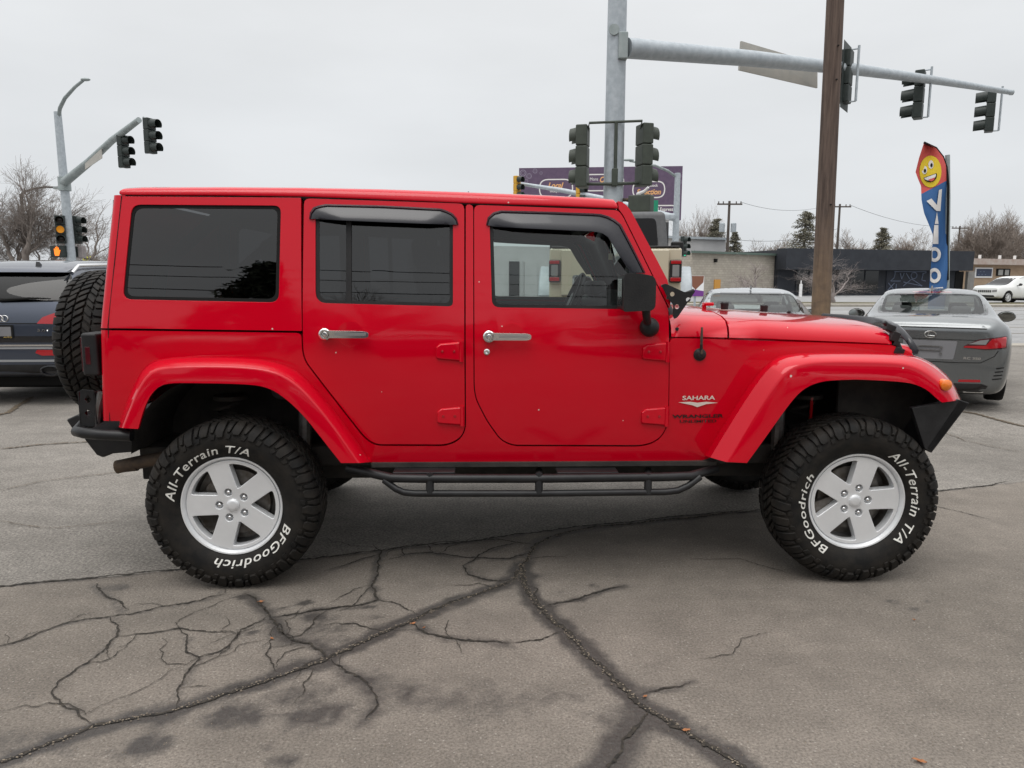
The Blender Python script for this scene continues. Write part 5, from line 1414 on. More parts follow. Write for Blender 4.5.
for px in (987, 1007, 1022):
    x = along(t, px); bm = bmesh.new(); tube(bm, [(x, 1, H + .2), (x, 1, H + .7)], .14, 8); mk('roof_vent', bm, MT['white'], t)
# pale office seen through the cabin glass
t, L_, H = bldg('pale_office', 'pale grey office seen only through the front door glass of the red car', 455, 34, 556, 36, 245, 'greywall', 8)
pan_(t, 'window', along(t, 509), along(t, 519), .8, H - .7, -.002, 'window', .05); pan_(t, 'door', along(t, 524), along(t, 536), .0, H - .7, -.002, 'greywall', .12)
# signs on posts by the block building
t = thing('post_sign', 'white sign with brown triangle and purple foot behind the black hinge bracket', 'sign', P(695, 300, 30)); t.location.z = -DROP
o = P(695, 286, 30); zc_ = o.z + DROP
bm = bmesh.new(); box(bm, (0, 0, zc_), (.66, .04, .82)); mk('panel', bm, MT['white'], t)
bm = fill2d([(-.32, zc_ + .40), (.32, zc_ + .40), (.30, zc_ + .15), (0, zc_ - .15), (-.30, zc_ + .15)])
for v in bm.verts: v.co.y = -.024
mk('triangle', bm, mat('sign_brown', (.22, .09, .055), .6), t, smooth=0)
bm = fill2d([(-.33, zc_ - .41), (.33, zc_ - .41), (.33, zc_ - .20), (-.33, zc_ - .10)])
for v in bm.verts: v.co.y = -.024
mk('foot_band', bm, mat('sign_purple', (.17, .04, .25), .6), t, smooth=0)
bm = bmesh.new(); box(bm, (0, .05, zc_ / 2 - .2), (.08, .04, zc_)); mk('post', bm, MT['galv'], t)
t = thing('bollard', 'thin white bollard before the dark shop doorway', 'bollard', P(800.5, 293, 64)); t.location.z = -DROP
bm = bmesh.new(); tube(bm, [(0, 0, 0), (0, 0, 1.2)], .13, 10); tube(bm, [(0, 0, 1.2), (0, 0, 1.5)], .05, 8); mk('post', bm, MT['white'], t)

# feather flag
fl = thing('feather_flag', 'tall blue feather flag with a yellow smiling face on red, behind the grey coupe', 'flag', P(947, 300, 15)); fl.location.z = -DROP
Yf = 15.0
def FQ(px, py, bow=0): p = P(px, py, Yf + bow); return rel(fl, p)
bm = bmesh.new(); tube(bm, [FQ(946.5, 330), FQ(948, 200), FQ(947.5, 155)], .045, 8); mk('pole', bm, MT['galv_dark'], fl)
LE = [(924, 142.5), (919, 158), (915.5, 172), (918, 179), (921, 186), (921.5, 200), (924, 213), (929, 225), (933, 235), (932.3, 246), (931.5, 260), (930, 275), (929, 292), (927.5, 310)]
RE = [(924, 142.5), (936, 148), (943, 157), (946.5, 167), (947.5, 175), (948.3, 186), (948.2, 200), (948, 213), (947.7, 225), (947.5, 236), (947.5, 250), (947.6, 262), (947.8, 280), (948, 310)]
def resy(pl, py):
    for a, b in zip(pl, pl[1:]):
        if a[1] <= py <= b[1]: return a[0] + (b[0] - a[0]) * (py - a[1]) / (b[1] - a[1])
    return pl[-1][0]
def fpt(px, py, lift=0):
    l, r = resy(LE, py), resy(RE, py); k = (px - l) / max(.5, r - l)
    bow = -.10 * math.sin(k * 5 + py * .06) * (1 - abs(k) * .5) - .03
    return FQ(px, py, bow - lift)
MT['flag_blue'] = mat('flag_blue', (.04, .125, .31), .75); MT['flag_red'] = mat('flag_red', (.62, .10, .09), .75); MT['flag_yellow'] = mat('flag_yellow', (.72, .53, .03), .75)
def cloth(y0, y1, m, name, yr0=None, yr1=None):
    bm = bmesh.new(); rows = []
    n = 40
    for i in range(n + 1):
        row = []
        for j in range(9):
            k = j / 8; ya = y0 + (y1 - y0) * i / n; yb = (yr0 or y0) + ((yr1 or y1) - (yr0 or y0)) * i / n
            py = ya + (yb - ya) * k; l, r = resy(LE, py), resy(RE, py); row.append(bm.verts.new(fpt(l + (r - l) * k, py)))
        rows.append(row)
    for a, b in zip(rows, rows[1:]):
        for j in range(8): bm.faces.new((a[j], a[j + 1], b[j + 1], b[j]))
    bmesh.ops.remove_doubles(bm, verts=bm.verts, dist=1e-4)
    return mk(name, bm, MT[m], fl, smooth=60)
cloth(142.6, 194, 'flag_red', 'flag_top', None, 180); cloth(194, 309, 'flag_blue', 'flag_cloth', 180, 309)
bm = bmesh.new(); tube(bm, [FQ(x, y, -.05) for x, y in RE[:-1]], .022, 6); mk('sleeve', bm, MT['gap'], fl)
def fdisc(cx, cy, rx, ry, m, name, lift, a0=0, a1=360, rot=0):
    pts = [(cx + rx * math.cos(R(a0 + (a1 - a0) * k / 24)), cy - ry * math.sin(R(a0 + (a1 - a0) * k / 24))) for k in range(25 if a1 - a0 < 360 else 24)]
    c, s = math.cos(rot), math.sin(rot); pts = [(cx + (x - cx) * c - (y - cy) * s, cy + (x - cx) * s + (y - cy) * c) for x, y in pts]
    bm = bmesh.new(); cv = bm.verts.new(fpt(cx, cy, lift)); vs = [bm.verts.new(fpt(x, y, lift)) for x, y in pts]
    mid = [bm.verts.new(fpt((x + cx) / 2, (y + cy) / 2, lift)) for x, y in pts]; n = len(vs); rn = n if a1 - a0 >= 360 else n - 1
    for i in range(rn): bm.faces.new((vs[i], vs[(i + 1) % n], mid[(i + 1) % n], mid[i])); bm.faces.new((mid[i], mid[(i + 1) % n], cv))
    mk(name, bm, MT[m] if isinstance(m, str) else m, fl, smooth=60)
fdisc(930.5, 171.5, 11, 16, 'flag_yellow', 'smiling_face', .012)
for ex, ey in ((924.5, 170), (931, 164.5)):
    fdisc(ex, ey, 2.6, 4.2, 'cream', 'eye', .022); fdisc(ex + .5, ey + .6, 1.2, 2, 'gap', 'pupil', .030)
bl = mat('mouth_blue', (.06, .08, .2), .7)
fdisc(930, 175.5, 7, 6.5, 'gap', 'mouth', .022, 180, 360, -.35); fdisc(930, 176, 6.2, 4, 'cream', 'teeth', .03, 180, 360, -.35); fdisc(931.5, 178.5, 3.2, 2.6, 'flag_red', 'tongue', .036, 180, 360, -.35)
def fletter(polys, nm='lettering'):
    for pl in polys:
        bm = fill2d([(x, -y) for x, y in pl]); slice_(bm, 0, min(p[0] for p in pl), max(p[0] for p in pl), 2.5); slice_(bm, 2, -max(p[1] for p in pl), -min(p[1] for p in pl), 3)
        for v in bm.verts: v.co = fpt(v.co.x, -v.co.z, .02)
        mk(nm, bm, MT['cream'], fl, smooth=60)
fletter([[(926.5, 201), (931.5, 198.5), (937, 205), (939, 190), (942, 189), (940.5, 211), (936.5, 211)], [(937, 212), (938.6, 224), (934.8, 224)], [(934.3, 225), (938.4, 225), (938.4, 244), (932.8, 244), (932.9, 241)]])
for cy, x0 in ((254.5, 931.8), (275.5, 930.2)):
    a = [(934.5 + 6.4 * math.cos(k * PI / 12), cy + 7.5 * math.sin(k * PI / 12)) for k in range(24)]; a = [(max(x, x0), y) for x, y in a]
    b = [(934.5 + 3.2 * math.cos(k * PI / 12), cy + 4 * math.sin(k * PI / 12)) for k in range(24)]
    b = [(max(x, x0 + .5), y) for x, y in b]
    def ded(pl):
        o_ = []
        for p in pl:
            if not o_ or math.dist(p, o_[-1]) > .05: o_.append(p)
        return o_
    bm = fill2d([(x, -y) for x, y in ded(a)], [[(x, -y) for x, y in ded(b)]])
    for v in bm.verts: v.co = fpt(v.co.x, -v.co.z, .02)
    mk('lettering', bm, MT['cream'], fl, smooth=60)
fletter([[(932, 288), (943, 287), (943, 291), (932, 292)]])

# ================================================================== utility poles and wires
MT['pole_far'] = mat('far_pole', (.09, .075, .065), .9)
def upole(label, px, pyt, Y, tr=False, h=None):
    b = P(px, pyt, Y); t = thing('utility_pole', label, 'utility pole', (b.x, Y, -DROP), 0, 'distant utility poles')
    H = b.z + DROP; bm = bmesh.new(); tube(bm, [(0, 0, 0), (0, 0, H)], [.2, .13], 8); mk('shaft', bm, MT['pole_far'], t)
    bm = bmesh.new(); box(bm, (.0, -.15, H - .35), (2.7, .12, .16))
    for x in (-1.2, -.7, .7, 1.2): tube(bm, [(x, -.15, H - .3), (x, -.15, H - .05)], .06, 6)
    mk('crossarm', bm, MT['pole_far'], t)
    if tr:
        for x in (-.75, .5):
            bm = bmesh.new(); lathe(bm, [(0, .3), (.9, .3), (1.0, .1)], 12, 'Z', (x, -.2, H - 3.3)); mk('transformer', bm, MT['galv'], t)
    return b
p1 = upole('distant wooden pole with two transformers right of the bare trees', 729.5, 201, 82, True)
p2 = upole('distant wooden pole with a crossarm just right of the near wooden pole', 840, 204, 95)
p3 = upole('faint distant pole between the blue flag and the right bare trees', 960, 226, 120)
t = thing('street_lamp', 'thin dark street lamp standing in front of the left bare tree', 'street lamp', (P(26, 240, 40).x, 40, 0))
bm = bmesh.new(); tube(bm, [(0, 0, 0), rel(t, P(21, 194, 40))], [.11, .08], 8); mk('shaft', bm, MT['pole_far'], t)
bm = bmesh.new(); tube(bm, [rel(t, P(x, y, 40)) for x, y in ((21, 195), (25, 191.5), (33, 189), (45, 187), (60, 187.5))], [.07, .06, .055, .05, .05], 6); mk('lamp_arm', bm, MT['pole_far'], t)
bm = bmesh.new(); box(bm, rel(t, P(61, 188, 40)), (.7, .25, .12)); mk('lamp_head', bm, MT['galv_dark'], t)
def wire(a, b, sag, rad=.02, label=None, grp='overhead wires'):
    bm = bmesh.new(); tube(bm, [a.lerp(b, k / 14) + Vector((0, 0, -sag * 4 * (k / 14) * (1 - k / 14))) for k in range(15)], rad, 4); o = mk('wire', bm, MT['gap'], smooth=0); tag(o, label, 'wire', grp)
wire(p1 + Vector((1.2, 0, -.1)), p2 + Vector((-1.2, 0, -.1)), .8, .018, 'thin high wire between the two poles flanking the near wooden pole')
wire(p1 + Vector((0, 0, -4)), p2 + Vector((0, 0, -3)), .8, .022, 'lower wire between the two poles flanking the near wooden pole')
wire(p2 + Vector((1.2, 0, -.1)), p3 + Vector((-1, 0, -.1)), .8, .02, 'thin wire running from the middle distant pole towards the flag')

# ================================================================== trees
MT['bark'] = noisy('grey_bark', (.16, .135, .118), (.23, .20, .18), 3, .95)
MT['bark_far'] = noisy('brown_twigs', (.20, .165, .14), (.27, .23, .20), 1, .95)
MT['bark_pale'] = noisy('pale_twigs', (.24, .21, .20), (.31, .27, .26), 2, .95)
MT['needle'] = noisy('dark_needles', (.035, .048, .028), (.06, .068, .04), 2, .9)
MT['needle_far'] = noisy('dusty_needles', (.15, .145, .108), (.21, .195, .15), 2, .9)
def bare_tree(seed, H=10, spread=.62, depth=7, r0=.22, up=.12, fork=.12, lean=0, kids=(3, 4), rmin=.0045):
    rnd = random.Random(seed); bt = bmesh.new(); bc = bmesh.new()
    def seg(bm, a, b, ra, rb, n):
        L = (b - a).length
        pts = [a] + [a.lerp(b, t) + Vector((rnd.uniform(-1, 1), rnd.uniform(-1, 1), rnd.uniform(-1, 1))) * L * .07 for t in ((.33, .66) if n > 3 else (.5,))] + [b]
        tube(bm, pts, [ra + (rb - ra) * i / (len(pts) - 1) for i in range(len(pts))], n, cap=False)
    def grow_(p, d, L, r, lv):
        q = p + d * L; r2 = max(rmin, r * .62)
        seg(bt if lv <= 1 else bc, p, q, r, r2, 8 if lv < 2 else 5 if lv < 4 else 3)
        if lv >= depth: return
        k = rnd.randint(*kids) if lv < depth - 2 else 3
        for i in range(k):
            an = (rnd.uniform(.15, .45) if i == 0 else rnd.uniform(.55, 1.15)) * spread; az = rnd.uniform(0, 2 * PI)
            u = d.orthogonal().normalized(); w2 = d.cross(u); nd = (d * math.cos(an) + (u * math.cos(az) + w2 * math.sin(az)) * math.sin(an)); nd.z += up if lv < depth - 2 else up * .4; nd.normalize()
            s = 1 if i == 0 else rnd.uniform(.35, .95)
            grow_(p.lerp(q, s), nd, L * (rnd.uniform(.74, .92) if i == 0 else rnd.uniform(.55, .82)), r2 if i == 0 else r2 * .72, lv + 1)
    grow_(Vector((0, 0, -.1)), Vector((lean, 0, 1)).normalized(), H * fork * 2, r0, 0)
    zs = max(v.co.z for v in bc.verts)
    for b in (bt, bc):
        for v in b.verts: v.co *= H / zs
    return bt, bc
BT = {}
def put_bare(key, px, pyt, Y, label, m='bark', group=None, seed=1, rz=0, base=None, wide=1, **k):
    b = P(px, pyt, Y); z0 = -DROP if base is None else base; H = b.z - z0
    if key not in BT:
        bt, bc = bare_tree(seed, H=10, **k); o1 = mk('trunk', bt, MT[m], smooth=60, recalc=False); o2 = mk('crown', bc, MT[m], smooth=0, recalc=False); BT[key] = (o1.data, o2.data)
        bpy.data.objects.remove(o1); bpy.data.objects.remove(o2)
    t = thing('bare_tree', label, 'tree', (b.x, Y, z0), rz, group); t.scale = (H / 10 * wide, H / 10 * wide, H / 10)
    link('trunk', BT[key][0], t); link('crown', BT[key][1], t); return t
put_bare('big', 14, 152, 36, 'big bare tree with dense twigs at the left edge', seed=4, depth=8, spread=.74, r0=.30, fork=.10, up=.10, base=0, wide=1.15, rz=.4)
put_bare('big2', 36, 196, 33, 'leaning bare tree whose limbs reach right behind the slim signal pole', seed=9, depth=7, spread=.80, r0=.34, fork=.12, up=.08, base=0, wide=1.5, rz=.2, lean=.5)
put_bare('f1', 92, 240, 70, 'small bare tree just left of the red car roof corner', 'bark_far', seed=14, depth=7, rmin=.013, spread=.6, r0=.2, up=.14, wide=1.1)
gt_ = 'bare trees on the horizon'
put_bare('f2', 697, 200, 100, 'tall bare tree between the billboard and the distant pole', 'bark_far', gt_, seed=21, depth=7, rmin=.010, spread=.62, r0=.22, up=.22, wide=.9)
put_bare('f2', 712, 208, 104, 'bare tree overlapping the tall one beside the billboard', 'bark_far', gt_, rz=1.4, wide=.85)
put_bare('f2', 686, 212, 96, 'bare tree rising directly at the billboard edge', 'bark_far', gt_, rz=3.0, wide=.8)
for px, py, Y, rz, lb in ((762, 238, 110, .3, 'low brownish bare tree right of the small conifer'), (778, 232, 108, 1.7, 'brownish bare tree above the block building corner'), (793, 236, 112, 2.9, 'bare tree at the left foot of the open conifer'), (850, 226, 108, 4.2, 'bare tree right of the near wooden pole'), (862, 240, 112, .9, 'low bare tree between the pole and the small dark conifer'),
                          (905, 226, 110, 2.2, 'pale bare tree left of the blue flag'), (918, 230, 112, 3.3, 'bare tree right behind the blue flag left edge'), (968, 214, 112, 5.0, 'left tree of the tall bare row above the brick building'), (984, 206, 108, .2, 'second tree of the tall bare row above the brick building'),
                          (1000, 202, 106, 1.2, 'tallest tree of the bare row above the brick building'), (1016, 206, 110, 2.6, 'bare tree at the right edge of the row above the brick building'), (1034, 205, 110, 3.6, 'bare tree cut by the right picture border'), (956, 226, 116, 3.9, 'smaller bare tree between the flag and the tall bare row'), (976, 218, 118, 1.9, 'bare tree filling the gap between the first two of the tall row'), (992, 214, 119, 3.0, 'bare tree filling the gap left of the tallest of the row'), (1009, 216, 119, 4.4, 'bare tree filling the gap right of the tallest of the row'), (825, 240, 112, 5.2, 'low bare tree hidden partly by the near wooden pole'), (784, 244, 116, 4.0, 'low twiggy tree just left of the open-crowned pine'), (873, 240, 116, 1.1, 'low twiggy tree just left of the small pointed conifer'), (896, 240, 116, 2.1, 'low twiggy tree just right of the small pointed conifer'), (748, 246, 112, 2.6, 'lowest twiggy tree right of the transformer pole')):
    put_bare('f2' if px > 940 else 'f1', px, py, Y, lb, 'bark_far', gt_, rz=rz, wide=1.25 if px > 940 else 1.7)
# small pruned trees on the verge
put_bare('v1', 762, 252, 47, 'small pruned bare tree in front of the block building', 'bark_pale', 'small bare trees on the verge', seed=31, depth=7, spread=.95, r0=.3, fork=.10, up=.10, wide=2.1, rz=.5)
put_bare('v2', 836, 250, 47, 'small spreading bare tree just right of the near wooden pole', 'bark_pale', 'small bare trees on the verge', seed=38, depth=7, spread=.95, r0=.26, fork=.12, up=.10, wide=1.9, rz=1.0)
def conifer(seed, H=10, wd=.26, n=2600, open_=.0, m='needle', leaf=.22, low=.12):
    rnd = random.Random(seed); bt = bmesh.new(); bc = bmesh.new()
    tube(bt, [(0, 0, 0), (0, 0, H * .96)], [H * .022, H * .004], 7)
    whorls = int(26)
    for i in range(whorls):
        z = H * (low + (1 - low) * (i / whorls) ** .95); rr = H * wd * (1 - (z / H)) ** .75 * rnd.uniform(.75, 1.1) + .15
        for j in range(rnd.randint(5, 8)):
            if rnd.random() < open_: continue
            a = rnd.uniform(0, 2 * PI); L = rr * rnd.uniform(.65, 1.1); tip = Vector((math.cos(a) * L, math.sin(a) * L, z - L * .12 + rnd.uniform(-.15, .15)))
            st = Vector((0, 0, z)); tube(bt, [st, tip], [.05, .015], 4, cap=False)
            for k in range(int(n / whorls / 6.5)):
                s = rnd.random() ** .7; p = st.lerp(tip, s) + Vector((rnd.gauss(0, 1), rnd.gauss(0, 1), rnd.gauss(0, .7))) * (.10 + .06 * L)
                u = Vector((rnd.gauss(0, 1), rnd.gauss(0, 1), rnd.gauss(0, .5))).normalized() * leaf * rnd.uniform(.6, 1.3); w2 = u.cross(Vector((rnd.gauss(0, 1), rnd.gauss(0, 1), rnd.gauss(0, 1)))).normalized() * leaf * .35
                bc.faces.new([bc.verts.new(q) for q in (p - u, p + w2, p + u, p - w2)])
    return bt, bc
CN = {}
def put_con(key, px, pyt, Y, label, group=None, rz=0, m='needle_far', wide=1, pos=None, H=None, **k):
    if pos is None: b = P(px, pyt, Y); pos = (b.x, Y, -DROP); H = b.z + DROP
    if key not in CN:
        bt, bc = conifer(**k); o1 = mk('trunk', bt, MT['bark'], smooth=60); o2 = mk('crown', bc, MT[m], smooth=0, recalc=False); CN[key] = (o1.data, o2.data); bpy.data.objects.remove(o1); bpy.data.objects.remove(o2)
    t = thing('conifer', label, 'tree', pos, rz, group); t.scale = (H / 10 * wide, H / 10 * wide, H / 10); link('trunk', CN[key][0], t); link('crown', CN[key][1], t); return t
gc = 'conifers on the horizon'
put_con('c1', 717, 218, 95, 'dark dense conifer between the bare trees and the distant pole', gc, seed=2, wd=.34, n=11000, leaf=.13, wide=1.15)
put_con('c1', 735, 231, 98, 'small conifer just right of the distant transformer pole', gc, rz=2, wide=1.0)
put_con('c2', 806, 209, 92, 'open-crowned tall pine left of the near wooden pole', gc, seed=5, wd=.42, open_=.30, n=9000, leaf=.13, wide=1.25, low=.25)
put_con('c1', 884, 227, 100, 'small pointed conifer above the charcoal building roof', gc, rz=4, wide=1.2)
# beyond the brick wall: hedge line
# ------------------------------------------------------------------ what stands behind the photographer (mirrored in the paint and glass)
put_con('c3', 0, 0, 0, 'broad dark conifer behind the photographer, mirrored in the rear side window', None, 0, 'needle', 1.25, (-11.6, -35, 0), 13.5, seed=8, wd=.34, n=11000, leaf=.2)
put_con('c3', 0, 0, 0, 'second dark conifer behind the photographer, left of the broad one', None, 2.0, 'needle', 1.1, (-15.6, -38, 0), 9.5)
for x, y, H, rz, lb in ((-6.5, -36, 11.5, .3, 'round bare tree behind the photographer, mirrored in the rear door glass'), (4, -42, 10, 1.6, 'bare tree behind the photographer near the low dark building'), (14, -40, 12, 2.4, 'bare tree behind the photographer beside the brick house'), (-30, -45, 13, 3.1, 'bare tree far behind the photographer on the left')):
    t = thing('bare_tree', lb, 'tree', (x, y, 0), rz); t.scale = (H / 10 * 1.2, H / 10 * 1.2, H / 10); link('trunk', BT['big'][0], t); link('crown', BT['big'][1], t)
def rear_house(label, x, y, w_, d_, h_, m, roof):
    t = thing('house', label, 'building', (x, y, 0)); bm = bmesh.new(); box(bm, (0, 0, h_ / 2), (w_, d_, h_)); mk('wall', bm, MT[m], t)
    bm = bmesh.new(); v = [bm.verts.new(p) for p in ((-w_ / 2 - .5, -d_ / 2 - .5, h_), (w_ / 2 + .5, -d_ / 2 - .5, h_), (w_ / 2 + .5, d_ / 2 + .5, h_), (-w_ / 2 - .5, d_ / 2 + .5, h_), (-w_ / 2 + 2, 0, h_ + roof), (w_ / 2 - 2, 0, h_ + roof))]
    for f in ((0, 1, 5, 4), (2, 3, 4, 5), (1, 2, 5), (3, 0, 4), (0, 3, 2, 1)): bm.faces.new([v[i] for i in f])
    mk('roof', bm, MT['charcoal'], t)
    for k in range(int(w_ // 3)):
        pan_(t, 'window', -w_ / 2 + 1 + k * 3, -w_ / 2 + 2.4 + k * 3, 1.0, 2.3, d_ / 2 + .06, 'window', .05)
rear_house('low dark roofed house behind the photographer on the left', -20, -28, 14, 8, 3.2, 'tanbrick', 1.6)
rear_house('brick house behind the photographer in the middle', 1, -30, 16, 8, 3.0, 'tanbrick', 1.5)
rear_house('grey house behind the photographer on the right', 21, -27, 15, 8, 3.4, 'charcoal', 1.8)
for i, (z, y) in enumerate(((9.8, -21), (9.2, -21.4), (8.2, -21), (7.4, -21.2), (7.0, -21.0))):
    wire(Vector((-48, y, z + 1)), Vector((40, y - 4, z - .4)), 1.0, .028, 'overhead wire behind the photographer, counted from the top: ' + ('first', 'second', 'third', 'fourth', 'fifth')[i], 'wires behind the photographer')

import numpy as np

# ================================================================== other cars
def half_sec(st):
    x, W, zb, zs, zt, wr = st
    return [(0, zb), (.72 * W, zb), (.93 * W, zb + .03), (.985 * W, zb + .28 * (zs - zb)), (W, zb + .6 * (zs - zb)), (.985 * W, zs - .09), (.93 * W, zs), (wr + (.93 * W - wr) * .42, zs + .52 * (zt - zs)), (wr, zs + .90 * (zt - zs)), (wr * .80, zt), (0, zt + .012)]
def shell_bm(stn):
    bm = bmesh.new(); rows = []
    for st in stn:
        h = half_sec(st); x = st[0]
        rows.append([bm.verts.new((x, -y, z)) for y, z in h] + [bm.verts.new((x, y, z)) for y, z in h[-2:0:-1]])
    n = len(rows[0])
    for a, b in zip(rows, rows[1:]):
        for k in range(n): bm.faces.new((a[k], a[(k + 1) % n], b[(k + 1) % n], b[k]))
    for r, flip in ((rows[0], 0), (rows[-1], 1)):
        m = n // 2
        for k in range(m):
            q = [r[k], r[k + 1], r[(n - k - 1) % n], r[(n - k) % n]]
            q2 = []
            for v in q:
                if v not in q2: q2.append(v)
            if len(q2) > 2: bm.faces.new(q2)
    return bm
def prism(bm, pts, axis, a, b):
    va = []; vb = []
    for p, q in pts:
        if axis == 'x': va.append(bm.verts.new((a, p, q))); vb.append(bm.verts.new((b, p, q)))
        else: va.append(bm.verts.new((p, a, q))); vb.append(bm.verts.new((p, b, q)))
    n = len(pts)
    for k in range(n): bm.faces.new((va[k], va[(k + 1) % n], vb[(k + 1) % n], vb[k]))
    bm.faces.new(va[::-1]); bm.faces.new(vb)
def conform(bvh, pts, axis, frm, off, m, name, parent, holes=(), step=.06, th=.01, smooth=60, fit=False):
    # thin piece of a car's skin: outline in (y,z) seen along x, or (x,z) seen along y
    bm = fill2d(pts, holes, 'yz' if axis == 'x' else 'xz')
    us = [p[0] for p in pts]; vs = [p[1] for p in pts]
    slice_(bm, 1 if axis == 'x' else 0, min(us), max(us), step); slice_(bm, 2, min(vs), max(vs), step)
    d = Vector((-1 if frm > 0 else 1, 0, 0)) if axis == 'x' else Vector((0, -1 if frm > 0 else 1, 0))
    for v in bm.verts:
        o_ = Vector((frm, v.co.y, v.co.z)) if axis == 'x' else Vector((v.co.x, frm, v.co.z))
        hit = bvh.ray_cast(o_, d)
        if hit[0] is None: h = bvh.find_nearest(o_ + d * abs(frm) * .55); p, nn = h[0], h[1]
        else: p, nn = hit[0], hit[1]
        v.co = p - d * off
    if fit:                            # a smooth pane: one quadratic surface through the hits
        ax = 0 if axis == 'x' else 1; U = np.array([(v.co[1 - ax], v.co.z) for v in bm.verts]); A_ = np.stack([np.ones(len(U)), U[:, 0], U[:, 1], U[:, 0] ** 2, U[:, 0] * U[:, 1], U[:, 1] ** 2], 1); b_ = np.array([v.co[ax] for v in bm.verts]); cf = np.linalg.lstsq(A_, b_, rcond=None)[0]; f_ = A_ @ cf
        for v, q in zip(bm.verts, f_): v.co[ax] = q
    ext_boundary(bm, d * th)
    return mk(name, bm, MT[m] if isinstance(m, str) else m, parent, smooth=smooth, recalc=True)
def wheel(parent, x, y, r, side, m='alloy', w_=.23, nsp=10):
    bm = bmesh.new(); lathe(bm, [(-w_ / 2 + .02, r * .68), (-w_ / 2, r * .74), (-w_ / 2 + .015, r * .96), (-w_ / 2 + .05, r), (w_ / 2 - .05, r), (w_ / 2 - .015, r * .96), (w_ / 2, r * .74), (w_ / 2 - .02, r * .68)], 36, 'Y')
    for f in [f for f in bm.faces if len(f.verts) > 8]: bm.faces.remove(f)
    wl = mk('wheel', bm, MT['rubber'], parent, smooth=40); wl.location = (x, y, r)
    bm = bmesh.new(); lathe(bm, [(side * (w_ / 2 - .02), r * .69), (side * (w_ / 2 - .01), r * .66), (side * (w_ / 2 - .05), r * .62), (side * .0, r * .6)], 30, 'Y')
    for f in [f for f in bm.faces if len(f.verts) > 8]: bm.faces.remove(f)
    for k in range(nsp):
        a = 2 * PI * k / nsp; c = Vector((math.cos(a) * r * .36, side * (w_ / 2 - .04), math.sin(a) * r * .36)); box(bm, c, (r * .58, .03, r * .10), Matrix.Rotation(-a, 4, 'Y'))
    lathe(bm, [(side * (w_ / 2 - .02), .0001), (side * (w_ / 2 - .02), r * .13), (side * .02, r * .15)], 16, 'Y'); mk('rim', bm, MT[m], wl, smooth=40)
    bm = bmesh.new(); lathe(bm, [(-.01, r * .6), (.0, r * .6)], 24, 'Y'); mk('hub', bm, MT['gap'], wl)
def car_base(name, label, paint_, stn, wheels_, r, cuts, loc, rz, cat='car', sub=2):
    t = thing(name, label, cat, loc, rz)
    o = mk('body', shell_bm(stn), paint_, t, smooth=60, sub=sub); bake(o)
    bm = bmesh.new(); bm.from_mesh(o.data); bmesh.ops.recalc_face_normals(bm, faces=bm.faces); bvh = BVHTree.FromBMesh(bm); bm.to_mesh(o.data); bm.free()
    md = o.modifiers.new('sol', 'SOLIDIFY'); md.thickness = .03; md.offset = -1
    cb = bmesh.new()
    for axis, pts, a, b in cuts: prism(cb, pts, axis, a, b)
    W = max(s[1] for s in stn)
    for x in wheels_:
        for s in (-1, 1): prism(cb, [(x + (r + .05) * math.cos(k * PI / 14), r + (r + .05) * math.sin(k * PI / 14)) for k in range(28)], 'y', s * (W - .28), s * (W + .2))
    bmesh.ops.recalc_face_normals(cb, faces=cb.faces); cm = bpy.data.meshes.new('cut'); cb.to_mesh(cm); cb.free(); co = bpy.data.objects.new('cut', cm); scene.collection.objects.link(co)
    md = o.modifiers.new('b', 'BOOLEAN'); md.operation = 'DIFFERENCE'; md.object = co; md.solver = 'EXACT'
    pa = o.parent; o.parent = None; o.matrix_basis = Matrix.Identity(4); bake(o); o.parent = pa; o.matrix_basis = Matrix.Identity(4); bpy.data.objects.remove(co)
    o.data.set_sharp_from_angle(angle=R(40))
    for x in wheels_:
        for s in (-1, 1): wheel(t, x, s * (W - .125), r, s)
        bm = bmesh.new(); box(bm, (x, 0, r + .05), (2 * r + .1, 2 * W - .56, 2 * r * .75)); mk('wheel_well', bm, MT['gap'], t)
    bm = bmesh.new(); box(bm, (0, 0, .30), (stn[-1][0] - stn[0][0] - .5, 2 * W - .55, .2)); mk('floor_pan', bm, MT['gap'], t)
    return t, bvh
def cabin(t, x_front, x_rear, zf, zr, w_=.36, m='seat'):
    for s in (-1, 1):
        for x, z, nm in ((x_front, zf, 'seat'), (x_rear, zr, 'rear_seat')):
            bm = bmesh.new(); box(bm, (x + .25, s * w_, z - .50), (.5, .48, .18)); sb = mk(nm, bm, MT[m], t, bevel=.05)
            bm = bmesh.new(); box(bm, (x - .05, s * w_, z - .20), (.13, .46, .56), Matrix.Rotation(R(-12), 4, 'Y')); mk('backrest', bm, MT[m], sb, bevel=.05)
            bm = bmesh.new(); box(bm, (x - .13, s * w_, z + .16), (.09, .24, .17), Matrix.Rotation(R(-8), 4, 'Y')); mk('headrest', bm, MT[m], sb, bevel=.04)
def sym(pts): return pts + [(-y, z) for y, z in pts[::-1]]
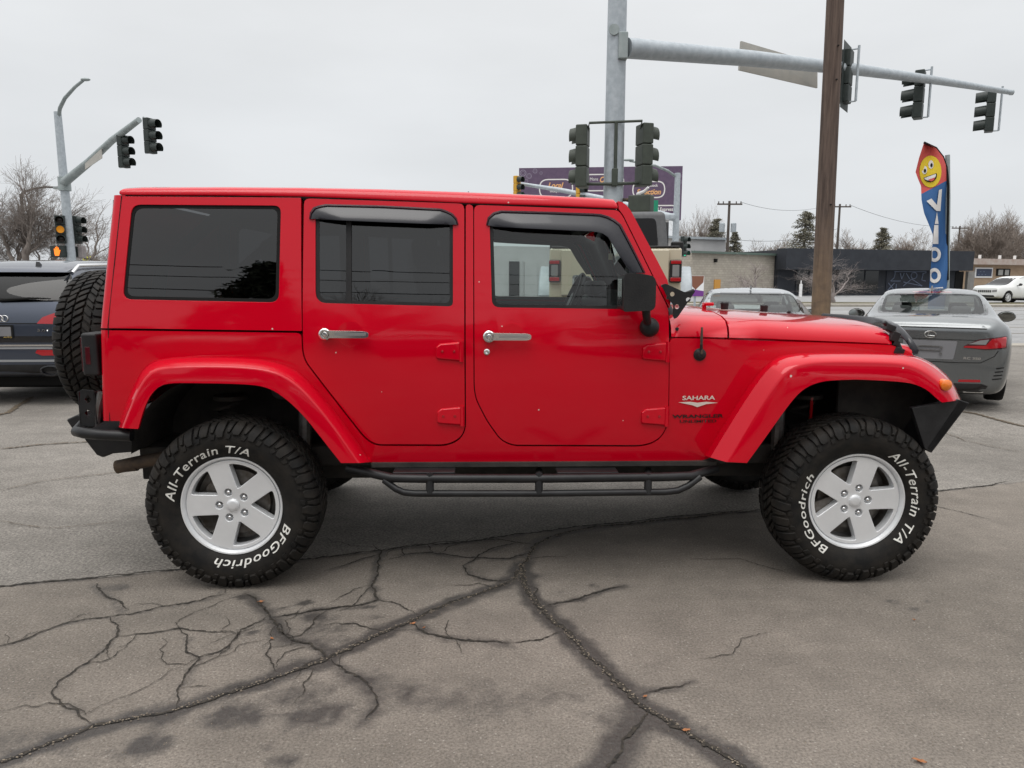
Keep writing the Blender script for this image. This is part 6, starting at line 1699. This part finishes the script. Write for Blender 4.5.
def mirrors(t, x, y, z, m, cap='black_gloss'):
    for s in (-1, 1):
        bm = bmesh.new(); r = bmesh.ops.create_uvsphere(bm, u_segments=16, v_segments=10, radius=.5, matrix=Matrix.Translation((x, s * (y + .14), z)) @ Matrix.Diagonal((.16, .25, .165, 1)))
        for v in bm.verts:
            if v.co.x < x - .02: v.co.x = x - .02
        box(bm, (x + .02, s * (y + .01), z - .07), (.06, .14, .04)); mm = mk('door_mirror', bm, MT[cap], t, smooth=50)
        bm = bmesh.new(); lathe(bm, [(-.001, .072), (-.003, .07)], 20, 'X', (0, 0, 0))
        for v in bm.verts: v.co = Vector((x - .022 + v.co.x, s * (y + .145) + v.co.y * 1.5, z + v.co.z * .95))
        mk('mirror_glass', bm, MT['carmirror'], mm, smooth=0)
MT['gap_glass'] = mat('privacy_glass', (.006, .006, .007), .08, spec=.3)
MT['carmirror'] = mat('mirror_glass', (.45, .47, .45), .05, 1)
MT['grey_paint'] = paint('dark_silver_paint', (.17, .18, .185), .05, flake=.75, rough=.27)
MT['silver_paint'] = paint('silver_paint', (.42, .44, .46), .05, flake=.7, rough=.28)
MT['navy_paint'] = paint('slate_paint', (.055, .066, .092), .05, flake=.6, rough=.3)
MT['white_car'] = paint('white_car_paint', (.74, .75, .74), .06)
MT['tan_paint'] = paint('sand_paint', (.50, .45, .34), .1)
MT['plate'] = noisy('plate_grey', (.20, .20, .21), (.17, .17, .18), 3, .5)
def text_on(t, bvh, s_, y0, y1, z0, z1, m, off=.004, frm=-5, **k):
    # lettering on a rear face, read from behind (image left = +y)
    bm = fit_text(s_, 0, 1, z0, z1, **k)
    for v in bm.verts:
        y = y0 + (y1 - y0) * v.co.x; z = v.co.y; h = bvh.ray_cast(Vector((frm, y, z)), Vector((1, 0, 0)))
        v.co = (h[0] if h[0] else Vector((0, y, z))) + Vector((-off, 0, 0))
    return mk('lettering', bm, MT[m], t, smooth=0)
# --- grey coupe
sed0 = [(-2.36, .66, .34, .80, .90, .55), (-2.345, .76, .28, .86, .955, .62), (-2.27, .86, .22, .95, 1.045, .66), (-2.1, .905, .19, .985, 1.075, .67), (-1.80, .92, .18, .985, 1.10, .65), (-1.35, .925, .18, .965, 1.25, .60), (-.75, .92, .18, .945, 1.37, .565), (-.1, .915, .18, .935, 1.395, .56), (.5, .915, .18, .935, 1.34, .57), (.95, .915, .18, .94, 1.16, .63), (1.25, .915, .18, .94, 1.02, .68), (1.8, .90, .18, .85, .93, .66), (2.2, .83, .2, .72, .80, .58), (2.33, .72, .24, .64, .70, .5), (2.37, .6, .3, .58, .63, .42)]
sed = [(x, W, zb - .05, zs * 1.045, zt * 1.05, wr + (.07 if -1.4 < x < 1 else .03)) for x, W, zb, zs, zt, wr in sed0]
rw = sym([(-.60, 1.105), (-.535, 1.325), (-.3, 1.335)]); rw = rounded([(-.61, 1.15), (.61, 1.15), (.58, 1.385), (-.58, 1.385)], [.05, .05, .08, .08], 4)
fw = rounded([(-.66, 1.07), (.66, 1.07), (.58, 1.39), (-.58, 1.39)], .06, 4)
sw = rounded([(-1.35, 1.05), (.78, 1.04), (.30, 1.36), (-.75, 1.39), (-1.2, 1.23)], [.05, .05, .06, .1, .08], 3)
def coupe(name, label, m, loc, rz, detail=True):
    t, bvh = car_base(name, label, MT[m], sed, (-1.42, 1.36), .335, [('x', rw, -3, -.9), ('x', fw, .35, 3), ('y', sw, -2, 2)], loc, rz)
    conform(bvh, [(y * 1.03, z + (z - 1.26) * .05) for y, z in rw], 'x', -5, -.002, 'carglass', 'rear_window', t, th=.001, fit=True)
    conform(bvh, [(y * 1.02, z) for y, z in fw], 'x', 5, -.008, 'carglass', 'windscreen', t, th=.001, fit=True)
    for s in (-1, 1): conform(bvh, [(x, z) for x, z in sw], 'y', s * 3, -.008, 'carglass', 'side_window', t, th=.001, fit=True)
    conform(bvh, [(y * 1.06, 1.265 + (z - 1.265) * 1.10) for y, z in rw], 'x', -5, .002, 'black_gloss', 'window_seal', t, holes=[[(y * .985, 1.265 + (z - 1.265) * .97) for y, z in rw]], th=.01)
    cabin(t, -.05, -1.0, 1.0, .98)
    bm = bmesh.new(); box(bm, (.62, 0, .92), (.35, 1.3, .12)); mk('dashboard', bm, MT['trim'], t, bevel=.04)
    bm = bmesh.new(); box(bm, (-1.5, 0, 1.0), (.7, 1.1, .04)); mk('parcel_shelf', bm, MT['trim'], t)
    mirrors(t, .52, .90, 1.03, m)
    bm = bmesh.new(); prism(bm, [(-.83, 1.44), (-.70, 1.44), (-.80, 1.50)], 'y', -.012, .012); mk('roof_antenna', bm, MT['black_gloss'], t, bevel=.004)
    return t, bvh
phi = math.atan((929 - 512) / FPX); Yr = 9.3; rear = P(929, 350, Yr); hx = Vector((math.sin(phi * .97), math.cos(phi * .97), 0)); c = Vector((rear.x, rear.y, 0)) + hx * 2.36; c.z = -DROP + .04
lex, bv = coupe('coupe', 'dark silver coupe seen from behind at the right edge, with red tail lights', 'grey_paint', c, math.atan2(hx.y, hx.x))
MT['panel_gap'] = MT['gap']
pl_ = [(-.27, .60), (.27, .60), (.30, .83), (-.30, .83)]
conform(bv, rounded(pl_, .02, 3), 'x', -5, .003, 'plate', 'plate_recess', lex)
for s in (-1, 1):
    tl = [(s * .37, .755), (s * .37, .775), (s * .52, .86), (s * .80, .91), (s * .83, .90), (s * .825, .76), (s * .60, .735)]
    conform(bv, tl if s > 0 else tl[::-1], 'x', -5, .006, 'lens_dark', 'tail_light', lex)
    rd_ = [(s * .37, .757), (s * .38, .775), (s * .60, .79), (s * .66, .87), (s * .80, .90), (s * .815, .89), (s * .81, .775), (s * .60, .748)]
    conform(bv, rd_, 'x', -5, .010, MT['lens_red'], 'red_lens', lex)
    cl = [(s * .42, .80), (s * .54, .852), (s * .63, .865), (s * .60, .80)]
    conform(bv, cl, 'x', -5, .012, 'lens_clear', 'clear_lens', lex)
    conform(bv, [(s * .34, .325), (s * .58, .335), (s * .575, .365), (s * .35, .355)], 'x', -5, .004, 'lens_red', 'reflector', lex)
    bm = bmesh.new(); pe = rounded([(s * .40, .185), (s * .63, .195), (s * .61, .265), (s * .42, .255)], .025, 4)
    prism(bm, pe, 'x', -2.30, -2.10); mk('exhaust_tip', bm, MT['chrome'], lex, bevel=.01)
    bm = bmesh.new(); cx_ = s * .515; prism(bm, [(cx_ + (y - cx_) * .75, .225 + (z - .225) * .7) for y, z in pe], 'x', -2.304, -2.28); mk('exhaust_opening', bm, MT['gap'], lex)
    for k in range(4): conform(bv, [(s * (.70 + .01 * k), .37 + k * .045), (s * (.80 + .005 * k), .38 + k * .045), (s * (.80 + .005 * k), .395 + k * .045), (s * (.70 + .01 * k), .385 + k * .045)], 'x', -5, .004, 'gap', 'vent_slot', lex, step=.05)
    # boot lid shut lines
    ln_ = [(s * .31, .565), (s * .56, .575), (s * .70, .66), (s * .735, .73)]
    for a, b in zip(ln_, ln_[1:]):
        nx_, nz_ = -(b[1] - a[1]), b[0] - a[0]; l = math.hypot(nx_, nz_); nx_, nz_ = nx_ / l * .004, nz_ / l * .004
        conform(bv, [(a[0] - nx_, a[1] - nz_), (b[0] - nx_, b[1] - nz_), (b[0] + nx_, b[1] + nz_), (a[0] + nx_, a[1] + nz_)], 'x', -5, .003, 'gap', 'shut_line', lex, step=.05, th=.004)
conform(bv, [(-.31, .560), (.31, .560), (.31, .569), (-.31, .569)], 'x', -5, .003, 'gap', 'shut_line', lex)
conform(bv, sym([(-.62, .20), (-.66, .29), (-.60, .315), (-.3, .305)]), 'x', -5, .004, 'black_gloss', 'diffuser', lex)
conform(bv, [(-.56, 1.03), (.56, 1.03), (.60, 1.0), (-.60, 1.0)], 'x', -5, .028, 'grey_paint', 'spoiler_lip', lex, th=.05)
conform(bv, [(-.50, .845), (.50, .845), (.50, .852), (-.50, .852)], 'x', -5, .003, 'gap', 'trim_line', lex)
conform(bv, [(-.24, 1.405), (.24, 1.405), (.24, 1.42), (-.24, 1.42)], 'x', -5, .004, 'lens_red', 'brake_light', lex)
bm = bmesh.new(); h = bv.ray_cast(Vector((-5, 0, .905)), Vector((1, 0, 0)))[0]
pts = [Vector((h.x - .012, .062 * math.cos(k * PI / 12), .905 + .043 * math.sin(k * PI / 12))) for k in range(25)]; tube(bm, pts, .0065, 6, cap=False)
tube(bm, [(h.x - .012, .015, .94), (h.x - .012, .03, .89), (h.x - .012, -.045, .885)], .007, 6); mk('emblem', bm, MT['chrome'], lex)
text_on(lex, bv, 'RC 350', -.38, -.56, .61, .64, 'chrome', offset=.01); text_on(lex, bv, 'LEXUS', -.16, -.34, .61, .635, 'chrome', offset=.01) if False else None
bm = bmesh.new()
for y in (-.13, .13):
    for z in (.67, .75): lathe(bm, [(h.x - .0, .014), (h.x - .03, .014)], 8, 'X', (0, y, z))
box(bm, (h.x - .008, 0, .71), (.02, .26, .012)); box(bm, (h.x - .008, 0, .76), (.02, .22, .012)); mk('plate_bolts', bm, MT['steel'], lex)
# --- silver saloon behind the bonnet
Yr = 9.7; rear = P(757, 330, Yr); an_ = R(14); hx = Vector((math.sin(an_), math.cos(an_), 0)); c = Vector((rear.x, rear.y, 0)) + hx * 2.36; c.z = -DROP + .03
sil, bv2 = coupe('saloon', 'pale silver car whose roof and rear window show above the red bonnet', 'silver_paint', c, math.atan2(hx.y, hx.x))
for s in (-1, 1): conform(bv2, [(s * .50, .74), (s * .56, .88), (s * .82, .90), (s * .82, .76)], 'x', -5, .006, 'lens_red', 'tail_light', sil)
conform(bv2, [(-.27, .60), (.27, .60), (.27, .76), (-.27, .76)], 'x', -5, .003, 'plate', 'plate_recess', sil)
# --- slate wagon at the left edge
suv = [(-2.32, .74, .42, .84, .90, .62), (-2.305, .84, .37, .92, 1.0, .72), (-2.25, .915, .33, 1.02, 1.13, .78), (-2.12, .94, .30, 1.07, 1.38, .74), (-1.93, .945, .29, 1.07, 1.575, .69), (-1.6, .95, .28, 1.06, 1.635, .66), (-.8, .95, .27, 1.04, 1.66, .65), (0, .95, .27, 1.03, 1.655, .65), (.5, .95, .27, 1.03, 1.58, .66), (.95, .95, .27, 1.03, 1.32, .72), (1.3, .945, .27, 1.02, 1.12, .76), (1.8, .94, .28, 1.0, 1.09, .80), (2.15, .93, .3, .98, 1.06, .80), (2.29, .88, .36, .90, .99, .74), (2.33, .80, .4, .78, .88, .66)]
rwS = rounded([(-.74, 1.17), (.74, 1.17), (.67, 1.50), (-.67, 1.50)], [.05, .05, .10, .10], 4); swS = rounded([(-1.85, 1.12), (.80, 1.07), (.42, 1.50), (-1.70, 1.54)], [.06, .05, .08, .1], 3); fwS = rounded([(-.72, 1.10), (.72, 1.10), (.62, 1.54), (-.62, 1.54)], .06, 4)
def suvcar(name, label, m, loc, rz, glass_r='tint_car'):
    t, bvh = car_base(name, label, MT[m], suv, (-1.40, 1.42), .37, [('x', rwS, -3, -1.7), ('x', fwS, .3, 3), ('y', swS, -2, 2)], loc, rz)
    conform(bvh, [(y * 1.02, z) for y, z in rwS], 'x', -5, -.002, glass_r, 'rear_window', t, th=.001, fit=True); conform(bvh, fwS, 'x', 5, -.008 if glass_r == 'tint_car' else .004, 'carglass' if glass_r == 'tint_car' else 'gap_glass', 'windscreen', t, th=.001, fit=glass_r == 'tint_car')
    for s in (-1, 1):
        conform(bvh, swS, 'y', s * 3, -.008, glass_r, 'side_window', t, th=.001, fit=True)
        for x in (-1.12, -.28): conform(bvh, [(x - .03, 1.08), (x + .03, 1.08), (x + .03, 1.54), (x - .03, 1.54)], 'y', s * 3, .0, 'gap', 'door_pillar', t, th=.02)
        bm = bmesh.new(); L = [bvh.ray_cast(Vector((x, s * .66, 3)), Vector((0, 0, -1)))[0] + Vector((0, 0, dz)) for x, dz in ((-1.95, .01), (-1.8, .055), (-1.0, .06), (-.2, .055), (.2, .01))]; tube(bm, L, .02, 8); mk('roof_rail', bm, MT['chrome'], t, smooth=60)
    cabin(t, .1, -.8, 1.15, 1.15, .38); bm = bmesh.new(); box(bm, (.75, 0, 1.0), (.35, 1.4, .14)); mk('dashboard', bm, MT['trim'], t, bevel=.04)
    mirrors(t, .62, .93, 1.14, m); return t, bvh
Yr = 8.25; rear = P(-1, 340, Yr); an_ = R(-4); hx = Vector((math.sin(an_), math.cos(an_), 0)); c = Vector((rear.x, rear.y, 0)) + hx * 2.32
aud, bv3 = suvcar('estate_car', 'slate blue wagon seen from behind at the left edge with silver roof rails', 'navy_paint', c, math.atan2(hx.y, hx.x))
conform(bv3, [(-.66, 1.50), (.66, 1.50), (.68, 1.56), (-.68, 1.56)], 'x', -5, .05, 'navy_paint', 'roof_spoiler', aud, th=.10)
bm = bmesh.new(); hh = bv3.ray_cast(Vector((-5, -.1, 1.19)), Vector((1, 0, 0)))[0]; tube(bm, [hh + Vector((-.02, .1, 0)), hh + Vector((-.03, -.25, .02)), hh + Vector((-.02, -.45, .015))], [.02, .012, .006], 6); mk('rear_wiper', bm, MT['gap'], aud)
for s in (-1, 1):
    tl = [(s * .42, .93), (s * .48, 1.0), (s * .60, 1.045), (s * .88, 1.06), (s * .90, .94), (s * .60, .925)]
    conform(bv3, tl, 'x', -5, .008, MT['lens_red'], 'tail_light', aud)
    conform(bv3, [(s * .38, .60), (s * .40, .635), (s * .78, .635), (s * .80, .575), (s * .45, .57)], 'x', -5, .008, 'lens_red', 'reflector', aud)
    bm = bmesh.new(); pts = [(-2.33, s * (.53 + .105 * math.cos(k * PI / 12)), .40 + .052 * math.sin(k * PI / 12)) for k in range(25)]; tube(bm, pts, .014, 6, cap=False); pe = [(p[1], p[2]) for p in pts[:-1]]; prism(bm, pe, 'x', -2.31, -2.2); mk('exhaust_tip', bm, MT['black_gloss'], aud)
for z0, z1, m_ in ((.72, .79, 'black_gloss'), (.675, .695, 'chrome'), (.645, .665, 'silver_paint'), (.50, .525, 'silver_paint'), (.34, .47, 'black_plastic')):
    conform(bv3, [(-.84, z0), (.84, z0), (.84, z1), (-.84, z1)], 'x', -5, .005, m_, 'bumper_trim', aud, th=.012)
conform(bv3, [(-.42, .925), (.42, .925), (.42, .935), (-.42, .935)], 'x', -5, .003, 'gap', 'shut_line', aud)
conform(bv3, rounded([(-.165, .765), (.165, .765), (.165, .915), (-.165, .915)], .01, 2), 'x', -5, .014, 'gap', 'licence_plate', aud, th=.012)
conform(bv3, rounded([(-.145, .79), (.145, .79), (.145, .895), (-.145, .895)], .01, 2), 'x', -5, .017, 'plate', 'plate_face', aud, th=.002)
MT['gold'] = mat('gold_print', (.55, .38, .10), .4); text_on(aud, bv3, 'AUTO', -.06, -.15, .772, .787, 'gold', off=.018, offset=.01)
text_on(aud, bv3, '3.0T', -.42, -.55, .84, .87, 'chrome', offset=.02)
h = bv3.ray_cast(Vector((-5, 0, 1.0)), Vector((1, 0, 0)))[0]
for k in (-1.5, -.5, .5, 1.5):
    bm = bmesh.new(); tube(bm, [Vector((h.x - .012, k * .052 + .034 * math.cos(q * PI / 10), .985 + .034 * math.sin(q * PI / 10))) for q in range(21)], .005, 6, cap=False); mk('emblem_ring', bm, MT['chrome'], aud)
bm = bmesh.new(); hh = bv3.ray_cast(Vector((-1.9, -.25, 3)), Vector((0, 0, -1)))[0]; prism(bm, [(hh.x, hh.z - .01), (hh.x + .12, hh.z - .01), (hh.x + .02, hh.z + .06)], 'y', -.27, -.23); mk('roof_antenna', bm, MT['black_gloss'], aud)
# --- white off-roader across the street
fr = P(985, 300, 48.5); f2 = Vector((-.93, -.36, 0)).normalized(); c = Vector((fr.x, fr.y, 0)) - f2 * 2.3; c.z = -DROP + .10
wht, bv4 = suvcar('suv', 'white sport utility vehicle parked across the street at the right border', 'white_car', c, math.atan2(f2.y, f2.x), 'black_gloss')
wht.scale = (1.04, 1.02, 1.06)
for k in range(-3, 4): conform(bv4, [(k * .13 - .045, .66), (k * .13 + .045, .66), (k * .13 + .045, .80), (k * .13 - .045, .80)], 'x', 5, .01, 'gap', 'grille_slot', wht)
for s in (-1, 1):
    conform(bv4, [(s * .50, .68), (s * .50, .80), (s * .80, .84), (s * .80, .70)], 'x', 5, .01, 'lens_clear', 'headlight', wht)
conform(bv4, [(-.70, .34), (.70, .34), (.62, .50), (-.62, .50)], 'x', 5, .01, 'black_plastic', 'lower_grille', wht)

# --- sand pickup with grey hardtop
PT = thing('pickup_truck', 'raised sand coloured pickup with dark grey hardtop behind the red car windscreen', 'pickup truck')
Yg = 9.0; an_ = R(8); hx = Vector((math.sin(an_), math.cos(an_), 0)); rc = P(614.5, 270, Yg); PT.location = (rc.x, rc.y, -.06); PT.rotation_euler.z = math.atan2(hx.y, hx.x)
def pbox(nm, x0, x1, y0, y1, z0, z1, m, parent=PT, bevel=.03): bm = bmesh.new(); box(bm, ((x0 + x1) / 2, (y0 + y1) / 2, (z0 + z1) / 2), (x1 - x0, y1 - y0, z1 - z0)); return mk(nm, bm, MT[m], parent, bevel=bevel, seg=3)
bed = pbox('bed', 0.02, 1.65, -.79, .79, 1.25, 1.87, 'tan_paint'); pbox('bed_floor', .12, 1.55, -.70, .70, 1.72, 1.875, 'gap', bed, 0); pbox('tonneau', .02, 1.64, -.76, .76, 1.872, 1.895, 'black_plastic', bed, .01)
tg = pbox('tailgate', -.02, .03, -.64, .64, 1.30, 1.85, 'tan_paint', bevel=.015)
bm = fit_text('JEEP', 0, 1, 1.56, 1.70, offset=.02)
for v in bm.verts: v.co = Vector((-.024, .24 - .48 * v.co.x, v.co.y))
mk('lettering', bm, MT['plate'], tg, smooth=0)
pbox('tailgate_handle', -.035, .0, -.12, .12, 1.74, 1.79, 'gap', tg, .008)
for s in (-1, 1):
    tl_ = pbox('tail_light', -.03, .10, s * .72 - .07, s * .72 + .07, 1.46, 1.73, 'black_plastic', bevel=.02)
    pbox('red_lens', -.045, 0, s * .72 - .06, s * .72 + .06, 1.68, 1.72, 'lens_red', tl_, .005); pbox('red_lens', -.045, 0, s * .72 - .06, s * .72 + .06, 1.475, 1.52, 'lens_red', tl_, .005); pbox('clear_lens', -.038, 0, s * .72 - .04, s * .72 + .04, 1.53, 1.67, 'lens_clear', tl_, .005)
    bm = bmesh.new(); prism(bm, [(.25, 1.28), (.35, 1.52), (.55, 1.66), (1.15, 1.66), (1.38, 1.50), (1.48, 1.28), (1.38, 1.28), (1.25, 1.45), (1.1, 1.56), (.62, 1.56), (.45, 1.45), (.35, 1.28)], 'y', s * .78, s * .95); mk('wheel_flare', bm, MT['silver_grey'] if 'silver_grey' in MT else MT['galv'], PT, bevel=.02)
    for x in (.86, 4.3):
        bm = bmesh.new(); lathe(bm, [(-.16, .32), (-.17, .45), (-.13, .55), (.13, .55), (.17, .45), (.16, .32)], 36, 'Y')
        for f in [f for f in bm.faces if len(f.verts) > 8]: bm.faces.remove(f)
        wl = mk('wheel', bm, MT['tread'], PT, smooth=40); wl.location = (x, s * .78, .55); bm = bmesh.new(); lathe(bm, [(s * .12, .325), (s * .10, .2), (s * .13, .08), (s * .13, .0001)], 24, 'Y'); mk('rim', bm, MT['alloy'], wl)
cab = pbox('cab', 1.70, 3.55, -.79, .79, 1.25, 1.86, 'tan_paint'); pbox('bonnet', 3.5, 4.9, -.70, .70, 1.35, 1.84, 'tan_paint'); pbox('front_bumper', 4.9, 5.1, -.8, .8, 1.0, 1.25, 'bumper')
MT['hardtop'] = noisy('dark_grey_hardtop', (.085, .088, .092), (.11, .112, .115), 20, .6)
bm = bmesh.new()
hs_ = [(1.78, -.75, 1.86), (1.78, .75, 1.86), (1.90, .69, 2.46), (1.90, -.69, 2.46)]
hf = [(3.60, -.75, 1.86), (3.60, .75, 1.86), (3.10, .69, 2.47), (3.10, -.69, 2.47)]
a = [bm.verts.new(v) for v in hs_]; b = [bm.verts.new(v) for v in hf]
for k in range(4): bm.faces.new((a[k], a[(k + 1) % 4], b[(k + 1) % 4], b[k]))
bm.faces.new(a[::-1]); bm.faces.new(b); mk('hardtop', bm, MT['hardtop'], PT, bevel=.07, seg=4)
bm = bmesh.new(); o_ = rounded([(-.60, 1.95), (.60, 1.95), (.56, 2.36), (-.56, 2.36)], .07, 4); prism(bm, o_, 'x', 0, .03)
for v in bm.verts: v.co.x += 1.765 + (v.co.z - 1.86) * .2
mk('rear_window', bm, MT['gap_glass'], PT)
for s in (-1, 1):
    bm = bmesh.new(); prism(bm, rounded([(2.0, 1.95), (3.35, 1.95), (3.0, 2.36), (2.05, 2.36)], .06, 3), 'y', s * .70, s * .755); mk('side_window', bm, MT['black_gloss'], PT); pbox('door_mirror', 3.25, 3.4, s * .98 - .1, s * .98 + .1, 1.88, 2.1, 'black_plastic')
pbox('rear_bumper', -.22, .05, -.75, .75, .98, 1.14, 'bumper'); pbox('reflector', -.23, -.2, -.5, -.36, 1.04, 1.08, 'lens_red', bevel=0)
pbox('chassis_frame', .0, 4.9, -.45, .45, .8, 1.25, 'under')
# --- cars parked behind the photographer (mirrored low in the doors)
for i, (x, y, m_, lb) in enumerate(((-7.3, -5.8, 'navy_paint', 'dark saloon parked behind the photographer on the left'), (5.9, -6.4, 'white_car', 'white saloon parked behind the photographer on the right'))):
    coupe('saloon', lb, m_, (x, y, 0), R(90 + 12 * (1 - 2 * i)))
for src, x, y, a_, lb in ((aud, -10.5, -5.2, 84, 'slate wagon parked behind the photographer, leftmost of the row'), (lex, -4.0, -6.0, 88, 'dark coupe parked behind the photographer, left of the tripod spot'), (aud, -1.0, -6.3, 91, 'slate wagon parked right behind the photographer'), (lex, 2.2, -6.0, 93, 'dark coupe parked behind the photographer, just right of the wagon'), (aud, 9.8, -6.4, 97, 'slate wagon parked behind the photographer, rightmost of the row')):
    c_ = copy_tree(src); c_.location = (x, y, 0); c_.rotation_euler = (0, 0, R(a_)); tag(c_, lb, 'car', 'cars parked behind the photographer')
# clean out unused data
for o in list(bpy.data.objects):
    if o.name.startswith(('cut', 't.')): bpy.data.objects.remove(o)
